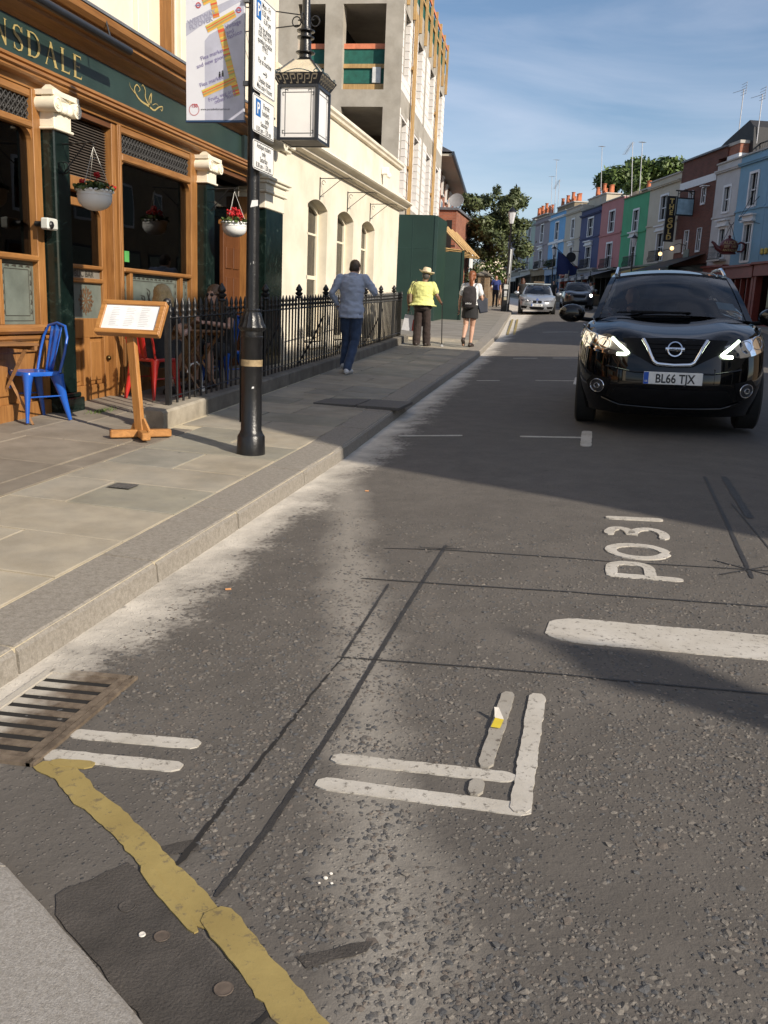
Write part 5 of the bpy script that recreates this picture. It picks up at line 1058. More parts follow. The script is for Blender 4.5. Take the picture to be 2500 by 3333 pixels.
for fl, (zb, zt, wb, wt) in enumerate([(3.75, 6.66, 4.15, 6.5), (7.2, 9.82, 7.75, 9.7)]):
    n = int(round((zt - zb) / .265)); hh = (zt - zb) / n
    for r_ in range(n):
        z = zb + r_ * hh
        inwin = wb - .05 < z + hh / 2 < wt
        if inwin: spans = [(.02, .22)] + [(a, b_) for a, b_ in zip([q[1] for q in WS], [q[0] for q in WS[1:]] + [LEN])]
        else: spans = [(.02, LEN)]
        for a, b_ in spans:
            m_ = max(1, int(round((b_ - a) / (1.02 if not inwin else .7)))); st_ = (b_ - a) / m_
            for k in range(m_): block(round(a + k * st_, 3), round(a + (k + 1) * st_, 3), z, z + hh)
for a, b_ in WS:
    for zb, zt in ((4.15, 6.5), (7.75, 9.7)): cbx('lintel', CONC, [(a - .1, b_ + .1, -.2, .01, zt - .02, zt + .14)])
cbx('window_void', VOID, [(.6, LEN, -2.6, -2.5, 3.75, 9.8)])
for s in (2.05, 2.42, 9.25, 9.6): cbx('timber_post', TIMB, [(s, s + .2, .06, .12, 2.6, 10.2 if s < 3 else 9.9)], c=.01)
for s in (2.05, 9.25): cbx('timber_rail', TIMB, [(s - .05, s + .6, .02, .06, z, z + .1) for z in (5.0, 8.3)])
cbx('parapet', CONC, [(0, LEN, -.4, -.02, 10.3, 10.75)])
for i in range(9): cbx('guard_post', TIMB, [(.4 + i * 1.55, .5 + i * 1.55, .01, .11, 9.9, 12.0)])
for i in range(8): cbx('guard_net', NETG, [(.5 + i * 1.55, 1.95 + i * 1.55, -.06, -.03, 10.76, 11.75)])
cbx('guard_rail', TIMBO, [(0, LEN, .0, .05, 11.75, 11.87)]); cbx('guard_rail', TIMB, [(0, LEN, -.02, .03, 11.2, 11.3)])
for d0, d1 in ((-2.04, -.6), (-3.58, -2.65), (-7.2, -4.5)):
    cbx('guard_net', NETG, [(.30, .34, d0, d1, 7.45, 8.55)]); cbx('guard_rail', TIMBO, [(.26, .30, d0, d1, 8.52, 8.68)]); cbx('guard_rail', TIMB, [(.24, .28, d0, d1, 7.92, 8.05), (.24, .28, d0, d1, 7.2, 7.42)])
cbx('rubble_bag', M('white_bag', (.6, .6, .58), .8), [(.22, .26, -1.05, -.75, 7.45, 7.95)], c=.015)
# hoarding in front of it
HG = M('hoarding_green', (.014, .038, .027), .55, .12, 1.5, .05, 40); HG2 = M('hoarding_green_pale', (.022, .05, .04), .55, .12, 1.5)
h1 = thing('site_hoarding', 'tall dark green plywood hoarding at the corner of the building site', 'hoarding', (-6.2, 31, -.35)); hz = zp(-5.5, 31) - .05
part('panel', MB().box(-7.3, -5.55, 31.0, 31.04, hz, 3.19), HG, h1); part('edge_post', MB().box(-5.55, -5.45, 30.98, 31.1, hz, 3.17), HG2, h1); part('board_joint', MB().box(-6.30, -6.28, 30.993, 31.0, hz, 3.19), HG2, h1); part('board_joint', MB().box(-7.3, -5.55, 30.993, 31.0, hz + 2.44, hz + 2.455), HG2, h1); part('side_panel', MB().box(-5.52, -5.47, 31.1, 33.0, hz, 3.17), HG, h1)
h2 = thing('site_hoarding', 'lower green plywood hoarding under the sloping timber frame', 'hoarding', (-5.3, 33, -.25)); hz = zp(-5, 33) - .05
part('panel', MB().box(-5.9, -4.86, 33.0, 33.04, hz, 2.15), HG2, h2); part('side_panel', MB().prism([(-4.90, 33.04), (-4.86, 33.04), (-6.36, 43), (-6.40, 43)], hz, 2.17, 'z'), HG2, h2); part('edge_post', MB().box(-4.86, -4.79, 32.97, 33.06, hz, 2.20), HG, h2)
tf = thing('timber_frame', 'sloping open timber frame of raw battens above the lower hoarding', 'timber frame', (-5.4, 33.2, 2.2))
def beam(a, b_, w_=.05, par=tf, nm='batten'): part(nm, MB().ring([a, b_], (w_, w_ * .7), 4, ref=(0, 1, 0)), TIMB, par)
for k, yy in enumerate((33.1, 34.2, 35.3, 36.4, 37.5)): beam((-5.85, yy, 3.2), (-4.83, yy, 2.22), .05); beam((-5.9, yy, 2.3), (-4.83, yy, 2.2), .04)
for x, z in ((-5.85, 3.2), (-5.5, 2.86), (-5.2, 2.56), (-4.85, 2.24)): beam((x, 33.0, z), (x, 38, z), .035)
for x in (-5.7, -5.4, -5.1): beam((x, 33.0, 2.28), (x, 38, 2.28), .03)

# ================================================================== brick houses behind, gate pillar
def brick_mat(name, c, c2, mort, sc=1.0):
    m, t, b = _nodes(name); L = t.links; tc = N(t, 'ShaderNodeTexCoord'); sp = N(t, 'ShaderNodeSeparateXYZ'); cb_ = N(t, 'ShaderNodeCombineXYZ'); ad = N(t, 'ShaderNodeMath', operation='ADD'); L.new(tc.outputs['Object'], sp.inputs[0]); L.new(sp.outputs[0], ad.inputs[0]); L.new(sp.outputs[1], ad.inputs[1]); L.new(ad.outputs[0], cb_.inputs[0]); L.new(sp.outputs[2], cb_.inputs[1])
    br = N(t, 'ShaderNodeTexBrick', Scale=1.0); br.inputs['Brick Width'].default_value = .225 * sc; br.inputs['Row Height'].default_value = .075 * sc; br.inputs['Mortar Size'].default_value = .008 * sc; br.inputs['Color1'].default_value = (*c, 1); br.inputs['Color2'].default_value = (*c2, 1); br.inputs['Mortar'].default_value = (*mort, 1); L.new(cb_.outputs[0], br.inputs['Vector'])
    n = N(t, 'ShaderNodeTexNoise', Scale=1.5, Detail=6); L.new(tc.outputs['Object'], n.inputs['Vector']); mu = N(t, 'ShaderNodeMixRGB', blend_type='MULTIPLY'); mu.inputs[0].default_value = .55; L.new(br.outputs[0], mu.inputs[1]); L.new(n.outputs[0], mu.inputs[2]); g_ = N(t, 'ShaderNodeMixRGB', blend_type='MULTIPLY'); g_.inputs[0].default_value = 1; g_.inputs[2].default_value = (1.35, 1.35, 1.35, 1); L.new(mu.outputs[0], g_.inputs[1]); L.new(g_.outputs[0], b.inputs['Base Color'])
    b.inputs['Roughness'].default_value = .85; bp = N(t, 'ShaderNodeBump', Strength=.4, Distance=.01); L.new(br.outputs['Fac'], bp.inputs['Height']); bp.invert = True; L.new(bp.outputs[0], b.inputs['Normal']); return m
BRICKR = brick_mat('red_brick', (.33, .105, .052), (.25, .075, .04), (.24, .19, .15)); BRICKB = brick_mat('brown_brick', (.24, .16, .09), (.19, .12, .065), (.22, .19, .15)); SLATE = M('roof_slate', (.05, .05, .058), .7, .3, 4, .4, 12); WWHITE = M('window_white', (.66, .66, .64), .5, .04, 5)
BH = thing('red_brick_house', 'red brick house with deep eaves showing past the building site', 'house', (-9, 50, .2))
bd = Vector((-1.4, 14.5, 0)).normalized(); MBH = Matrix(((bd.x, bd.y, 0, -8.35), (bd.y, -bd.x, 0, 46.0), (0, 0, 1, 0), (0, 0, 0, 1)))
cbx('wall', BRICKR, [(0, 16, -8, 0, -.5, 7.4)], BH, MBH); part('roof', MB(MBH).add([(-.7, .85, 7.6), (16.7, .85, 7.6), (16.7, -8.8, 7.6), (-.7, -8.8, 7.6), (2, -4, 10.2), (14, -4, 10.2)], [(0, 1, 5, 4), (1, 2, 5), (2, 3, 4, 5), (3, 0, 4)]), SLATE, BH)
cbx('soffit', M('soffit_cream', (.50, .45, .37), .7), [(-.6, 16.6, -.2, .8, 7.42, 7.55)], BH, MBH); cbx('gutter', M('gutter_blue_black', (.02, .03, .045), .4), [(-.7, 16.7, .8, .92, 7.45, 7.62)], BH, MBH)
for s in (1.2, 4.2, 7.4, 10.6):
    for z in (1.4, 4.3, 6.2):
        w_ = cbx('window', WWHITE, [(s, s + 1.1, -.02, .12 if z > 6 else .04, z, z + (1.0 if z > 6 else 1.7))], BH, MBH); cbx('pane', GLASSD, [(s + .1, s + 1.0, .125 if z > 6 else .045, .13 if z > 6 else .05, z + .1, z + (.9 if z > 6 else 1.6))], w_, MBH)
BW = thing('brick_wing', 'lower red brick wing with a flat lead roof beside the deep-eaved house', 'building', (-8.1, 50, .2))
part('wall', MB().box(-9.5, -7.8, 50, 56, -.3, 5.42), BRICKR, BW); part('roof_edge', MB().box(-9.6, -7.7, 49.9, 56.1, 5.42, 5.55), LEAD, BW)
o = part('window', MB().box(-8.32, -8.02, 49.96, 50.02, 3.4, 4.9), VOID, BW); part('balcony_rail', MB().box(-8.4, -7.75, 49.7, 49.74, 3.5, 3.58), BLACKM, BW)
t = thing('satellite_dish', 'grey satellite dish on the roof of the low brick wing', 'satellite dish', (-8.1, 51, 5.6)); mb = MB(Matrix.Translation((-8.0, 51, 6.0)) @ Matrix.Rotation(R(70), 4, 'X')); mb.lathe([(.02, 0), (.2, .02), (.36, .07), (.40, .10), (.39, .11), (.2, .04)], 20); part('dish', mb, M('dish_grey', (.22, .22, .23), .5), t, 40); part('mast', MB().ring([(-8.0, 51.1, 5.5), (-8.0, 51.05, 6.0)], .03, 8), LEAD, t)
GP = thing('gate_pillar', 'square brown brick gate pillar with a stone cap beneath the tree', 'pillar', (-5.75, 47, .5)); gzp = zp(-5.7, 47) - .05
part('shaft', MB().box(-6.02, -5.46, 46.8, 47.36, gzp, 1.9), BRICKB, GP); part('cap', MB().cbox(-6.12, -5.36, 46.7, 47.46, 1.9, 2.02, .03), STONED, GP); mb = MB(); mb.add([(-6.08, 46.74, 2.02), (-5.4, 46.74, 2.02), (-5.4, 47.42, 2.02), (-6.08, 47.42, 2.02), (-5.74, 47.08, 2.2)], [(0, 1, 4), (1, 2, 4), (2, 3, 4), (3, 0, 4)]); part('cap_top', mb, STONED, GP)
t = thing('garden_wall', 'brown brick garden wall running behind the pedestrians', 'wall', (-6.5, 52, .5)); part('wall', MB().box(-6.4, -6.1, 47.4, 60, gzp - .1, 1.6), BRICKB, t)

# ================================================================== trees and shrubs
def leafm(name, c, c2):
    m = M(name, c, .55, .35, 1.1, hue=c2); b = m.node_tree.nodes['Principled BSDF']; b.inputs['Subsurface Weight'].default_value = 0; return m
LEAF1 = leafm('tree_leaf_dark', (.045, .068, .022), (.125, .15, .055)); LEAF2 = leafm('tree_leaf_bright', (.040, .085, .016), (.11, .16, .03)); BARK = M('bark', (.06, .045, .03), .9, .3, 20, .8, 30)
def crown(clumps, n, size, seed, droop=0.0, shell=.55):
    """leaf faces scattered through clumps: list of (centre, (rx, ry, rz), weight)"""
    rng = np.random.default_rng(seed); V = []; wts = np.array([c[2] for c in clumps], float); wts /= wts.sum()
    idx = rng.choice(len(clumps), n, p=wts)
    d = rng.normal(size=(n, 3)); d /= np.linalg.norm(d, axis=1)[:, None]; rr = (shell + (1 - shell) * rng.random(n)) * (1 + .12 * rng.normal(size=n))
    C = np.array([clumps[i][0] for i in idx]); Rr = np.array([clumps[i][1] for i in idx]); P = C + d * Rr * rr[:, None]
    nn_ = d * .7 + rng.normal(size=(n, 3)) * .6 + np.array([0, 0, .35 - droop]); nn_ /= np.linalg.norm(nn_, axis=1)[:, None]
    a = np.cross(nn_, rng.normal(size=(n, 3))); a /= np.linalg.norm(a, axis=1)[:, None]; b = np.cross(nn_, a); s = size * (.6 + .8 * rng.random(n))[:, None]
    Q = np.stack([P - a * s, P - a * s * .15 + b * s * .42, P + a * s, P - a * s * .15 - b * s * .42], 1).reshape(-1, 3)
    F = np.arange(n * 4).reshape(n, 4)
    me = bpy.data.meshes.new('crown'); me.from_pydata(Q.tolist(), [], F.tolist()); return me
def tree(name, label, base, trunk_top, clumps, n, size, mat, seed, limbs=7, tr=.16):
    t = thing(name, label, 'tree', base); rnd = random.Random(seed); mb = MB(); B = Vector(base); T_ = Vector(trunk_top)
    mb.ring([B - Vector((0, 0, .2)), B.lerp(T_, .3) + Vector((.05, 0, 0)), B.lerp(T_, .7), T_], [tr * 1.3, tr, tr * .85, tr * .6], 9)
    for k in range(limbs):
        c_ = Vector(clumps[k % len(clumps)][0]); s_ = B.lerp(T_, rnd.uniform(.55, 1)); md = s_.lerp(c_, .5) + Vector((rnd.uniform(-.2, .2), rnd.uniform(-.2, .2), .15)); mb.ring([s_, md, c_], [tr * .5, tr * .3, tr * .1], 6)
    part('trunk', mb, BARK, t); me = crown(clumps, n, size, seed); me.materials.append(mat); link('crown', me, t); return t
rnd = random.Random(11); cl = []
for i in range(46):
    a = rnd.uniform(0, 6.28); q = rnd.random() ** .5; zz = rnd.uniform(2.9, 6.7); wz = 1 - abs((zz - 4.5) / 3.2) ** 2 * .6
    cl.append(((-6.35 + 2.0 * q * math.cos(a) * wz, 55 + 2.0 * q * math.sin(a) * wz, zz), (rnd.uniform(.35, .7),) * 2 + (rnd.uniform(.3, .6),), 1))
cl += [((-8.1, 55, 6.75), (.45, .4, .2), .5), ((-6.3, 55, 7.1), (.25, .3, .35), .4), ((-5.2, 55, 7.0), (.3, .3, .45), .5), ((-4.5, 54.5, 3.6), (.55, .5, .35), .7), ((-4.9, 54.5, 3.0), (.6, .5, .3), .7), ((-5.0, 55, 6.4), (.5, .5, .4), .7)]
tree('garden_tree', 'dense dark green tree leaning over the left pavement past the gate pillar', (-6.5, 55.2, zp(-6.5, 55) - .05), (-6.4, 55, 4.2), cl, 15000, .115, LEAF1, 21)
cl = [((3.1 + 4.1 * math.cos(a) * q, 92 + 4 * math.sin(a) * q, 12.2 + zz), (1.3, 1.3, .95), 1) for a, q, zz in [(rnd.uniform(0, 6.28), rnd.random() ** .5, rnd.uniform(-3.2, 1.7)) for _ in range(34)]] + [((2.6, 92, 14.0), (1.6, 1.5, 1.0), 1.2), ((-.8, 92, 10.4), (1.2, 1.2, .8), .8), ((6.0, 92, 12.4), (1.3, 1.4, .9), .9)]
tree('plane_tree', 'large bright green tree rising behind the coloured terrace', (3, 92, 0), (3, 92, 10), cl, 19000, .27, LEAF2, 33, tr=.3)
def shrub(name, label, clumps, n, size, mat, seed, flowers=None):
    b = clumps[0][0]; t = thing(name, label, 'shrub', (b[0], b[1], zp(b[0], b[1]))); me = crown(clumps, n, size, seed, shell=.3); me.materials.append(mat); link('foliage', me, t)
    mb = MB(); mb.ring([(b[0], b[1], zp(b[0], b[1]) - .1), (b[0], b[1], b[2])], [.05, .03], 6); part('stem', mb, BARK, t)
    if flowers:
        me = crown(clumps, flowers, size * 1.0, seed + 1, shell=.9); me.materials.append(M('blossom_cream', (.62, .55, .44), .6)); link('blossom', me, t)
shrub('flowering_shrub', 'loose shrub dotted with cream blossom above the garden wall', [((-6.3, 54.2, 2.75), (.85, .5, .75), 1), ((-5.75, 54.4, 2.3), (.55, .5, .7), 1), ((-6.95, 54.2, 2.4), (.6, .5, .9), 1)], 2200, .085, LEAF2, 5, 420)
shrub('green_shrub', 'plain green shrub between the hoarding and the gate pillar', [((-6.6, 47.4, 1.3), (.5, .4, .9), 1), ((-6.3, 47.8, 2.1), (.45, .4, .6), 1)], 900, .08, LEAF1, 6)

# ================================================================== far street lamp, sign posts on the left pavement
def street_lamp(base, h, label, sc=1.0):
    t = thing('street_lamp', label, 'street lamp', base); mb = MB(Matrix.Translation(base)); mb.lathe([(.13, -.05), (.13, .15), (.10, .2), (.085, 1.15), (.11, 1.2), (.06, 1.3), (.045, h - .8), (.07, h - .75)], 14); part('post', mb, LAMPB, t, 40)
    mb = MB(Matrix.Translation(base)); mb.lathe([(.09, h - .75), (.105, h - .7), (.19, h - .22), (.185, h - .2)], 6); part('glass', mb, M('lamp_opal', (.55, .55, .56), .3), t); mb = MB(Matrix.Translation(base)); mb.lathe([(.215, h - .21), (.20, h - .17), (.09, h - .05), (.05, h), (.02, h + .02), (.03, h + .08), (.005, h + .14)], 12); part('cap', mb, LAMPB, t, 30); return t
fz = zp(-4.5, 46)
street_lamp((-4.45, 46, fz), 5.15 - fz, 'tall black street lamp with a white glass head in front of the dark tree')
t = thing('stickered_post', 'stout black post covered in white stickers at the foot of the far lamp', 'post', (-4.42, 45.5, fz)); part('post', MB().cbox(-4.62, -4.24, 45.4, 45.75, fz - .05, 1.55, .03), BLACKM, t)
for i, (z, c_, s) in enumerate([(1.38, (.6, .6, .58), .11), (1.12, (.55, .55, .55), .07), (.98, (.5, .5, .5), .06), (.82, (.45, .40, .30), .07)]): part('sticker', MB().box(-4.44 - s, -4.44 + s, 45.39, 45.398, z - s, z + s), M('post_sticker_%d' % i, c_, .6), t)
t = thing('sign_pole', 'slim grey pole with a narrow white sign edge beside the far lamp', 'sign pole', (-4.3, 45.2, fz)); part('pole', MB().ring([(-4.3, 45.2, fz), (-4.22, 45.2, 3.2)], .03, 8), SGREY, t); part('sign_edge', MB().box(-4.31, -4.285, 45.1, 45.7, 2.0, 3.15), SIGNW, t)
t = thing('sign_pole', 'slim dark pole with a white sign edge above the red-haired woman', 'sign pole', (-5.5, 40, -.1)); part('pole', MB().ring([(-5.5, 40, zp(-5.5, 40)), (-5.5, 40, 2.7)], .03, 8), BLACKM, t); part('sign_edge', MB().box(-5.53, -5.47, 39.8, 40.4, 1.95, 2.68), SIGNW, t)
# ================================================================== terrace on the far side of the street
_u = Vector((-.31, .95, 0)).normalized()
MR = Matrix(((_u.x, -_u.y, 0, 8.8), (_u.y, _u.x, 0, 48.48), (0, 0, 1, 0), (0, 0, 0, 1)))   # local (along s, outward, up)
def rg(s, d=0): p = MR @ Vector((s, d, 0)); return zr(p.x, p.y) + .1
def rb(name, mat, boxes, par, c=0):
    r_ = None
    for b_ in boxes:
        mb = MB(MR); mb.cbox(*b_, c) if c else mb.box(*b_); o = part(name, mb, mat, par); r_ = r_ or o
    return r_
GLASSR = glass('terrace_glass', (.10, .11, .13), .8); TRIMW = M('terrace_white_trim', (.66, .67, .68), .6, .05, 6); TRIMS = M('terrace_stone_trim', (.40, .37, .33), .7, .1, 4)
def paint(n, c): return M('render_' + n, c, .8, .05, 1.2, .1, 40, dirt=.12)
POT = M('terracotta', (.42, .13, .055), .8, .2, 5); STACKY = brick_mat('yellow_stock_brick', (.27, .20, .11), (.22, .155, .085), (.25, .22, .17))
def sash(par, s0, s1, z0, z1, trim, tw=.13, hood=False, sill=True, d=.0):
    w_ = rb('window', trim, [(s0 - tw, s0, -.10, .05, z0 - tw * .6, z1 + tw)], par)
    rb('frame', trim, [(s1, s1 + tw, -.10, .05, z0 - tw * .6, z1 + tw), (s0, s1, -.10, .05, z1, z1 + tw), (s0, s1, -.10, .07, z0 - .12, z0)], w_)
    zm = (z0 + z1) / 2; rb('sash_bar', TRIMW, [(s0, s1, -.10, -.05, zm - .03, zm + .03), ((s0 + s1) / 2 - .02, (s0 + s1) / 2 + .02, -.10, -.06, z0, z1), (s0, s0 + .05, -.1, -.05, z0, z1), (s1 - .05, s1, -.1, -.05, z0, z1)], w_)
    rb('pane', GLASSR, [(s0, s1, -.12, -.11, z0, z1)], w_)
    if hood: rb('hood', trim, [(s0 - .25, s1 + .25, 0, .22, z1 + tw, z1 + tw + .09), (s0 - .2, s1 + .2, 0, .14, z1 + tw + .09, z1 + tw + .3), (s0 - .3, s1 + .3, 0, .28, z1 + tw + .3, z1 + tw + .38)], w_)
    return w_
def balcony(par, s0, s1, z0, h=.72, mat=None):
    b_ = rb('balcony', TRIMS, [(s0 - .1, s1 + .1, 0, .42, z0 - .1, z0)], par); mat = mat or BLACKM; mb = MB(MR); n = int((s1 - s0) / .13)
    mb.box(s0, s1, .36, .40, z0 + h, z0 + h + .03); mb.box(s0, s1, .36, .40, z0 + .03, z0 + .06)
    for i in range(n + 1):
        s = lerp(s0, s1, i / n); mb.ring([(s, .38, z0), (s, .46, z0 + h * .28), (s, .37, z0 + h * .6), (s, .38, z0 + h)], .016, 4)
    for s in (s0, s1): mb.box(s - .015, s + .015, 0, .4, z0 + h, z0 + h + .03)
    part('balcony_railing', mb, mat, par)
def house(label, wmat, s0, s1, zf, zr_, win, low, trim=TRIMW, cornice=True, string=None, bal=True, hood=True, cap=None, shop=None, shopmat=None, name='terraced_house', fasc=None):
    g0 = min(rg(s0), rg(s1)) - .3; t = thing(name, label, 'house', tuple(MR @ Vector(((s0 + s1) / 2, 0, g0 + .3))), 'terrace of painted houses')
    a, b_ = win[0], win[1]; (z0, z1), (y0, y1) = win[2], low
    e = .005; mb = MB(MR)
    for bx_ in [(s0 + e, a, -7, 0, zf, zr_), (b_, s1 - e, -7, 0, zf, zr_), (a, b_, -7, 0, zf, y0), (a, b_, -7, 0, y1, z0), (a, b_, -7, 0, z1, zr_)]: mb.box(*bx_)
    part('wall', mb, wmat, t); rb('room', VOID, [(a, b_, -1.2, -1.0, y0, z1)], t)
    sash(t, a, b_, z0, z1, trim); sash(t, a, b_, y0, y1, trim, hood=hood)
    if cornice: rb('cornice', trim if trim != TRIMW or cornice == 2 else wmat, [(s0 + e, s1 - e, 0, .20, zr_ - .42, zr_ - .34), (s0 + e, s1 - e, 0, .14, zr_ - .5, zr_ - .42)], t)
    rb('coping', cap or TRIMS, [(s0 + e, s1 - e, -.4, .10, zr_, zr_ + .08)], t)
    if string: rb('string_course', wmat, [(s0 + e, s1 - e, 0, .07, string - .06, string + .05)], t)
    if bal: balcony(t, a - .35, b_ + .35, y0 - .12)
    # shop below
    sm = shopmat or TRIMS; rb('shop_fascia', fasc or sm, [(s0 + .05, s1 - .05, -.2, .22, zf - .62, zf - .04)], t); rb('shop_cornice', sm, [(s0 + e, s1 - e, -.2, .38, zf - .04, zf + .07)], t)
    rb('pilaster', sm, [(s0 + .03, s0 + .25, -.3, .12, g0, zf - .6), (s1 - .25, s1 - .03, -.3, .12, g0, zf - .6)], t); rb('stall_riser', sm, [(s0 + .25, s1 - .25, -.3, .04, g0, g0 + .75)], t)
    w_ = rb('shop_window', GLASSR, [(s0 + .25, s1 - .25, -.25, -.24, g0 + .75, zf - .62)], t)
    n = 4
    for i in range(1, n): s = lerp(s0 + .25, s1 - .25, i / n); rb('shop_mullion', sm, [(s - .04, s + .04, -.3, .0, g0 + .75, zf - .62)], t)
    rb('shop_interior', M('shop_interior', (.05, .04, .032), .8, .8, 1.4), [(s0 + .2, s1 - .2, -1.6, -1.5, g0, zf)], t); rb('side_wall', wmat, [(s0 + e, s1 - e, -7.2, -7.0, g0, zr_)], t)
    return t
def hs(sc): return [q * .8 for q in sc]
RED_SHOP = M('shop_red', (.18, .035, .025), .5, .2, 3); BLU_SHOP = M('shop_blue', (.08, .16, .30), .5, .1, 3); BLK_SHOP = M('shop_black', (.015, .015, .017), .5); ORG_SHOP = M('shop_orange_red', (.30, .05, .02), .5, .2, 3); GRY_SHOP = M('shop_grey', (.30, .29, .27), .6, .1, 3)
Hs = []
house('bright blue house with yellow letters at the edge of the terrace', paint('blue_a', (.18, .33, .46)), -4.6, 2.86, 3.15, 8.95, (-1.4, -.5, (6.2, 7.85)), (3.5, 5.3), string=6.0, shop=1, shopmat=RED_SHOP, bal=False)
hA = house('pale blue house with a long black cornice above the red shopfront', paint('blue_b', (.19, .35, .48)), 2.88, 6.1, 3.1, 8.85, (3.98, 4.78, (6.2, 7.82)), (3.4, 5.25), string=6.05, shopmat=RED_SHOP, bal=False)
hB = house('narrow white house between the pale blue house and the brick inn', paint('white', (.50, .50, .50)), 6.12, 8.98, 3.2, 8.85, (7.0, 7.72, (6.2, 7.5)), (3.7, 5.25), string=5.95, shopmat=RED_SHOP, bal=True)
hD = house('cream house carrying the vertical gold-lettered sign', paint('cream', (.50, .46, .37)), 14.08, 19.26, 3.72, 9.2, (15.9, 17.05, (6.6, 8.08)), (4.0, 5.72), string=6.35, shopmat=M('shop_green', (.06, .10, .06), .5))
hE = house('green house between the cream and pink houses', paint('green', (.065, .34, .17)), 19.28, 24.3, 3.72, 8.7, (21.0, 22.0, (6.3, 7.68)), (3.9, 5.7), string=6.15, cornice=False, cap=STACKY, shopmat=BLK_SHOP)
hF = house('pink house between the green and navy houses', paint('pink', (.44, .185, .185)), 24.32, 29.4, 3.82, 8.95, (26.1, 27.3, (6.65, 8.12)), (4.0, 5.75), string=6.45, cornice=False, cap=TRIMS, hood=False, shopmat=BLK_SHOP)
hG = house('navy blue house with white window surrounds and a dark cornice', paint('navy', (.05, .065, .16)), 29.42, 34.7, 4.0, 8.85, (31.3, 32.6, (6.7, 8.08)), (4.2, 5.8), string=6.6, cap=BLK_SHOP, shopmat=GRY_SHOP)
hH = house('plain cream house between the navy and sky blue houses', paint('cream_b', (.47, .44, .38)), 34.72, 39.5, 4.35, 9.45, (36.6, 37.4, (6.95, 8.45)), (4.5, 6.1), string=6.8, shopmat=ORG_SHOP)
hI = house('sky blue house with a white band and a hedge on its balcony', paint('sky_blue', (.15, .38, .66)), 39.52, 44.8, 4.55, 9.5, (41.6, 42.7, (7.15, 8.65)), (4.7, 6.3), string=None, cornice=2, shopmat=BLU_SHOP)
hJ = house('lilac grey house beside the sky blue one', paint('grey', (.27, .25, .28)), 44.82, 50.4, 4.65, 9.55, (47.0, 48.1, (7.3, 8.9)), (4.8, 6.4), string=7.0, shopmat=STACKY)
hK = house('mint green house partly behind the dark tree', paint('mint', (.33, .43, .39)), 50.42, 55.0, 4.7, 9.65, (52.2, 53.2, (7.4, 9.0)), (4.9, 6.5), string=7.1, shopmat=GRY_SHOP)
house('pale grey house behind the dark tree', paint('pale', (.36, .38, .39)), 55.02, 60, 4.9, 9.6, (57, 58, (7.5, 9.0)), (5.0, 6.6), string=7.2, shopmat=BLK_SHOP)
house('dim violet house furthest along the terrace', paint('violet', (.22, .20, .26)), 60.02, 68, 5.2, 9.8, (63, 64, (7.6, 9.1)), (5.2, 6.8), string=7.3, shopmat=BLK_SHOP)
rb('white_band', TRIMW, [(39.53, 44.79, 0, .09, 6.78, 7.0)], hI)
for k, h in ((0, hI),): me = crown([(tuple(MR @ Vector((42.2, .4, 4.95))), (.75, .35, .42), 1)], 420, .09, 9, shell=.6); me.materials.append(LEAF1); link('balcony_hedge', me, h)
# brick inn
IN = thing('brick_inn', 'tall dark red brick inn with a white band and a slate roof', 'inn', tuple(MR @ Vector((11.5, 0, 0))))
gI = rg(9) - .3; ins = [(10.2, 10.75), (12.0, 12.6)]; mb = MB(MR); zz = [(3.5, 4.3), (4.3, 5.55), (5.55, 7.0), (7.0, 7.85), (7.85, 9.2)]
for z0, z1 in zz:
    if (z0, z1) in (zz[1], zz[3]):
        for a, b_ in ((9.0, 10.2), (10.75, 12.0), (12.6, 14.06)): mb.box(a, b_, -8, 0, z0, z1)
    else: mb.box(9.0, 14.06, -8, 0, z0, z1)
BRKI = brick_mat('dark_red_brick', (.15, .045, .027), (.11, .034, .021), (.10, .07, .055)); part('wall', mb, BRKI, IN); rb('band', TRIMW, [(8.99, 14.07, 0, .05, 8.08, 8.5)], IN); rb('room', VOID, [(9.5, 13.5, -1.5, -1.3, 3.6, 8)], IN)
for a, b_ in ins: sash(IN, a, b_, 4.3, 5.55, TRIMW, tw=.03); sash(IN, a, b_, 7.0, 7.85, TRIMW, tw=.03)
rb('open_casement', TRIMW, [(9.7, 10.2, .05, .45, 7.83, 7.88)], IN); rb('upper_wall', BRKI, [(8.0, 14.05, -6, -.03, 9.2, 9.72)], IN); rb('gutter', LEAD, [(7.98, 14.07, -.03, .12, 9.72, 9.82)], IN)
mb = MB(MR); P_ = [(11.4, 9.75), (9.7, 10.3), (7.0, 10.95), (6.4, 10.5), (6.2, 9.1)]; mb.add([(s, -.6, z) for s, z in P_] + [(s, -5, z) for s, z in P_], [(0, 1, 2, 3, 4), (9, 8, 7, 6, 5)] + [(i, i + 5, (i + 1) % 5 + 5, (i + 1) % 5) for i in range(5)]); part('roof', mb, M('slate_black', (.018, .018, .02), .7, .3, 4, .4, 12), IN)
st = rb('chimney', BRICKR, [(6.7, 8.1, -1.6, -.1, 8.0, 9.7)], IN); rb('chimney_cap', TRIMS, [(6.65, 8.15, -1.65, -.05, 9.7, 9.86)], IN); rb('chimney_band', TRIMW, [(6.68, 8.12, -1.62, -.08, 8.9, 9.2)], IN)
rb('ground_floor', BLK_SHOP, [(9.0, 14.06, -2, -.3, gI, 3.5)], IN)
part('awning', MB(MR).add([(9.3, .0, 4.05), (14.6, .0, 3.95), (14.9, 2.3, 3.15), (9.3, 2.3, 3.2), (9.3, 2.3, 2.95), (14.9, 2.3, 2.9)], [(0, 1, 2, 3), (3, 2, 5, 4)]), M('awning_black', (.018, .02, .02), .7), IN)
rb('number_board', M('board_green', (.012, .035, .03), .5), [(10.2, 11.0, .62, .66, 3.86, 4.32)], IN)
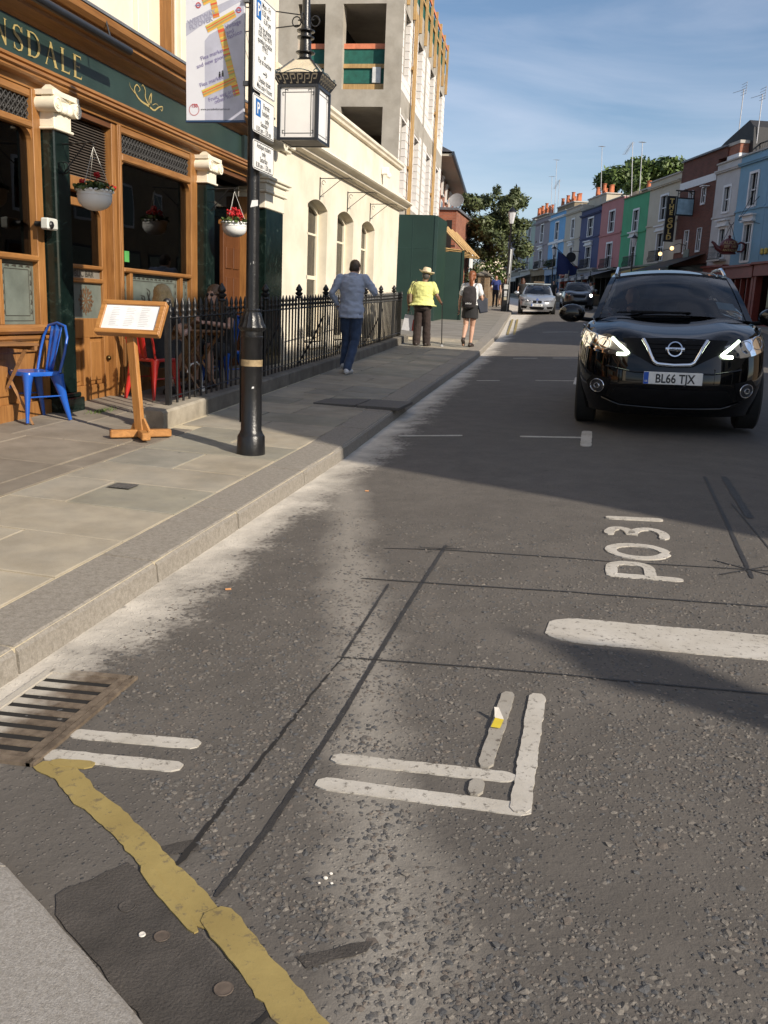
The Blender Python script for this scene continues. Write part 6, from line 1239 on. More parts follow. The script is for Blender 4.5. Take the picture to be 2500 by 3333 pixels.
o = rb('menu_frame', TRIMS, [(12.9, 13.9, .02, .08, 4.3, 5.1)], IN)
WARM = M('lit_bulb', (.9, .6, .25), .4, emis=(1, .62, .25), estr=2.2)
for i, (s, z) in enumerate([(12.2, 4.47), (14.0, 4.24), (10.3, 3.05), (11.7, 3.0)]):
    t = thing('outdoor_lamp', ['glowing round lamp above the inn awning', 'glowing lamp on a curved arm at the inn corner', 'dim round lamp under the inn awning', 'amber round lamp low under the inn awning'][i], 'lamp', tuple(MR @ Vector((s, .9, z)))); mb = MB(MR); mb.ball((s, .9 if i < 2 else 2.2, z), .12, 10, 8); part('bulb', mb, WARM if i != 2 else M('opal_lamp', (.7, .55, .4), .4, emis=(1, .6, .35), estr=1.2), t); mb = MB(MR); mb.ring([(s, 0, z + .2), (s, .5, z + .3), (s, .9 if i < 2 else 2.2, z + .12)], .02, 6); part('arm', mb, BLACKM, t)
# vertical gold-lettered sign, faces down the street
MS = MR @ Matrix(((0, 0, -1, 14.0), (-1, 0, 0, 0), (0, 1, 0, 0), (0, 0, 0, 1)))  # local x: towards the wall (right), y up, z: out to the viewer
t = thing('vertical_sign', 'tall black vertical sign reading THE GOLD in gold letters', 'sign', tuple(MR @ Vector((14, .6, 5))))
part('board', MB(MS).box(-.82, -.18, 5.0, 7.75, -.05, .05), BLK_SHOP, t)
SER = {'T': [((0, .9), (.8, .9)), ((.4, 0), (.4, .9))], }
ms = []; z = 7.42
for c_ in 'THE GOLD':
    if c_ != ' ':
        ms.append(place_mesh(text_mesh(c_, .40, M('sign_gold', (.62, .47, .17), .4), 'CENTER', bold=.018, cw=1.15), MS @ Matrix.Translation((-.5, z - .1, .056)))); z -= .345
    else: z -= .12
lo = link('lettering', join_mesh('lettering', ms), t); link('small_lettering', place_mesh(text_mesh('&', .3, M('sign_dull', (.10, .09, .07), .5), 'CENTER'), MS @ Matrix.Translation((-.5, 5.1, .056))), t)
t = thing('inn_sign', 'framed inn sign with a painted-in sky reflection hanging beside the vertical sign', 'sign', tuple(MR @ Vector((11.8, .6, 6.8))))
MS2 = MS @ Matrix.Translation((0, 0, 2.2)); part('frame', MB(MS2).box(-1.10, .05, 6.35, 7.40, -.06, .03), BLACKM, t); part('sky_panel', MB(MS2).box(-1.02, -.03, 6.43, 7.32, .031, .04), M('sign_sky_reflection', (.20, .33, .42), .25, .35, 1.3, hue=(.35, .52, .62)), t)  # sky reflection painted into the colour of the glossy panel
mb = MB(MS2); mb.box(-1.2, .1, 7.75, 7.82, -.02, .02); mb.box(-1.05, -1.01, 7.4, 7.76, -.02, .02); mb.box(-.05, -.01, 7.4, 7.76, -.02, .02); mb.ring([(-1.0, 7.6, 0), (-.6, 7.9, 0), (-.1, 7.6, 0)], .02, 5); part('gallows', mb, BLACKM, t)
# teapot
TP = thing('teapot_sign', 'big maroon teapot hanging as a shop sign on chains', 'sign', (6.56, 52.7, 4.2)); MT = Matrix.Translation((6.56, 52.7, 4.05)) @ Matrix.Rotation(R(8), 4, 'Z'); MAR = M('maroon_gloss', (.10, .014, .016), .35, .2, 5)
mb = MB(MT); mb.lathe([(.0, -.34), (.40, -.34), (.42, -.28), (.36, -.26), (.46, -.12), (.50, .05), (.46, .22), (.34, .36), (.22, .41), (.20, .43), (.10, .47), (.05, .50), (.09, .55), (.06, .62), (0, .64)], 24); part('body', mb, MAR, TP, 40)
mb = MB(MT); mb.ring([(-.36, 0, -.14), (-.62, 0, -.02), (-.78, 0, .20), (-.92, 0, .28)], [.17, .12, .075, .06], 12); part('spout', mb, MAR, TP, 50); mb = MB(MT); mb.ring([(.44, 0, .18), (.62, 0, .28), (.80, 0, .22), (.83, 0, .0), (.72, 0, -.18), (.46, 0, -.2)], .055, 10); part('handle', mb, MAR, TP, 50)
ms = []
for q, zz_, sz in (("ALICE'S", .14, .24), ('EST 1887', -.04, .17), ('ANTIQUES', -.22, .17)):
    me = text_mesh(q, sz, M('teapot_gold', (.30, .21, .10), .5), 'CENTER', bold=.004)
    for v in me.vertices: a = v.co.x / .47; zz2 = v.co.y + zz_; rr = .512 - .35 * (zz2 - .04) ** 2; v.co = Vector((rr * math.sin(a), -rr * math.cos(a), zz2))
    me.transform(MT); ms.append(me)
link('lettering', join_mesh('lettering', ms), TP)
mb = MB(MT); mb.ring([(-.3, 0, .38), (0, 0, 1.15)], .014, 4); mb.ring([(.3, 0, .38), (0, 0, 1.15)], .014, 4); mb.ring([(0, 0, .6), (0, 0, 1.15)], .014, 4); mb.ring([(.12 * math.cos(R(a)), 0, 1.30 + .14 * math.sin(R(a))) for a in range(-180, 1, 20)], .02, 6); part('chain', mb, BLACKM, TP)
mb = MB(); e = Vector((6.9, 52.75, 5.45))
for p in ((3.6, 0, 6.6), (3.9, 0, 7.2), (3.2, 0, 5.2)): mb.ring([e, MR @ Vector(p)], .015, 5)
part('bracket', mb, BLACKM, TP)
# yellow letters on the end house
t = thing('yellow_letters', 'chunky yellow letters fixed to the bright blue end house', 'sign', tuple(MR @ Vector((2, .1, 3.7)))); YG = M('letter_yellow', (.42, .33, .06), .5)
for i, s in enumerate((2.35, 1.95, 1.55)): rb('letter', YG, [(s, s + .28, .02, .12, 3.6, 3.92)], t, .05)
# shop awnings, flag, round sign, stalls
t = thing('shop_awning', 'mustard yellow awning under the green house', 'awning', tuple(MR @ Vector((18, 1, 3.5)))); part('canopy', MB(MR).add([(16.6, .2, 3.68), (20.4, .2, 3.62), (20.4, 1.8, 3.2), (16.6, 1.8, 3.22), (16.6, 1.8, 3.0), (20.4, 1.8, 2.98)], [(0, 1, 2, 3), (3, 2, 5, 4)]), M('awning_mustard', (.33, .22, .04), .8), t)
t = thing('shop_awning', 'striped grey awning under the pink and navy houses', 'awning', tuple(MR @ Vector((28, 1, 3.3)))); a1 = M('awning_grey', (.34, .33, .33), .8); a2 = M('awning_dark_stripe', (.06, .06, .07), .8)
for i in range(10): s = 24.4 + i * .9; part('stripe', MB(MR).add([(s, .2, 3.75), (s + .9, .2, 3.75), (s + .9, 2.2, 3.15), (s, 2.2, 3.15), (s, 2.2, 2.95), (s + .9, 2.2, 2.95)], [(0, 1, 2, 3), (3, 2, 5, 4)]), (a1, a2)[i % 2], t)
t = thing('shop_awning', 'pale awning under the mint green house', 'awning', tuple(MR @ Vector((53, 1, 3.3)))); part('canopy', MB(MR).add([(50, .2, 4.3), (57, .2, 4.3), (57, 1.8, 3.8), (50, 1.8, 3.8), (50, 1.8, 3.5), (57, 1.8, 3.5)], [(0, 1, 2, 3), (3, 2, 5, 4)]), M('awning_pale', (.42, .42, .38), .8), t)
t = thing('navy_flag', 'large navy blue flag hanging from a slanting pole on the navy house', 'flag', tuple(MR @ Vector((33.5, 1.5, 4.4)))); fm = MB(MR); fm.grid(lambda u, v: (33.2, .55 + 1.75 * u, lerp(4.25 + 1.5 * u, 3.72 - .0 * u, v) + .02) if False else (33.2 + .12 * math.sin(u * 7 + v * 2), .45 + 1.75 * u, lerp(4.15 + 1.35 * u, 3.55 + .05 * u, v)), 14, 8); part('cloth', fm, M('flag_navy', (.012, .022, .09), .8), t); part('pole', MB(MR).ring([(33.2, 0, 3.85), (33.2, 2.35, 5.68)], .03, 6), BLACKM, t)
t = thing('round_sign', 'round black hanging sign on the navy house', 'sign', tuple(MR @ Vector((34.3, .8, 5.1)))); mb = MB(MR); mb.ring([(34.25, .75, 5.1), (34.32, .75, 5.1)], .42, 20); part('disc', mb, BLK_SHOP, t); part('arm', MB(MR).ring([(34.3, 0, 5.6), (34.3, .8, 5.6)], .025, 6), BLACKM, t)
GOODS = [M('goods_%d' % i, c, .8, .3, 4) for i, c in enumerate([(.35, .30, .22), (.28, .06, .04), (.12, .09, .06), (.4, .36, .3), (.2, .16, .10), (.10, .12, .16)])]
def stall(label, s0, s1, d0, seed):
    rnd = random.Random(seed); g = rg((s0 + s1) / 2, d0); t = thing('market_stall', label, 'market stall', tuple(MR @ Vector(((s0 + s1) / 2, d0, g)))); rb('table', TIMB, [(s0, s1, d0 - .9, d0, g + .72, g + .78)], t); rb('cloth', GOODS[2], [(s0 + .02, s1 - .02, d0 - .86, d0 - .03, g, g + .72)], t); rb('post', BLACKM, [(s0, s0 + .06, d0 - .06, d0, g, g + 2.5), (s1 - .06, s1, d0 - .06, d0, g, g + 2.5)], t)
    for i in range(22):
        s = rnd.uniform(s0 + .1, s1 - .3); z = g + (.78 if i < 10 else rnd.uniform(1.0, 2.1)); d = rnd.uniform(d0 - .7, d0 - .1); q = rnd.uniform(.12, .3); mb = MB(MR); mb.ball((s, d, z + q * .5), (q * .6, q * .35, q * .55), 8, 6) if i % 2 else mb.cbox(s, s + q, d - .1, d + .1, z, z + q * 1.3, .02); part('goods', mb, GOODS[rnd.randrange(6)], t)
stall('cluttered stall of bags and hats under the striped awning', 24.6, 28.2, 2.0, 4); stall('dark stall at the foot of the navy house', 29.6, 33.4, 2.2, 5)
# chimneys and pots (parts of their houses)
def stack(h, s0, s1, z0, z1, n, mat, d0=-2.2, d1=-1.0, ph=.62):
    z1 += .32; ph *= 1.15
    rb('chimney', mat, [(s0, s1, d0, d1, z0 - 2.0, z1)], h); rb('chimney_cap', TRIMS, [(s0 - .08, s1 + .08, d0 - .08, d1 + .08, z1, z1 + .1)], h)
    for i in range(n): s = lerp(s0 + .25, s1 - .25, i / max(1, n - 1)); mb = MB(MR); hh = ph * (.75 + .5 * ((i * 7) % 5) / 5); mb.lathe([(.2, 0), (.21, .05), (.17, .1), (.145, hh - .08), (.185, hh - .05), (.185, hh), (.13, hh)], 10, (s, (d0 + d1) / 2 + .2 * (-1) ** i, z1 + .1)); part('chimney_pot', mb, POT, h, 40)
stack(hG, 31.6, 36.4, 9.3, 9.72, 6, paint('stack_cream', (.5, .45, .36)), ph=.7); stack(hI, 40.6, 46.2, 9.6, 10.05, 7, STACKY, ph=.75); stack(hK, 50.2, 56, 9.7, 9.95, 8, STACKY, ph=.85); stack(hE, 21.0, 23.6, 8.6, 8.95, 3, STACKY, ph=.45); stack(hD, 14.3, 15.0, 8.6, 9.5, 2, BRICKR, ph=.3)
part('roof', MB(MR).add([(24.4, -1, 9.0), (32, -1, 9.0), (30.5, -3, 10.2), (26, -3, 9.9)], [(0, 1, 2, 3)]), STACKY, hF)
t = thing('roof_terrace', 'white rooftop room with railings behind the pale blue house', 'rooftop room', tuple(MR @ Vector((4, -3, 9)))); rb('room', TRIMW, [(1.5, 5.0, -6, -2.5, 8.8, 9.9)], t); mb = MB(MR)
for i in range(14): mb.box(3.2 + i * .25, 3.23 + i * .25, -1.03, -1.0, 8.8, 9.65)
mb.box(3.2, 6.6, -1.04, -.99, 9.62, 9.68); part('railing', mb, BLACKM, t); rb('tank', LEAD, [(5.2, 6.0, -3, -2.2, 8.8, 9.9)], t, .2)
def aerial(label, s, z0, s1, z1, kind, d=-.8):
    t = thing('tv_aerial', label, 'aerial', tuple(MR @ Vector((s, d, z0))), 'television aerials on the roofs'); mast = M('aerial_metal', (.40, .40, .42), .5); A_ = Vector((s, d, z0 - 1)); B_ = Vector((s1, d, z1)); part('mast', MB(MR).ring([A_, B_], .028, 5), mast, t); mb = MB(MR)
    if kind == 0:
        mb.ring([B_ + Vector((-.45, .35, -.02)), B_ + Vector((.45, -.3, .12))], .014, 4)
        for k in range(9): c_ = B_ + Vector((-.4 + k * .1, .3 - k * .07, .0 + k * .015)); mb.ring([c_ + Vector((-.1, -.14, 0)), c_ + Vector((.1, .14, 0))], .010, 4)
    elif kind == 1:
        mb.ring([B_ + Vector((.9, .2, -.7)), B_ + Vector((-.1, 0, .05))], .016, 4)
        for k in range(10): c_ = B_ + Vector((.9 - k * .1, .2 - k * .02, -.7 + k * .075)); mb.ring([c_ + Vector((0, -.2, .03)), c_ + Vector((0, .2, -.03))], .010, 4)
    else:
        for k in range(5): mb.ring([B_ + Vector((-.35, 0, -.25 + k * .14)), B_ + Vector((.3, 0, -.25 + k * .14))], .012, 4)
        mb.ring([B_ + Vector((-.3, 0, -.3)), B_ + Vector((-.3, 0, .35))], .012, 4); mb.ring([B_ + Vector((0, 0, 0)), B_ + Vector((.9, .2, .0))], .012, 4)
    part('antenna', mb, mast, t)
for a in [('tall thin aerial above the navy house chimney pots', 32.4, 10.5, 33.3, 13.85, 0), ('aerial with a long slanting boom in front of the bright green tree', 24.9, 9.0, 26.0, 13.0, 1), ('straight aerial on the right of the pair before the bright green tree', 23.4, 9.0, 23.9, 12.6, 0), ('dark aerial mast left of the slate roof peak', 8.6, 10.3, 8.6, 12.85, 2), ('white grid aerial right of the slate roof peak', 6.3, 10.4, 6.3, 12.1, 2), ('tallest aerial above the sky blue house', 46.3, 9.7, 47.2, 14.9, 0), ('short aerial left of the tallest one over the sky blue house', 47.5, 9.7, 48.5, 13.55, 0), ('faint thin aerial right of the tallest one', 45.4, 9.7, 45.6, 12.9, 1)]: aerial(*a)
street_lamp((1.94, 62, zr(1.94, 62) + .1), 5.3 - zr(1.94, 62), 'black street lamp with a glass head in front of the green house'); street_lamp((-4.07, 82, zr(-4.07, 82) + .1), 5.95 - zr(-4.07, 82), 'small distant black street lamp in front of the sky blue house')

# ================================================================== buildings beyond the right edge of the view (their shadows fall across the street)
def shade_house(label, x0, x1, y0, y1, top, mat):
    z0 = zr(x0, y0) - .3; t = thing('opposite_building', label, 'building', (x0, y0, z0)); part('wall', MB().box(x0, x1, y0, y1, z0, top), mat, t); part('parapet', MB().box(x0 - .06, x1 + .06, y0 - .06, y1 + .06, top, top + .12), TRIMS, t)
    n = max(2, int((y1 - y0) / 2.6))
    for i in range(n):
        yc = lerp(y0, y1, (i + .5) / n)
        for z in (z0 + 4.4, z0 + 7.2):
            if z + 1.6 < top: w_ = part('window', MB().box(x0 - .05, x0, yc - .6, yc + .6, z - .1, z + 1.7), TRIMW, t); part('pane', MB().box(x0 - .056, x0 - .05, yc - .5, yc + .5, z, z + 1.6), GLASSR, w_)
        w_ = part('shop_window', MB().box(x0 - .05, x0, yc - 1.1, yc + 1.1, z0 + .8, z0 + 3.3), BLK_SHOP, t); part('pane', MB().box(x0 - .056, x0 - .05, yc - 1.0, yc + 1.0, z0 + .9, z0 + 3.2), GLASSR, w_)
shade_house('cream corner building across the street casting the near shadow', 9.0, 17, .65, 5.3, 8.95, paint('corner', (.5, .46, .38))); shade_house('lower cream building next to the corner across the street', 9.0, 17, 5.32, 10.9, 8.2, paint('corner_b', (.48, .44, .38)))
shade_house('brown brick building across the street casting the further shadow', 9.2, 17, 17.2, 30, 6.9, BRICKB); shade_house('brown brick building across the street near the silver car', 10.6, 17, 30.05, 45.5, 6.9, STACKY)
sl_ = street_lamp((8.16, -1.43, zr(8.16, -1.43) + .1), 5.65, 'unseen street lamp added across the street to cast a shadow on the road')  # out of view; added so its head throws the soft shadow on the road
# ================================================================== vehicles (local: x right, y back from the nose, z up)
CARBLK = M('car_black_paint', (.0035, .0035, .004), .5, .2, 2, coat=1.0, spec=.0); CARSIL = M('car_silver_paint', (.36, .38, .41), .28, .05, 3, metal=.55, coat=.8); CARDK = M('car_dark_paint', (.016, .022, .028), .3, .1, 3, coat=.8)
TYRE = M('tyre_rubber', (.014, .014, .014), .85, .2, 30); CHROME = M('chrome', (.75, .76, .78), .12, .02, 3, metal=1.0); TRIMB = M('black_trim', (.006, .006, .007), .6, .2, 20, spec=.15); RIMM = M('alloy', (.35, .36, .37), .3, .05, 5, metal=.9); LENS = glass('lamp_lens', (.85, .87, .9), 1.0); CARGL = glass('car_glass', (.48, .52, .56), .9); INTD = M('car_interior', (.02, .02, .022), .8, .3, 3)
DRL = M('daylight_lamp', (.9, 1, .85), .3, emis=(.86, 1.0, .74), estr=7.0); HLB = M('headlamp_reflector', (.55, .56, .58), .2, metal=.9); PLATEW = M('number_plate_white', (.74, .74, .72), .5); PLATEB = M('number_plate_blue', (.01, .08, .42), .5)
def carbody(p):
    L, hw = p['L'], p['hw']; yc, yr = 1.2, L - 1.1; n = p.get('n', 3.0)
    def prof(tbl, z): return float(np.interp(z, [a for a, b in tbl], [b for a, b in tbl]))
    def wz(z): return hw * prof(p['w'], z)
    def y0(z): return prof(p['nose'], z)
    def front(x, z):
        q = min(abs(x) / wz(z), .9999); return yc - (yc - y0(z)) * (1 - q ** n) ** (1 / n)
    def sh(y): return prof(p['shoulder'], y)
    zl = p['zl']; NT = 13; ring_n = 72; V = []; F = []
    def outline(t):
        pts = []
        for k in range(ring_n):
            a = 2 * math.pi * (k + .5) / ring_n; ca, sa = math.cos(a), math.sin(a)
            # superellipse halves joined by straight sides
            ex = 2 / n
            x = math.copysign(abs(sa) ** ex, sa); yy = -math.copysign(abs(ca) ** ex, ca)
            pts.append((x, yy))
        out_ = []
        for x, yy in pts:
            ye = yc * (1 + yy) if yy < 0 else yr + (L - yr) * yy  # rough y for the shoulder height
            z = zl + t * (sh(max(0, ye)) - zl); w_ = wz(z); f0 = y0(z); r0 = L - prof(p['tail'], z)
            Y = yc + (yc - f0) * yy if yy < 0 else yr + (r0 - yr) * yy
            out_.append((x * w_, Y, z))
        return out_
    rings = [outline(i / (NT - 1)) for i in range(NT)]
    top = rings[-1]; cyy = L * .52
    for q in (.965, .90, .78, .60, .40, .2, .06):
        r_ = []
        for x, y, z in top:
            X = x * q; Y = cyy + (y - cyy) * q; cr_ = p['crown'] * (1 - q ** 2.2)
            z2 = sh(Y) + cr_; 
            if Y < 1.4: z2 += p.get('ridge', 0) * (math.exp(-((abs(X) - .50) / .16) ** 2) - .35 * math.exp(-(X / .30) ** 2))
            r_.append((X, Y, z2))
        rings.append(r_)
    for r_ in rings: V += r_
    m = ring_n
    for i in range(len(rings) - 1):
        for k in range(m): F.append((i * m + k, i * m + (k + 1) % m, (i + 1) * m + (k + 1) % m, (i + 1) * m + k))
    F += [tuple(range(m))[::-1], tuple(range((len(rings) - 1) * m, len(rings) * m))]
    me = MB().add(V, F).mesh('body', CARBLK)
    # wheel arches
    cut = MB()
    for ya in p['axles']: cut.ring([(-2, ya, p['wr']), (-hw + .30, ya, p['wr'])], p['wr'] * 1.14, 28); cut.ring([(hw - .30, ya, p['wr']), (2, ya, p['wr'])], p['wr'] * 1.14, 28)
    cm = cut.mesh('cut', CARBLK); co = bpy.data.objects.new('cut', cm); TMP.collection.objects.link(co)
    def mods(o):
        b = o.modifiers.new('b', 'BOOLEAN'); b.operation = 'DIFFERENCE'; b.object = co; b.solver = 'EXACT'
    me2 = bake(mods, me); bpy.data.objects.remove(co); me2.name = 'body'; smooth_mesh(me2, 32)
    return me2, front, wz, sh
def greenhouse(p):
    """points along the roof line: (y, z centre, half width at roof edge)"""
    return p['roof']
def car(label, p, paint_, loc, yaw, sc, name='car'):
    t = bpy.data.objects.new(name, None); col.objects.link(t); t.location = loc; t.rotation_euler = (p.get('pitch', 0), p.get('roll', 0), yaw); t.scale = (sc, sc, sc); tag(t, label, 'car'); PINV[t.name] = I4
    me, front, wz, sh = carbody(p); me.materials.clear(); me.materials.append(paint_); link('body', me, t)
    rf = p['roof']; ys = [a for a, b, c in rf]
    def gp(u, v):
        """u 0..1 along the roof line, v -1..1 across"""
        y = lerp(ys[0], ys[-1], u); zc = float(np.interp(y, ys, [b for a, b, c in rf])); hw_ = float(np.interp(y, ys, [c for a, b, c in rf])); return Vector((v * hw_, y + p.get('bow', .10) * v * v * (1 if u < .5 else -1) * (1 - abs(2 * u - 1) * 0), zc - p.get('camber', .055) * v * v))
    def uy(y): return (y - ys[0]) / (ys[-1] - ys[0])
    i1 = rf[p['ws'][1]][0]; i0 = rf[p['ws'][0]][0]; r0, r1 = rf[p['rs'][0]][0], rf[p['rs'][1]][0]
    def gsurf(nm, ya, yb, va, vb, mat, off=0, nu=10, nv=14, par=t): mb = MB(); mb.grid(lambda a, b: gp(uy(lerp(ya, yb, b)), lerp(va, vb, a)) + Vector((0, -off * .5, off)), nv, nu); return part(nm, mb, mat, par, 60, inv=False)
    gsurf('windscreen', i0, i1 - .01, -.93, .93, CARGL)
    gsurf('screen_border', i1 - .05, i1 + .02, -1, 1, TRIMB, .002, 3)
    for s in (-1, 1): gsurf('a_pillar', i0, i1, .92 * s, 1.0 * s, paint_, .006, 10, 3)
    gsurf('roof', i1, r0, -1, 1, paint_, .004, 14, 16); gsurf('rear_window', r0, r1, -.95, .95, CARGL)
    belt = p['belt']
    for s in (-1, 1):
        mb = MB(); n_ = 18
        def sp(a, b, s=s):
            y = lerp(i0 + .05, r1 - .05, a); P_ = gp(uy(y), s); zb = sh(y) + .0; wb = wz(min(zb, p['w'][-1][0])) * belt; return Vector((lerp(P_.x, s * wb, b), P_.y if b < .5 else lerp(P_.y, y, (b - .5) * 2), lerp(P_.z, zb, b)))
        mb.grid(sp, n_, 5); part('side_window', mb, CARGL, t, 60, inv=False)
        for y_ in p.get('pillars', []): mb = MB(); mb.grid(lambda a, b: sp((y_ + .07 * a - i0 - .05) / (r1 - .1 - i0), b) + Vector((s * .006, 0, 0)), 2, 5); part('door_pillar', mb, TRIMB, t, inv=False)
        mb = MB(); mb.ring([sp(0, 1) + Vector((s * .005, -.2, 0)), sp(.3, 1) + Vector((s * .01, 0, 0)), sp(.7, 1) + Vector((s * .01, 0, 0)), sp(1, 1)], .012, 6); part('belt_trim', mb, CHROME if p.get('rails') else TRIMB, t, inv=False)
        # mirrors
        mx, my, mz = p['mirror']; mb = MB(); mb.ball((0, 0, 0), (.14, .09, .095), 14, 10); q = MB(Matrix.Translation((s * mx, my, mz)) @ Matrix.Rotation(R(-8 * s), 4, 'Z')); q.add([(a * (1.0 if b > 0 else .98), max(b, -.075) if b < 0 else min(b, .055), c_) for a, b, c_ in mb.v], mb.f); part('mirror', q, paint_ if not p.get('rails') else CARBLK, t, 50, inv=False)
        mb = MB(); mb.ring([(s * (mx - .22), my + .05, mz - .07), (s * (mx - .05), my + .01, mz - .05)], .022, 8); part('mirror_arm', mb, TRIMB, t, inv=False)
        if p.get('rails'):
            pts = [gp(uy(lerp(i1 + .12, r0 - .15, k / 12)), .93 * s) + Vector((0, 0, .012 + .045 * min(1, math.sin(math.pi * k / 12) * 2.2))) for k in range(13)]; mb = MB(); mb.ring(pts, (.016, .02), 8); part('roof_rail', mb, CHROME, t, 50, inv=False)
    # wheels
    for ya in p['axles']:
        for s in (-1, 1):
            xo = p['hw'] * p.get('track', .985); wr = p['wr']; Q = Matrix.Translation((s * (xo - .11), ya, wr)) @ Matrix.Rotation(R(90 * s), 4, 'Y')
            mb = MB(Q); mb.lathe([(wr * .66, -.10), (wr * .92, -.105), (wr, -.085), (wr, .085), (wr * .92, .105), (wr * .66, .10)], 32); w_ = part('wheel', mb, TYRE, t, 40, inv=False)
            mb = MB(Q); mb.lathe([(wr * .67, .06), (wr * .67, .095), (wr * .62, .085), (wr * .6, .04)], 28)
            for k in range(5): a = R(72 * k); mb.ring([(.03 * math.cos(a), .03 * math.sin(a), .07), (wr * .63 * math.cos(a), wr * .63 * math.sin(a), .075)], [.035, .028], 6)
            mb.lathe([(.0, .04), (.05, .06), (.05, .09), (.0, .095)], 12); link('rim', mb.mesh('rim', RIMM), w_, inv=False)
    # cabin
    mb = MB(); zf = p['zl'] + .25
    mb.box(-.66, .66, i0 + .5, r0, zf, zf + .06)
    for sx in (-.36, .36): mb.cbox(sx - .24, sx + .24, i1 - .05 + .25, i1 + .6, zf, zf + .42, .05); mb.cbox(sx - .23, sx + .23, i1 + .45, i1 + .62, zf + .3, zf + .80, .05); mb.cbox(sx - .13, sx + .13, i1 + .48, i1 + .58, zf + .82, zf + 1.0, .04)
    mb.cbox(-.62, .62, r0 - .35, r0 - .2, zf, zf + .75, .05); mb.cbox(-.70, .70, i0 + .12, i0 + .5, sh(1) - .20, sh(1) - .02, .03); part('interior', mb, INTD, t, inv=False)
    def fpt(x, z, off): # point on the nose, pushed out along the plan normal
        y = front(x, z); e = .01; dx = (front(x + e, z) - front(x - e, z)) / (2 * e); nn = Vector((dx, -1, 0)).normalized(); return Vector((x, y, z)) + nn * off
    def decal(nm, poly, mat, off=.004, par=None, mirror=False, step=.05, sm=60):
        for s in ((1, -1) if mirror else (1,)):
            bm = bmesh.new(); vs = [bm.verts.new((s * a, 0, b)) for a, b in poly]; f_ = bm.faces.new(vs); bmesh.ops.triangulate(bm, faces=[f_])
            for _ in range(3):
                es = [e for e in bm.edges if e.calc_length() > step]
                if not es: break
                bmesh.ops.subdivide_edges(bm, edges=es, cuts=1); bmesh.ops.triangulate(bm, faces=[f for f in bm.faces if len(f.verts) > 3])
            for v in bm.verts: v.co = fpt(v.co.x, v.co.z, off)
            bmesh.ops.recalc_face_normals(bm, faces=bm.faces); me_ = bpy.data.meshes.new(nm); bm.to_mesh(me_); bm.free(); me_.materials.append(mat); smooth_mesh(me_, 60); o_ = link(nm, me_, par or t, inv=False)
        return o_
    def rod(nm, pts, r_, mat, off=.008, mirror=False, par=None, seg=8, sub=6):
        P_ = []
        for a, b in zip(pts[:-1], pts[1:]):
            for k in range(sub): P_.append((lerp(a[0], b[0], k / sub), lerp(a[1], b[1], k / sub)))
        P_.append(pts[-1])
        for s in ((1, -1) if mirror else (1,)): mb = MB(); mb.ring([fpt(s * a, b, off) for a, b in P_], r_, seg); o_ = part(nm, mb, mat, par or t, 60, inv=False)
        return o_
    def lamp_ring(nm, x, z, r_, mat, off, tube=.01, mirror=True, disc=None):
        for s in ((1, -1) if mirror else (1,)):
            mb = MB(); mb.ring([fpt(s * x + r_ * math.cos(R(a)), z + r_ * math.sin(R(a)), off) for a in range(0, 360, 18)], tube, 6, closed=True); o_ = part(nm, mb, mat, t, 60, inv=False)
            if disc: mb = MB(); c_ = fpt(s * x, z, off); mb.add([c_] + [fpt(s * x + r_ * math.cos(R(a)), z + r_ * math.sin(R(a)), off - .002) for a in range(0, 360, 18)], [(0, 1 + k, 1 + (k + 1) % 20) for k in range(20)]); part('lamp_glass', mb, disc, t, inv=False)
    def plate_(txt, z, wd=.52, hh=.112, y=None, mat=PLATEW):
        y = front(0, z) - .022 if y is None else y; mb = MB(); mb.cbox(-wd / 2, wd / 2, y - .006, y + .01, z - hh / 2, z + hh / 2, .003); pl = part('number_plate', mb, mat, t, inv=False)
        F_ = Matrix(((1, 0, 0, 0), (0, 0, -1, y - .0075), (0, 1, 0, z), (0, 0, 0, 1))); me_ = text_mesh(txt, .112, SBLK, 'CENTER', bold=.0022, cw=.80); place_mesh(me_, F_ @ Matrix.Translation((.018, -.04, 0))); link('registration', me_, pl, inv=False)
        mb = MB(); mb.box(-wd / 2 + .001, -wd / 2 + .045, y - .0072, y - .006, z - hh / 2 + .002, z + hh / 2 - .002); part('plate_band', mb, PLATEB, t, inv=False)
        me_ = text_mesh('GB', .022, PLATEW, 'CENTER'); place_mesh(me_, F_ @ Matrix.Translation((-wd / 2 + .023, -.035, .001))); link('plate_letters', me_, pl, inv=False); return pl
    t_ = dict(t=t, fpt=fpt, decal=decal, rod=rod, ring=lamp_ring, plate=plate_, front=front, sh=sh, gp=gp, uy=uy, i0=i0, i1=i1); return t_
# ---- black crossover facing the camera
PQ = dict(L=4.37, hw=.905, zl=.19, n=2.9, w=[(.2, .93), (.4, .985), (.62, 1.0), (.8, .985), (.95, .93), (1.1, .86)], nose=[(.2, .16), (.30, .055), (.42, .01), (.52, 0), (.66, .03), (.80, .07), (.90, .13), (.97, .22), (1.1, .4)], tail=[(.2, .1), (.6, .02), (.9, .1), (1.1, .3)], shoulder=[(0, .90), (.4, .945), (1.0, 1.01), (1.6, 1.03), (3.2, 1.08), (4.4, 1.10)], crown=.105, ridge=.024, axles=(.93, 3.575), wr=.34, roof=[(.95, 1.10, .775), (1.25, 1.27, .72), (1.55, 1.425, .665), (1.80, 1.52, .625), (2.2, 1.565, .60), (3.0, 1.56, .585), (3.6, 1.50, .565), (3.75, 1.47, .56), (4.18, 1.12, .66)], ws=(0, 3), rs=(7, 8), belt=.93, pillars=[2.35, 3.2], mirror=(1.0, 1.26, 1.09), rails=True)
CY, CSC = 9.05, 1.04; cx0 = .775
gnd = zr(cx0, CY + 1.0); PQ['pitch'] = math.atan(.031); PQ['roll'] = -.018
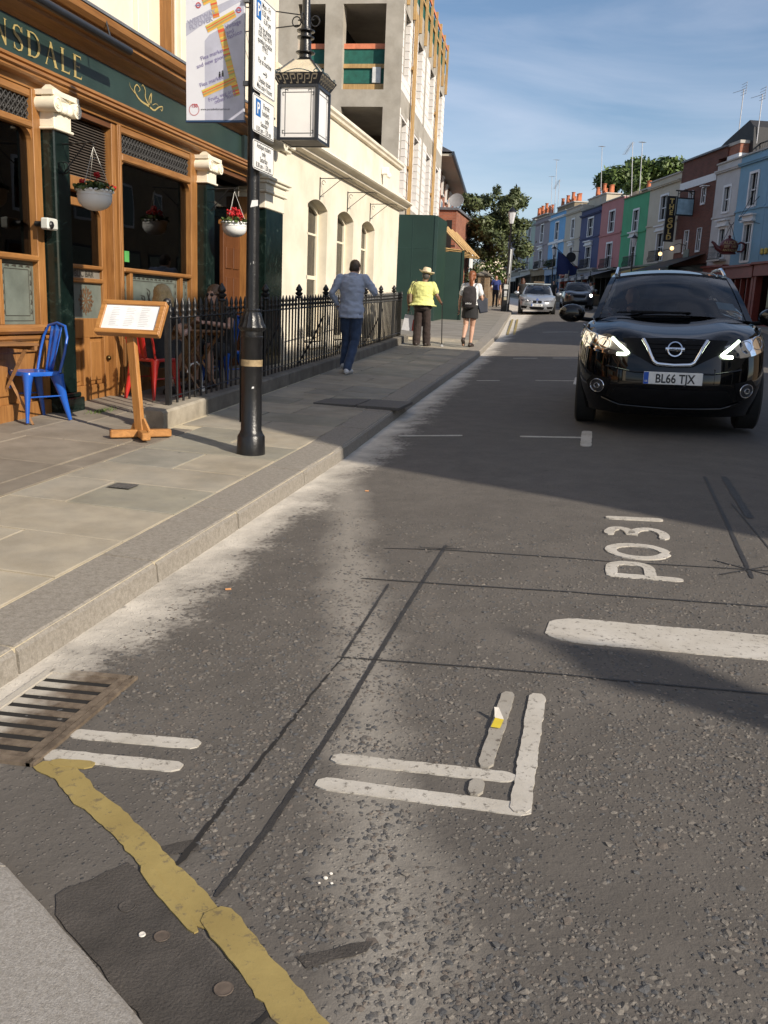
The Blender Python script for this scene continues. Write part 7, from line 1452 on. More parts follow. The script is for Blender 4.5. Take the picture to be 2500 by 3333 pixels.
Q = car('black crossover with lit daytime lamps facing the camera', PQ, CARBLK, (cx0, CY, gnd - .035), R(-1.0), CSC)
d, r_, pt = Q['decal'], Q['rod'], Q['fpt']
d('upper_grille', [(-.47, .90), (-.33, .905), (0, .915), (.33, .905), (.47, .90), (.40, .78), (.28, .72), (.17, .66), (-.17, .66), (-.28, .72), (-.40, .78)], TRIMB, .003)
for z in (.70, .74, .78, .82, .86): r_('grille_slat', [(-.13 - (z - .66) * .55, z), (.13 + (z - .66) * .55, z)], .006, TRIMB, .006)
r_('chrome_v', [(-.285, .892), (-.245, .83), (-.20, .74), (-.178, .70), (-.145, .678), (0, .67), (.145, .678), (.178, .70), (.20, .74), (.245, .83), (.285, .892)], (.020, .026), CHROME, .012)
Q['ring']('badge', 0, .815, .062, CHROME, .022, .0105, False); r_('badge_bar', [(-.083, .815), (.083, .815)], (.008, .017), CHROME, .026, sub=2)
me = text_mesh('NISSAN', .030, SBLK, 'CENTER', bold=.0008); c_ = pt(0, .815, .066); place_mesh(me, Matrix(((1, 0, 0, 0), (0, 0, -1, c_.y), (0, 1, 0, .8045), (0, 0, 0, 1)))); link('badge_lettering', me, Q['t'], inv=False)
Q['plate']('BL66 TJX', .555)
HLP = [(.43, .85), (.57, .895), (.76, .925), (.868, .975), (.885, .955), (.86, .87), (.80, .80), (.70, .765), (.58, .748), (.42, .755)]
d('headlight', HLP, M('headlight_dark', (.03, .03, .033), .25, .3, 20), .004, mirror=True)
r_('headlight_trim', [(.60, .892), (.76, .932), (.868, .982)], .006, CHROME, .012, True)
for s in (1, -1):
    pass
Q['ring']('lamp_bezel', .625, .84, .050, HLB, .012, .010, True, HLB); Q['ring']('lamp_bezel', .74, .87, .056, CHROME, .012, .011, True, M('projector_dark', (.04, .04, .045), .1))
r_('daylight_lamp', [(.555, .895), (.50, .845), (.435, .795), (.408, .772), (.435, .757), (.505, .755)], (.0135, .016), DRL, .016, True)
d('headlight_cover', HLP, LENS, .022, mirror=True)
d('lower_intake', [(-.50, .45), (.50, .45), (.56, .34), (.44, .29), (-.44, .29), (-.56, .34)], TRIMB, .004)
r_('bumper_line', [(-.62, .33), (-.45, .275), (0, .262), (.45, .275), (.62, .33)], (.008, .012), CARBLK, .012)
r_('bumper_crease', [(-.60, .64), (-.35, .60), (0, .605), (.35, .60), (.60, .64)], (.012, .008), CARBLK, .004)
d('fog_recess', [(.55, .52), (.72, .545), (.78, .47), (.74, .38), (.60, .35)], TRIMB, .003, mirror=True)
Q['ring']('fog_lamp', .665, .445, .062, CHROME, .014, .0065, True, M('fog_glass', (.05, .05, .055), .08)); Q['ring']('fog_inner', .665, .445, .022, HLB, .018, .008, True)
for s in (-1, 1): mb = MB(); mb.ring([(s * (.18 + .36 * (s < 0)), 1.0, 1.115), (s * .05 + .12, .985, 1.125), (s * .1 - .40 * (s > 0) - .1, 1.03, 1.13)], .009, 6); part('wiper', mb, TRIMB, Q['t'], inv=False)
q = Q['gp']; mb = MB(); a_ = [q(Q['uy'](1.12), .62), q(Q['uy'](1.12), .86), q(Q['uy'](1.24), .84), q(Q['uy'](1.24), .60)]; mb.add([p_ + Vector((0, .02, -.01)) for p_ in a_], [(0, 1, 2, 3)]); part('permit_card', mb, M('permit_paper', (.45, .62, .62), .6), Q['t'], inv=False)
mb = MB(); mb.cbox(-.12, .12, 1.72, 1.76, 1.40, 1.46, .01); part('rear_view_mirror', mb, TRIMB, Q['t'], inv=False)
mb = MB(); mb.ring([(-.36 + .18 * math.cos(R(a)), 1.62 + .06 * math.sin(R(a)), 1.02 + .17 * math.sin(R(a))) for a in range(0, 360, 20)], .014, 6, closed=True); part('steering_wheel', mb, TRIMB, Q['t'], inv=False)
# ---- silver saloon
PS = dict(L=4.62, hw=.905, zl=.20, n=2.8, w=[(.2, .94), (.4, .99), (.6, 1.0), (.8, .97), (1.0, .90)], nose=[(.15, .14), (.25, .04), (.4, 0), (.55, .02), (.66, .08), (.74, .2), (1.0, .5)], tail=[(.2, .1), (.6, .02), (.9, .1), (1.1, .3)], shoulder=[(0, .70), (.5, .80), (1.2, .90), (2.4, .95), (4.6, .98)], crown=.075, ridge=.015, axles=(.80, 3.61), wr=.325, roof=[(1.22, .96, .74), (1.55, 1.14, .68), (1.9, 1.32, .62), (2.1, 1.39, .585), (2.5, 1.43, .56), (3.1, 1.42, .55), (3.6, 1.36, .54), (4.2, 1.06, .62)], ws=(0, 3), rs=(6, 7), belt=.93, pillars=[2.6, 3.4], mirror=(1.02, 1.62, .99))
S_ = car('silver saloon car parked facing the camera further up the street', PS, CARSIL, (-2.78, 44.0, zr(-2.78, 44.8) - .0), R(4), 1.0)
d, r_ = S_['decal'], S_['rod']
d('kidney_grille', [(.02, .64), (.20, .635), (.225, .56), (.19, .50), (.05, .50), (.02, .56)], TRIMB, .004, mirror=True); r_('grille_surround', [(.02, .64), (.20, .635), (.225, .56), (.19, .50), (.05, .50), (.02, .56), (.02, .64)], .009, CHROME, .008, True, sub=3)
d('headlight', [(.30, .63), (.52, .66), (.74, .69), (.78, .64), (.70, .575), (.45, .56), (.32, .58)], M('saloon_headlight', (.12, .12, .13), .2, .5, 12), .005, mirror=True); S_['ring']('lamp_bezel', .45, .61, .038, HLB, .012, .012, True); S_['ring']('lamp_bezel', .60, .625, .038, HLB, .012, .012, True)
d('lower_intake', [(-.36, .33), (.36, .33), (.30, .22), (-.30, .22)], TRIMB, .005); d('side_intake', [(.45, .36), (.76, .38), (.72, .26), (.50, .25)], TRIMB, .005, mirror=True); S_['plate']('YB14 KFK', .42); S_['ring']('badge', 0, .685, .035, PLATEB, .012, .012, False)
mb = MB()
for y in (2.45, 3.25): mb.box(-.62, .62, y, y + .06, 1.47, 1.50)
part('roof_bar', mb, CHROME, S_['t'], inv=False); mb = MB(); mb.cbox(-.25, .3, 2.5, 3.2, 1.50, 1.60, .03); part('roof_load', mb, GOODS[2], S_['t'], inv=False)
# ---- dark car behind it with a lit headlamp
PD = dict(PQ); PD.update(L=4.2, rails=False, pitch=math.atan(.036), roll=0, zl=.25)
K_ = car('dark car with one headlamp lit waiting behind the silver saloon', PD, CARDK, (-1.05, 55.0, zr(-1.05, 56)), R(6), 1.0)
K_['decal']('headlight', [(.5, .86), (.74, .88), (.76, .76), (.55, .76)], HLB, .006, mirror=True)
mb = MB(); c_ = K_['fpt'](.64, .82, .03); mb.ball(c_, (.085, .03, .085), 12, 8); part('lit_headlamp', mb, M('headlamp_on', (1, .95, .85), .3, emis=(1, .95, .85), estr=10), K_['t'], inv=False); K_['plate']('LK12 WEX', .5) if False else None
K_['decal']('grille', [(-.4, .84), (.4, .84), (.32, .68), (-.32, .68)], TRIMB, .005); K_['decal']('lower_intake', [(-.5, .45), (.5, .45), (.44, .3), (-.44, .3)], TRIMB, .005)
# ================================================================== people
def skinm(n, c): return M('skin_' + n, c, .5, .08, 8, .06, 120)
SK1 = skinm('fair', (.52, .31, .22)); SK2 = skinm('brown', (.20, .105, .065)); SK3 = skinm('olive', (.42, .25, .17))
V3 = Vector
def std(h=1.70):
    k = h / 1.70; d = dict(pel=(0, 0, .93), waist=(0, .0, 1.06), chest=(0, 0, 1.27), neck=(0, 0, 1.45), head=(0, .02, 1.585))
    for s, n in ((-1, 'l'), (1, 'r')):
        d[n + 'sh'] = (s * .185, 0, 1.39); d[n + 'el'] = (s * .245, -.02, 1.12); d[n + 'wr'] = (s * .25, .05, .88); d[n + 'hd'] = (s * .25, .09, .79)
        d[n + 'hip'] = (s * .088, 0, .88); d[n + 'kn'] = (s * .09, .02, .48); d[n + 'an'] = (s * .09, -.01, .085); d[n + 'toe'] = (s * .105, .17, .03)
    return {a: V3(b) * k for a, b in d.items()}
TOR = [(-.10, .145, .095), (-.04, .165, .115), (.0, .168, .115), (.11, .140, .098), (.20, .148, .105), (.30, .165, .115), (.40, .172, .108), (.46, .145, .085), (.505, .085, .066)]
def tor_path(J, z0=-.10, z1=.505, off=0, kx_=1.0, belly=0):
    """torso rings following pelvis-waist-chest-neck"""
    P_ = [J['pel'] + V3((0, 0, -.10)), J['pel'], J['waist'], J['chest'], J['neck'] + V3((0, 0, -.02))]; T_ = [-.10, 0, .13, .34, .505]; pts = []; rad = []
    n = 13
    for i in range(n):
        t = lerp(z0, z1, i / (n - 1)); k = max(0, min(3, int(np.searchsorted(T_, t)) - 1)); f_ = (t - T_[k]) / (T_[k + 1] - T_[k]); p = P_[k].lerp(P_[k + 1], f_); a = float(np.interp(t, [q[0] for q in TOR], [q[1] for q in TOR])); b = float(np.interp(t, [q[0] for q in TOR], [q[2] for q in TOR]))
        pts.append(p); rad.append(((a + off) * kx_, b + off + belly * math.exp(-((t - .1) / .15) ** 2)))
    return pts, rad
def limb(mb, P_, R_, seg=12, ref=(1, 0, 0)):
    """tube through joints with rounded ends and smooth bends"""
    P_ = [V3(p) for p in P_]; pts = []; rr = []; n = len(P_)
    Q_ = [2 * P_[0] - P_[1]] + P_ + [2 * P_[-1] - P_[-2]]
    for i in range(1, n):
        for k in range(5):
            t = k / 5; a, b, c_, d = Q_[i - 1], Q_[i], Q_[i + 1], Q_[i + 2]; q = .5 * ((2 * b) + (c_ - a) * t * .6 + (0 * a - 6 * b + 6 * c_ - (c_ - a) * .6 * 2 + 0 * d - (d - b) * .6 * 1 + 0 * a) * t * t * .5 * 0)
            pts.append(b.lerp(c_, t)); rr.append(lerp(R_[i - 1], R_[i], t))
    pts.append(P_[-1]); rr.append(R_[-1])
    mb.ring(pts, rr, seg); mb.ball(P_[0], R_[0], seg, 8); mb.ball(P_[-1], R_[-1], seg, 8)
    for i in range(1, n - 1): mb.ball(P_[i], R_[i], seg, 8)
def remesh(mb, vox, mat, it=4, name='body', wr=0, ws=14, stretch=(1, 1, 1)):
    me = mb.mesh('tmp', mat, fixn=True)
    def mods(o):
        r_ = o.modifiers.new('r', 'REMESH'); r_.mode = 'VOXEL'; r_.voxel_size = vox; r_.use_smooth_shade = True
        s_ = o.modifiers.new('s', 'SMOOTH'); s_.iterations = it; s_.factor = .5
    m2 = bake(mods, me); m2.name = name
    if not m2.materials: m2.materials.append(mat)
    if wr:
        n_ = len(m2.vertices); C_ = np.empty(n_ * 3); m2.vertices.foreach_get('co', C_); Nn = np.empty(n_ * 3); m2.vertex_normals.foreach_get('vector', Nn); C_ = C_.reshape(-1, 3); Nn = Nn.reshape(-1, 3)
        d_ = np.array([noise.noise(V3((x * ws * stretch[0], y * ws * stretch[1], z * ws * stretch[2]))) + .5 * noise.noise(V3((x * ws * 2.3 * stretch[0], y * ws * 2.3, z * ws * 2.3 * stretch[2] + 9))) for x, y, z in C_])
        m2.vertices.foreach_set('co', (C_ + Nn * (wr * d_)[:, None]).ravel())
    m2.polygons.foreach_set('use_smooth', [True] * len(m2.polygons)); m2.update(); return m2
def hand(mb, wr, hd, side, curl=.5, k=1.0):
    d = (hd - wr).normalized(); up = V3((0, 1, 0)) if abs(d.y) < .8 else V3((0, 0, 1)); acr = d.cross(V3((1, 0, 0)) if abs(d.x) < .8 else V3((0, 0, 1))).normalized(); pal = d.cross(acr).normalized()   # fingers fan along acr, curl towards pal
    mb.ring([wr, wr + d * .03 * k, wr + d * .075 * k, wr + d * .092 * k], [(.024 * k, .019 * k), (.034 * k, .017 * k), (.040 * k, .016 * k), (.036 * k, .013 * k)], 10, ref=acr)
    for i, (o_, L_) in enumerate(((-.029, .066), (-.010, .076), (.010, .072), (.028, .056))):
        b = wr + d * .088 * k + acr * o_ * k; p1 = b + (d * math.cos(curl * .6) + pal * math.sin(curl * .6)) * L_ * .45 * k; p2 = p1 + (d * math.cos(curl * 1.4) + pal * math.sin(curl * 1.4)) * L_ * .33 * k; p3 = p2 + (d * math.cos(curl * 2.0) + pal * math.sin(curl * 2.0)) * L_ * .26 * k
        limb(mb, [b - d * .02, p1, p2, p3], [.0095 * k, .0088 * k, .008 * k, .007 * k], 7)
    b = wr + d * .03 * k - acr * .028 * k * side; p1 = b + (d * .6 - acr * .6 * side + pal * .4).normalized() * .035 * k; limb(mb, [b, p1, p1 + (d * .85 + pal * .4).normalized() * .03 * k], [.012 * k, .0105 * k, .009 * k], 7)
def body(J, mat, vox=.009, nod=0, hturn=0, k=1.0, curl=.6, female=False):
    mb = MB(); p, r_ = tor_path(J, off=-.004); mb.ring(p, r_, 18, ref=(1, 0, 0))
    mb.ring([J['neck'] + V3((0, 0, -.06)), J['neck'].lerp(J['head'], .35), J['head'] + V3((0, 0, -.04))], [.068 * k, .052 * k, .05 * k], 12)
    H = Matrix.Translation(J['head']) @ Matrix.Rotation(hturn, 4, 'Z') @ Matrix.Rotation(nod, 4, 'X'); hm = MB(H @ Matrix.Scale(k, 4))
    hm.ring([(0, .030, -.115), (0, .022, -.10), (0, .014, -.065), (0, .004, -.02), (0, -.004, .03), (0, -.008, .07), (0, -.008, .10), (0, -.006, .117)], [(.022, .028), (.044, .056), (.060, .078), (.071, .092), (.074, .097), (.067, .086), (.045, .058), (.012, .016)], 18, ref=(1, 0, 0))
    hm.ring([(0, .088, .015), (0, .108, -.018), (0, .112, -.032), (0, .094, -.042)], [.011, .013, .016, .012], 8); hm.ball((0, .082, -.068), (.024, .016, .009), 10, 6)
    for s in (-1, 1): hm.ball((s * .074, -.012, -.01), (.012, .022, .033), 8, 8); hm.ball((s * .032, .076, .012), (.014, .014, .010), 8, 6)
    mb.v += hm.v; o_ = len(mb.v) - len(hm.v); mb.f += [tuple(i + o_ for i in f) for f in hm.f]; mb.mi += hm.mi
    tk = .92 if female else 1.0
    for n, s in (('l', -1), ('r', 1)):
        limb(mb, [J[n + 'sh'], J[n + 'sh'].lerp(J[n + 'el'], .5), J[n + 'el'], J[n + 'el'].lerp(J[n + 'wr'], .35), J[n + 'wr']], [.052 * tk, .045 * tk, .037 * tk, .038 * tk, .025 * tk]); hand(mb, J[n + 'wr'], J[n + 'hd'], s, curl, .95 * k)
        limb(mb, [J[n + 'hip'], J[n + 'hip'].lerp(J[n + 'kn'], .45), J[n + 'kn'], J[n + 'kn'].lerp(J[n + 'an'], .3), J[n + 'an']], [.088, .077, .053, .054, .034]); limb(mb, [J[n + 'an'] + V3((0, 0, -.03)), J[n + 'an'].lerp(J[n + 'toe'], .55) + V3((0, 0, -.01)), J[n + 'toe']], [.036, .034, .024], 10)
    return remesh(mb, vox, mat, 3)
def top_g(J, mat, hem, sleeve, off=.014, vox=.012, loose=.0, wr=.006, kx_=1.06, belly=0, collar=False, name='shirt', drop=0):
    mb = MB(); p, r_ = tor_path(J, hem, .49, off + loose * .3, kx_, belly); r_[0] = (r_[0][0] + loose, r_[0][1] + loose); mb.ring(p, r_, 22, ref=(1, 0, 0))
    for n in 'lr':
        S_, E_, W_ = J[n + 'sh'], J[n + 'el'], J[n + 'wr']
        if sleeve <= .5: e = S_.lerp(E_, sleeve * 2); limb(mb, [S_, S_.lerp(e, .5), e], [.060 + min(loose, .02) * .3, .058 + min(loose, .02) * .4, .055 + min(loose, .02) * .7])
        else: limb(mb, [S_, S_.lerp(E_, .5), E_, E_.lerp(W_, .5), E_.lerp(W_, (sleeve - .5) * 2)], [.064, .057, .050, .046, .036])
        mb.ball(S_.lerp(J['neck'], .42) + V3((0, 0, -.012)), (.075, .06, .05), 12, 8)
    if collar: mb.ring([J['neck'] + V3((0, -.005, -.05)), J['neck'] + V3((0, .0, .018))], [.075, .066], 14)
    return remesh(mb, vox, mat, 3, name, wr, 9, (1, 1, 1.8))
def trousers_g(J, mat, top=.10, leg=1.0, off=.012, vox=.012, wr=.006, wide=0.0, name='trousers', seat=0):
    mb = MB(); p, r_ = tor_path(J, -.10, top, off + .004, 1.04); r_ = [(a, b + seat) for a, b in r_]; mb.ring(p, r_, 20, ref=(1, 0, 0)); mb.ball(J['pel'] + V3((0, -.01, -.06)), (.155 + off, .115 + off + seat, .09), 16, 10)
    for n in 'lr':
        Hh, K_, A_ = J[n + 'hip'], J[n + 'kn'], J[n + 'an'] + V3((0, 0, .0)); e = K_.lerp(A_, min(1, (leg - .5) * 2)) if leg > .5 else Hh.lerp(K_, leg * 2)
        limb(mb, [Hh, Hh.lerp(K_, .45), K_, K_.lerp(e, .5), e], [.100, .090 + wide * .3, .068 + wide, .062 + wide * 1.3, .056 + wide * 1.6]) if leg > .5 else limb(mb, [Hh, Hh.lerp(e, .5), e], [.1, .094, .088 + wide])
    return remesh(mb, vox, mat, 3, name, wr, 11, (1, 1, 1.3))
def skirt_g(J, mat, z0, z1, flare=.02, off=.016, vox=.012, name='skirt'):
    mb = MB(); p, r_ = [], []
    for i in range(9):
        t = i / 8; z = lerp(z1, z0, t); a = float(np.interp(min(z, .0) if z > -.1 else -.04, [q[0] for q in TOR], [q[1] for q in TOR])) if z < 0 else float(np.interp(z, [q[0] for q in TOR], [q[1] for q in TOR])); b = .115 if z < 0 else float(np.interp(z, [q[0] for q in TOR], [q[2] for q in TOR])); p.append(J['pel'] + V3((0, 0, z))); r_.append((a + off + flare * t * t, b + off + .01 + flare * t * t))
    mb.ring(p, r_, 24, ref=(1, 0, 0)); return remesh(mb, vox, mat, 2, name, .004, 10, (1, 1, .6))
def shoe_g(J, n, mat, vox=.010, name='shoe', sole=None):
    mb = MB(); A_, T_ = J[n + 'an'], J[n + 'toe']; d = (T_ - A_); d2 = V3((d.x, d.y, 0)).normalized(); heel = A_ - d2 * .055 + V3((0, 0, -.045)) + (V3((0, 0, 0)))
    limb(mb, [heel, A_.lerp(T_, .5) + V3((0, 0, -.012)), T_ + d2 * .035], [.043, .043, .036]); mb.ring([A_ + V3((0, 0, -.03)), A_ + V3((0, 0, .015))], [.047, .046], 12); return remesh(mb, vox, mat, 3, name)
def hair_g(J, mat, k=1.0, nod=0, hturn=0, length=0, back=0, vox=.009, pony=None, vol=1.0):
    H = Matrix.Translation(J['head']) @ Matrix.Rotation(hturn, 4, 'Z') @ Matrix.Rotation(nod, 4, 'X'); hm = MB(H @ Matrix.Scale(k, 4)); hm.ball((0, -.022, .042), (.084 * vol, .098 * vol, .088 * vol), 18, 12); hm.ball((0, -.040, -.02), (.078 * vol, .075 * vol, .075), 16, 10)
    if length:
        hm.ring([(0, -.035, .06), (0, -.065, -.05), (0, -.075, -.05 - length * .5), (0, -.065, -.05 - length)], [(.075, .07), (.092 * vol, .06), (.098 * vol, .048), (.05, .025)], 16, ref=(1, 0, 0))
        for s in (-1, 1): hm.ring([(s * .06, 0, .06), (s * .088 * vol, .008, -.04), (s * .088 * vol, .0, -.05 - length * .45), (s * .07, -.02, -.05 - length * .85)], [.03, .034, .036, .015], 10)
    if pony: hm.ring([(0, -.09, .03), (0, -.135, .0), (.01, -.13, -.08), (.015, -.115, -pony * .6), (.0, -.10, -pony)], [.022, .034, .042, .040, .012], 12)
    return remesh(hm, vox, mat, 2, 'hair', .005, 60, (1.6, 1.6, .5))
def person(label, loc, yaw, J, skin, parts, vox=.009, **k):
    me = body(J, skin, vox, **k); o = bpy.data.objects.new('person', me); col.objects.link(o); o.location = loc; o.rotation_euler = (0, 0, yaw); tag(o, label, 'person'); PINV[o.name] = I4
    for nm, m_ in parts: link(nm, m_, o, inv=False)
    return o
def cloth(n, c, var=.1, **k): return M('cloth_' + n, c, .85, var, 10, .25, 260, sheen=.15, **k)
# ---- man in the blue shirt, head bowed
J = std(1.70)
J.update(pel=V3((0, 0, .93)), waist=V3((0, .01, 1.06)), chest=V3((0, .02, 1.27)), neck=V3((.0, .035, 1.44)), head=V3((.005, .115, 1.52)), lsh=V3((-.185, .015, 1.385)), lel=V3((-.295, -.05, 1.16)), lwr=V3((-.225, .10, .955)), lhd=V3((-.19, .16, .88)), rsh=V3((.185, .015, 1.385)), rel=V3((.325, .06, 1.19)), rwr=V3((.20, .24, 1.35)), rhd=V3((.13, .25, 1.42)), lhip=V3((-.085, 0, .88)), lkn=V3((-.085, .12, .49)), lan=V3((-.115, .10, .145)), ltoe=V3((-.12, .25, .045)), rhip=V3((.085, 0, .88)), rkn=V3((.06, .03, .48)), ran=V3((.0, -.16, .085)), rtoe=V3((.01, .02, .03)))
SHB = cloth('shirt_blue', (.40, .45, .56), .06, stretch=(1, 1, 1)); DENIM = cloth('denim', (.035, .06, .12), .3); WSH = M('white_leather', (.66, .66, .66), .5)
ml = (-3.525, 13.08, zp(-3.55, 13.0)); HBR = M('hair_brown', (.045, .028, .016), .6, .3, 90, stretch=(3, 3, .4))
person('man in a pale blue shirt and dark jeans walking away beside the railings', ml, R(2), J, SK1, [('shirt', top_g(J, SHB, -.12, 1.0, .022, loose=.028, wr=.015, collar=True, kx_=.98)), ('trousers', trousers_g(J, DENIM, -.02, 1.0, .010, wr=.008, wide=.006)), ('shoe', shoe_g(J, 'l', WSH)), ('shoe', shoe_g(J, 'r', WSH)), ('hair', hair_g(J, HBR, nod=-.62, vol=.96))], nod=-.62)
# ---- lady with straw hat and stick
J = std(1.62)
J.update(waist=V3((.0, .02, 1.02)), chest=V3((.0, .03, 1.22)), neck=V3((.01, .05, 1.385)), head=V3((.03, .08, 1.50)), lsh=V3((-.21, .02, 1.31)), lel=V3((-.32, -.02, 1.05)), lwr=V3((-.31, .03, .82)), lhd=V3((-.31, .05, .74)), rsh=V3((.21, .02, 1.31)), rel=V3((.31, -.03, 1.08)), rwr=V3((.375, .12, .94)), rhd=V3((.385, .19, .93)), lkn=V3((-.095, .02, .46)), rkn=V3((.10, .05, .46)), lan=V3((-.105, .0, .085)), ran=V3((.10, .10, .085)), ltoe=V3((-.11, .17, .03)), rtoe=V3((.13, .26, .03)))
for q in ('pel', 'waist', 'lhip', 'rhip'): J[q] = V3(J[q])
YT = cloth('yellow_top', (.66, .67, .24), .06); BRT = cloth('brown_trousers', (.030, .018, .015), .2); DKS = M('dark_shoe', (.03, .02, .016), .5)
ll = (-3.69, 19.62, zp(-3.69, 19.6)); HGR = M('hair_grey', (.06, .055, .05), .7, .3, 90)
person('stout lady in a lemon yellow top and brown trousers leaning on a stick', ll, R(0), J, SK2, [('top', top_g(J, YT, -.03, .33, .036, loose=.07, wr=.012, kx_=1.14, belly=.02)), ('trousers', trousers_g(J, BRT, .02, 1.0, .032, wide=.022, wr=.008, seat=.02)), ('shoe', shoe_g(J, 'l', DKS)), ('shoe', shoe_g(J, 'r', DKS)), ('hair', hair_g(J, HGR, nod=-.12, vol=.98))], nod=-.12)
t = thing('straw_hat', 'cream straw hat with a pink band on the lady in yellow', 'hat', tuple(V3(ll) + J['head'] + V3((0, 0, .06)))); STR = M('straw', (.66, .55, .38), .8, .1, 60, .4, 200); HM = Matrix.Translation(V3(ll) + J['head'] + V3((.0, -.005, .045))) @ Matrix.Rotation(R(-8), 4, 'X') @ Matrix.Rotation(R(10), 4, 'Y')
mb = MB(HM); pr = [(.092, .0), (.093, .05), (.088, .10), (.07, .125), (.03, .118), (.0, .112)]; mb.lathe(pr, 24); part('crown', mb, STR, t, 50)
mb = MB(HM); n_ = 32; vs = []
for r_, dz in ((.088, .0), (.12, -.002), (.15, .004), (.175, .016)):
    for k_ in range(n_): a = 2 * math.pi * k_ / n_; up_ = .035 * abs(math.cos(a)) ** 3 * (r_ - .088) / .087; vs.append((r_ * math.cos(a), r_ * math.sin(a), dz + up_))
mb.add(vs, [(i * n_ + k_, i * n_ + (k_ + 1) % n_, (i + 1) * n_ + (k_ + 1) % n_, (i + 1) * n_ + k_) for i in range(3) for k_ in range(n_)]); o = part('brim', mb, STR, t, 50); sm_ = o.modifiers.new('s', 'SOLIDIFY'); sm_.thickness = .006
mb = MB(HM); mb.lathe([(.0955, .006), (.0955, .034)], 24); part('band', mb, M('hat_band', (.36, .12, .12), .7), t, 50)
L0 = V3(ll); t = thing('walking_stick', 'thin black walking stick held by the lady in yellow', 'walking stick', tuple(L0 + V3((.415, .26, 0)))); part('shaft', MB().ring([L0 + V3((.415, .28, .01)), L0 + V3((.395, .20, .90))], .011, 8), BLACKM, t); part('handle', MB().ring([L0 + V3((.395, .10, .915)), L0 + V3((.393, .17, .935)), L0 + V3((.396, .24, .915))], .014, 8), BLACKM, t); mb = MB(Matrix.Translation(L0 + V3((.415, .28, 0)))); mb.lathe([(.042, 0), (.042, .018), (.02, .03), (.014, .05)], 14); part('ferrule', mb, M('ferrule_grey', (.35, .35, .35), .5), t)
t = thing('shopping_bag', 'white paper shopping bag carried by the lady in yellow', 'bag', tuple(L0 + V3((-.33, .08, .3)))); BG = Matrix.Translation(L0 + V3((-.325, .08, .32))) @ Matrix.Rotation(R(6), 4, 'Y'); mb = MB(BG); mb.add([(-.13, -.05, 0), (.13, -.05, 0), (.13, .05, 0), (-.13, .05, 0), (-.10, -.045, .34), (.10, -.045, .34), (.10, .045, .34), (-.10, .045, .34)], [(0, 1, 5, 4), (1, 2, 6, 5), (2, 3, 7, 6), (3, 0, 4, 7), (0, 3, 2, 1)]); part('paper', mb, M('bag_white', (.60, .60, .62), .6, .06, 6, .3, 14), t)
mb = MB(BG)
for y_ in (-.046, .046): mb.ring([(-.05, y_, .33), (-.03, y_ * .5, .40), (.0, 0, .425), (.03, y_ * .5, .40), (.05, y_, .33)], .004, 5)
part('handle', mb, M('bag_string', (.5, .5, .48), .8), t); mb = MB(BG); mb.box(.095, .131, -.051, .051, .01, .25); part('red_side', mb, M('bag_red', (.45, .06, .04), .6), t)
t = thing('shoulder_bag', 'small tan shoulder bag under the left arm of the lady in yellow', 'bag', tuple(L0 + V3((-.27, -.02, .95)))); part('pouch', MB(Matrix.Translation(L0 + V3((-.262, -.04, .93)))).cbox(-.03, .03, -.10, .10, -.02, .18, .02), M('tan_leather', (.20, .14, .09), .6), t); part('strap', MB().ring([L0 + V3((-.262, -.10, 1.1)), L0 + V3((-.22, -.13, 1.30)), L0 + V3((-.165, .02, 1.40)), L0 + V3((-.20, .14, 1.28)), L0 + V3((-.262, .06, 1.1))], .009, 6), M('strap_dark', (.05, .035, .025), .6), t)
# ---- young woman with red ponytail, backpack and tote
J = std(1.64)
J.update(lsh=V3((-.165, 0, 1.33)), rsh=V3((.165, 0, 1.33)), lel=V3((-.235, -.03, 1.06)), lwr=V3((-.255, .03, .82)), lhd=V3((-.25, .06, .73)), rel=V3((.25, -.02, 1.08)), rwr=V3((.24, .13, .88)), rhd=V3((.22, .18, .80)), lkn=V3((-.07, -.05, .47)), lan=V3((-.06, -.30, .20)), ltoe=V3((-.06, -.27, .05)), rkn=V3((.06, .06, .46)), ran=V3((.045, .02, .085)), rtoe=V3((.06, .19, .03)))
gl = (-2.745, 20.33, zp(-2.74, 20.3)); RH = M('hair_auburn', (.20, .065, .022), .5, .45, 80, stretch=(3, 3, .4)); WT = cloth('white_tee', (.68, .68, .68), .04); BLK = cloth('black', (.012, .012, .013), .2)
person('red-haired young woman in a white tee and black skirt walking away', gl, R(-3), J, SK1, [('tee', top_g(J, WT, .02, .32, .012, loose=.012, wr=.006)), ('skirt', skirt_g(J, BLK, -.27, .12, .012)), ('shoe', shoe_g(J, 'l', DKS)), ('shoe', shoe_g(J, 'r', DKS)), ('hair', hair_g(J, RH, pony=.36, vol=1.03))], female=True, hturn=.1)
G0 = V3(gl); t = thing('backpack', 'black drawstring backpack with a white three-leaf emblem', 'backpack', tuple(G0 + V3((0, -.17, .9)))); mb = MB(Matrix.Translation(G0 + V3((-.01, -.165, 1.09)))); mb.ring([(0, .02, -.23), (0, -.02, -.21), (0, -.03, -.08), (0, -.02, .08), (0, .0, .19), (0, .03, .23)], [(.12, .03), (.155, .06), (.165, .075), (.16, .06), (.135, .04), (.07, .02)], 20, ref=(1, 0, 0)); me = remesh(mb, .012, cloth('pack_black', (.018, .014, .015), .3), 3, 'sack', .008, 9); link('sack', me, t)
EM = M('emblem_white', (.66, .66, .66), .6); EF = Matrix(((1, 0, 0, G0.x - .012), (0, 0, -1, G0.y - .264), (0, 1, 0, G0.z + .985), (0, 0, 0, 1)))
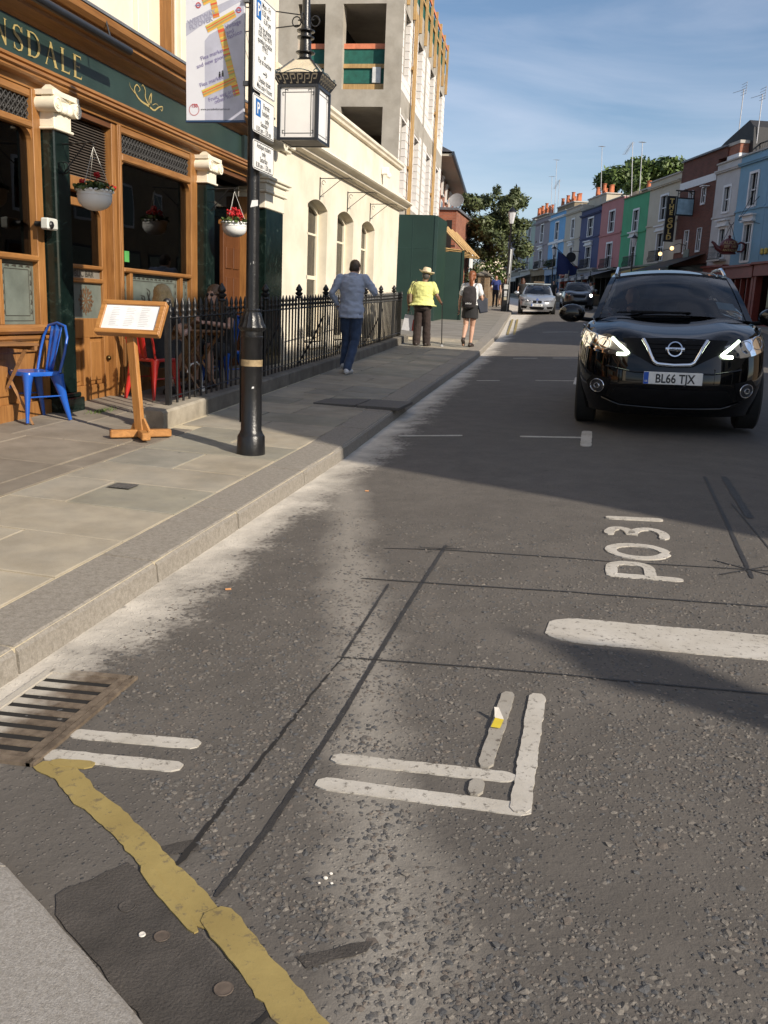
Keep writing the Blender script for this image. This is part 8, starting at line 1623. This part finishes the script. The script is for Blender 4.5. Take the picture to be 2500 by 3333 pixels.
for a, L_, wd in ((0, .085, .022), (38, .075, .02), (-38, .075, .02)):
    mb = MB(EF @ Matrix.Rotation(R(-a), 4, 'Z')); n_ = 10; vs = [(wd * math.sin(math.pi * i / n_) * s, L_ * i / n_, 0) for s in (1,) for i in range(n_ + 1)] + [(-wd * math.sin(math.pi * i / n_), L_ * i / n_, 0) for i in range(n_ - 1, 0, -1)]; mb.add(vs, [tuple(range(len(vs)))]); part('emblem_leaf', mb, EM, t)
me = text_mesh('adidas', .055, EM, 'CENTER', bold=.001); place_mesh(me, EF @ Matrix.Translation((0, -.052, .002))); link('emblem_lettering', me, t)
for s in (-1, 1): part('strap', MB().ring([G0 + V3((s * .10, -.17, 1.30)), G0 + V3((s * .13, -.06, 1.40)), G0 + V3((s * .13, .08, 1.36)), G0 + V3((s * .15, .11, 1.18)), G0 + V3((s * .155, -.02, .98)), G0 + V3((s * .12, -.14, .92))], .008, 6), BLK, t)
t = thing('tote_bag', 'dark navy tote bag on the right shoulder of the red-haired woman', 'bag', tuple(G0 + V3((.30, .02, .75)))); mb = MB(Matrix.Translation(G0 + V3((.30, .02, .76))) @ Matrix.Rotation(R(-12), 4, 'Y') @ Matrix.Rotation(R(18), 4, 'Z')); mb.add([(-.09, -.05, 0), (.09, -.05, 0), (.09, .05, 0), (-.09, .05, 0), (-.135, -.05, .32), (.135, -.05, .30), (.135, .05, .30), (-.135, .05, .32)], [(0, 1, 5, 4), (1, 2, 6, 5), (2, 3, 7, 6), (3, 0, 4, 7), (0, 3, 2, 1), (4, 5, 6, 7)]); o = part('bag', mb, M('navy_leather', (.022, .027, .042), .45, .2, 8), t); bevel(o, .02, 3)
part('strap', MB().ring([G0 + V3((.20, .02, 1.07)), G0 + V3((.185, -.02, 1.30)), G0 + V3((.175, .02, 1.40)), G0 + V3((.22, .08, 1.28)), G0 + V3((.34, .05, 1.05))], .010, 6), MATS['navy_leather'], t)
# ---- distant pedestrians
def walker(label, x, y, yaw, h, skin, tops, bots, hairm, ln=0, fem=False, kind='trousers', pose=0, slv=.3, fz_=None):
    J = std(h); s_ = .13 if pose == 0 else -.13
    J['lan'] = J['lan'] + V3((0, s_, .0 if s_ > 0 else .06)); J['ltoe'] = J['ltoe'] + V3((0, s_, 0)); J['lkn'] = J['lkn'] + V3((0, s_ * .7 + .05, 0)); J['ran'] = J['ran'] - V3((0, s_, -.05 if s_ > 0 else 0)); J['rtoe'] = J['rtoe'] - V3((0, s_, 0)); J['rkn'] = J['rkn'] + V3((0, -s_ * .4, 0))
    if pose == 2: J['rwr'] = J['rel'] + V3((-.12, .2, .05)); J['rhd'] = J['rwr'] + V3((-.06, .05, .02)); J['lwr'] = J['lel'] + V3((.12, .2, .05)); J['lhd'] = J['lwr'] + V3((.06, .05, .02))
    ps = [('top', top_g(J, tops, -.02, slv, .014, .016, .02, .006)), ('hair', hair_g(J, hairm, length=ln, vox=.014, vol=1.05)), ('shoe', shoe_g(J, 'l', DKS, .016)), ('shoe', shoe_g(J, 'r', DKS, .016))]
    ps.append(('trousers', trousers_g(J, bots, .06, 1.0 if kind == 'trousers' else .42, .014, .016)) if kind != 'skirt' else ('skirt', skirt_g(J, bots, -.30, .10, .03, vox=.016)))
    z = zp(x, y) if fz_ is None else fz_; return person(label, (x, y, z), yaw, J, skin, ps, .014, female=fem)
HBK = M('hair_black', (.012, .009, .008), .5, .3, 80); HDB = M('hair_dark_auburn', (.07, .03, .018), .5, .3, 80)
walker('man in a royal blue football shirt walking towards the camera', -5.65, 52.0, R(186), 1.74, SK3, cloth('royal_blue', (.02, .035, .16), .1), cloth('track_black', (.015, .015, .02), .1), HBK, pose=0)
walker('long-haired woman in a dark top with white cloth at her waist', -5.05, 51.5, R(182), 1.58, SK1, cloth('dark_plum', (.03, .012, .016), .1), cloth('grey_shorts', (.2, .2, .22), .1), HDB, .30, True, 'shorts', 1)
walker('woman in a black dress with long dark hair walking away by the silver car', -4.0, 50.0, R(4), 1.63, SK1, BLK, BLK, HDB, .26, True, 'skirt', 1, .12)
walker('person in pale shorts half hidden behind the man in blue', -5.6, 54.5, R(180), 1.6, SK1, cloth('grey_top', (.2, .19, .2), .1), cloth('pale_shorts', (.4, .36, .3), .1), HDB, .2, True, 'shorts', 0)
pm = MR @ V3((22.5, 2.6, 0)); walker('man in a white tee standing with folded arms at the market stall', -.47, 60.0, R(95), 1.72, SK3, WT, cloth('navy_shorts', (.02, .03, .06), .1), HBK, kind='shorts', pose=2, fz_=zr(-.47, 60) - .02)
walker('dark-clothed figure standing by the shop beyond the parked cars', -3.3, 70, R(150), 1.72, SK1, BLK, BLK, HBK, pose=1, fz_=zr(-3.3, 70))
walker('person in khaki standing by the red shopfront at the frame edge', 9.15, 47.6, R(120), 1.72, SK3, cloth('khaki', (.12, .10, .065), .15), cloth('khaki_dark', (.09, .075, .05), .15), HBK, kind='shorts', pose=2, fz_=zr(9.15, 47.6) + .1)
# ---- driver of the black car (parented to nothing: a person sits inside the car)
J = std(1.70)
for q in J: J[q] = V3(J[q]) * 1.04
J.update(lhip=V3((-.09, .02, .90)), rhip=V3((.09, .02, .90)), lkn=V3((-.14, .44, .98)), rkn=V3((.14, .44, .98)), lan=V3((-.14, .70, .62)), ran=V3((.14, .70, .62)), ltoe=V3((-.14, .86, .66)), rtoe=V3((.14, .86, .66)), lel=V3((-.27, .12, 1.16)), rel=V3((.27, .12, 1.16)), lwr=V3((-.16, .38, 1.27)), rwr=V3((.16, .38, 1.27)), lhd=V3((-.12, .44, 1.32)), rhd=V3((.12, .44, 1.32)))
px_, py_ = -.36, 2.20; wm = Matrix.Translation((cx0, CY, gnd)) @ Matrix.Rotation(PQ['pitch'], 4, 'X'); pp = wm @ V3((px_ * CSC, py_ * CSC, -.36 * CSC))
person('driver with dark glasses seated behind the windscreen of the black car', tuple(pp), R(180), J, SK1, [('shirt', top_g(J, cloth('driver_grey', (.16, .17, .17), .1), -.05, .33)), ('trousers', trousers_g(J, DENIM, .06, 1.0)), ('hair', hair_g(J, HGR, vol=.93))])
# ---- two women seated behind the railings
def seated(label, loc, yaw, skin, topm, botm, hairm, ln, arms, legs='cross', glasses=False, vol=1.05):
    J = std(1.64); dz = -.44
    for q in ('pel', 'waist', 'chest', 'neck', 'head', 'lsh', 'rsh', 'lhip', 'rhip', 'lel', 'rel', 'lwr', 'rwr', 'lhd', 'rhd'): J[q] = J[q] + V3((0, 0, dz + .02))
    J['chest'] += V3((0, .06, 0)); J['neck'] += V3((0, .10, -.01)); J['head'] += V3((0, .14, -.02)); J['lsh'] += V3((0, .07, 0)); J['rsh'] += V3((0, .07, 0))
    J.update(lkn=V3((-.10, .42, .50)), rkn=V3((.09, .42, .52)), lan=V3((-.10, .36, .09)), ran=V3((.10, .40, .09)), ltoe=V3((-.10, .54, .03)), rtoe=V3((.11, .58, .03)))
    if legs == 'cross': J.update(rkn=V3((.0, .42, .58)), ran=V3((-.16, .58, .25)), rtoe=V3((-.20, .72, .20)))
    J.update(arms)
    ps = [('top', top_g(J, topm, -.04, .18, .012, loose=.01)), ('hair', hair_g(J, hairm, length=ln, vol=vol)), ('shoe', shoe_g(J, 'l', DKS)), ('shoe', shoe_g(J, 'r', DKS)), ('shorts', trousers_g(J, botm, .06, .40, .014))]
    if glasses:
        H = Matrix.Translation(J['head']); mb = MB(H); [mb.ball((s * .032, .094, .012), (.026, .008, .021), 10, 8) for s in (-1, 1)]; mb.ring([(-.07, .02, .016), (-.058, .09, .016), (.058, .09, .016), (.07, .02, .016)], .004, 5); ps.append(('sunglasses', mb.mesh('sunglasses', BLACKM)))
    return person(label, loc, yaw, J, skin, ps, female=True)
HBL = M('hair_blonde', (.42, .30, .14), .5, .3, 80, stretch=(3, 3, .4)); HCU = M('hair_brown_long', (.12, .065, .03), .5, .4, 80, stretch=(3, 3, .4))
w1 = (-4.62, 9.02, zp(-4.62, 9.0)); w2 = (-4.42, 10.38, zp(-4.42, 10.3))
seated('blonde woman in a black dress sitting cross-legged on the red chair', w1, R(-14), SK1, BLK, BLK, HBL, .10, dict(lel=V3((-.24, .20, .78)), lwr=V3((-.12, .42, .82)), lhd=V3((-.08, .50, .84)), rel=V3((.26, .16, .70)), rwr=V3((.16, .38, .74)), rhd=V3((.12, .46, .76))))
seated('long-haired woman in sunglasses leaning on the table behind the railings', w2, R(168), SK1, cloth('dark_vest', (.02, .02, .022), .1), BLK, HCU, .34, dict(lel=V3((-.27, .22, .74)), lwr=V3((-.06, .40, .78)), lhd=V3((.02, .42, .79)), rel=V3((.27, .22, .74)), rwr=V3((.06, .44, .79)), rhd=V3((-.02, .47, .80))), 'flat', True, 1.12)
# ================================================================== pub furniture on the pavement
CHB = M('chair_blue', (.012, .09, .42), .3, .12, 8, coat=.4); CHR = M('chair_red', (.42, .02, .015), .35, .12, 8, coat=.3)
def metal_chair(label, loc, yaw, mat):
    """pressed-steel cafe chair; local x right, y to the front, z up, origin between the feet"""
    t = bpy.data.objects.new('metal_chair', None); col.objects.link(t); t.location = loc; t.rotation_euler = (0, 0, yaw); tag(t, label, 'chair'); PINV[t.name] = I4
    hs = .435; mb = MB(); o = rrect(.36, .36, .05); v = []
    for q, z in ((1.0, hs - .035), (1.0, hs - .008), (.97, hs), (.88, hs - .004), (.5, hs - .012)): v += [((a - .18) * q, (b - .18) * q, z) for a, b in o]
    n = len(o); mb.add(v, [(i * n + k, i * n + (k + 1) % n, (i + 1) * n + (k + 1) % n, (i + 1) * n + k) for i in range(4) for k in range(n)] + [tuple(range(4 * n, 5 * n))]); part('seat', mb, mat, t, 45, inv=False)
    for sx in (-1, 1):
        for sy in (-1, 1):
            top = V3((sx * .145, sy * .145, hs - .03)); bot = V3((sx * .195, sy * (.20 if sy > 0 else .235), 0)); mb = MB(); e = (bot - top).normalized()
            mb.ring([top, top.lerp(bot, .15), top.lerp(bot, .6), bot], [(.062, .05), (.05, .038), (.030, .022), (.018, .014)], 10, ref=(sx, sy, 0)); part('leg', mb, mat, t, 60, inv=False)
    for s, ax in ((-1, 0), (1, 0)):
        mb = MB(); mb.ring([(s * .175, -.19, .22), (s * .175, .17, .22)], .007, 6); part('stretcher', mb, mat, t, inv=False)
    b0 = -.165; hoop = [(-.165, b0, hs - .01), (-.178, b0 - .05, hs + .17), (-.172, b0 - .085, hs + .30), (-.12, b0 - .105, hs + .395), (0, b0 - .112, hs + .42), (.12, b0 - .105, hs + .395), (.172, b0 - .085, hs + .30), (.178, b0 - .05, hs + .17), (.165, b0, hs - .01)]; mb = MB(); mb.ring(hoop, .0125, 10); part('back_hoop', mb, mat, t, 60, inv=False)
    mb = MB(); mb.grid(lambda u, v_: (lerp(-1, 1, u) * lerp(.058, .085, v_), b0 - .012 - .10 * v_ + .006 * math.cos(u * 6.28 * 2), lerp(hs - .01, hs + .405 - .02 * abs(u - .5), v_)), 13, 8); o = part('back_splat', mb, mat, t, 60, inv=False); s_ = o.modifiers.new('s', 'SOLIDIFY'); s_.thickness = .006
    return t
metal_chair('blue metal cafe chair beside the marble column', (-4.84, 7.13, zp(-4.84, 7.13) + .006), R(158), CHB)
metal_chair('red metal chair under the blonde woman', (-4.62, 9.0, zp(-4.62, 9.0) + .006), R(-14), CHR); metal_chair('blue metal chair under the long-haired woman behind the railings', (-4.42, 10.42, zp(-4.42, 10.4) + .006), R(168), CHB)
OAKT = wood_mat('table_oak', (.36, .19, .08), .5, 'x')
def folding_table(label, x, y, yaw, wd=.6, dp=.6, h=.70, n=8):
    z = zp(x, y) + .004; t = bpy.data.objects.new('folding_table', None); col.objects.link(t); t.location = (x, y, z); t.rotation_euler = (0, 0, yaw); tag(t, label, 'table'); PINV[t.name] = I4
    for i in range(n): a = lerp(-dp / 2, dp / 2, i / n); part('slat', MB().cbox(-wd / 2, wd / 2, a + .004, a + dp / n - .004, h - .022, h, .003), OAKT, t, inv=False)
    for s in (-1, 1): part('apron', MB().cbox(-wd / 2 + .02, -wd / 2 + .05, -dp / 2, dp / 2, h - .06, h - .023, .004) if s < 0 else MB().cbox(wd / 2 - .05, wd / 2 - .02, -dp / 2, dp / 2, h - .06, h - .023, .004), OAKT, t, inv=False)
    for s in (-1, 1):
        for q in (-1, 1): mb = MB(); mb.ring([(q * (wd / 2 - .06 - .03 * (s > 0)), s * .26, 0), (q * (wd / 2 - .06 - .03 * (s > 0)), -s * .24, h - .05)], (.012, .024), 4, ref=(1, 0, 0)); part('leg', mb, OAKT, t, inv=False)
    return t
folding_table('slatted wooden folding table cut off by the frame edge', -5.02, 6.72, R(72), .65, .62); folding_table('small wooden folding table between the two seated women', -4.50, 9.72, R(80), .5, .55, .71)
# menu stand
MXm, MYm = -3.62, 6.80; mz = zp(MXm, MYm); t = thing('menu_stand', 'wooden menu lectern on a cross foot in front of the railings', 'menu stand', (MXm, MYm, mz)); OAKP = wood_mat('pine_orange', (.55, .27, .085), .4); OAKPX = wood_mat('pine_orange_cross', (.55, .27, .085), .4, 'x')
MS_ = Matrix.Translation((MXm, MYm, mz)) @ Matrix.Rotation(R(-14), 4, 'Z')
lean = Matrix.Rotation(R(-5.5), 4, 'Y')
part('post', MB(MS_ @ lean).cbox(-.042, .042, -.022, .022, .05, .89, .006), OAKP, t)
for a in (-38, 52):
    mb = MB(MS_ @ Matrix.Rotation(R(a), 4, 'Z')); mb.cbox(-.25, .25, -.035, .035, .012 if a > 0 else .014, .075, .008); part('foot', mb, OAKPX, t)
for dx in (-1, 1): mb = MB(MS_); mb.prism([(dx * .03, .07), (dx * .10, .07), (dx * .04, .17)], -.012, .012, 'y'); part('gusset', mb, OAKP, t)
BX = MS_ @ Matrix.Translation((-.085, .0, .985)) @ Matrix.Rotation(R(14), 4, 'Z') @ Matrix.Rotation(R(58), 4, 'X')   # board local: x right, y up the board, z outward
W2, H2 = .285, .155
part('backboard', MB(BX).cbox(-W2, W2, -H2, H2, -.05, -.004, .006), OAKPX, t)
for b_ in ((-W2, W2, -H2, -H2 + .042), (-W2, W2, H2 - .042, H2), (-W2, -W2 + .045, -H2 + .042, H2 - .042), (W2 - .045, W2, -H2 + .042, H2 - .042)): part('frame', MB(BX).cbox(*b_, -.004, .016, .004), OAKPX, t)
part('sheet', MB(BX).box(-W2 + .045, W2 - .045, -H2 + .042, H2 - .042, -.004, .001), M('menu_paper', (.74, .75, .76), .6), t)
mb = MB(BX); rnd = random.Random(3)
for cx_ in (-.13, .0, .13):
    for k in range(11): y_ = .085 - k * .0165; w_ = rnd.uniform(.05, .09); mb.add([(cx_ - .05, y_, .0016), (cx_ - .05 + w_, y_, .0016), (cx_ - .05 + w_, y_ + .004, .0016), (cx_ - .05, y_ + .004, .0016)], [(0, 1, 2, 3)])
part('print_lines', mb, M('print_grey', (.42, .43, .45), .6), t)['kind'] = 'stuff'
# weeds at the column foot
rnd = random.Random(8); V_ = []; F_ = []
for i in range(160):
    x, y = rnd.gauss(-4.62, .035), rnd.gauss(7.90, .10); z = zp(x, y); a = rnd.uniform(0, 6.28); h = rnd.uniform(.012, .035); b0 = len(V_); V_ += [(x - .004 * math.cos(a), y - .004 * math.sin(a), z), (x + .004 * math.cos(a), y + .004 * math.sin(a), z), (x + rnd.uniform(-.015, .015), y + rnd.uniform(-.015, .015), z + h)]; F_.append((b0, b0 + 1, b0 + 2))
tag(part('weeds', MB().add(V_, F_), LEAF2), 'small tuft of green weeds at the foot of the column', 'weeds', kind='stuff')
t = thing('electric_cable', 'white cable and plug hanging on the railings by the red chair', 'cable', (-4.1, 8.7, -.9)); part('cable', MB().ring([(-4.02, 8.55, -.70), (-4.0, 8.6, -.62), (-3.98, 8.70, -.60), (-3.97, 8.78, -.66), (-3.97, 8.80, -.80), (-3.98, 8.82, -.86)], .007, 6), PLW, t); part('plug', MB().cbox(-4.0, -3.95, 8.79, 8.85, -.92, -.86, .01), PLW, t)

bpy.data.scenes.remove(TMP)
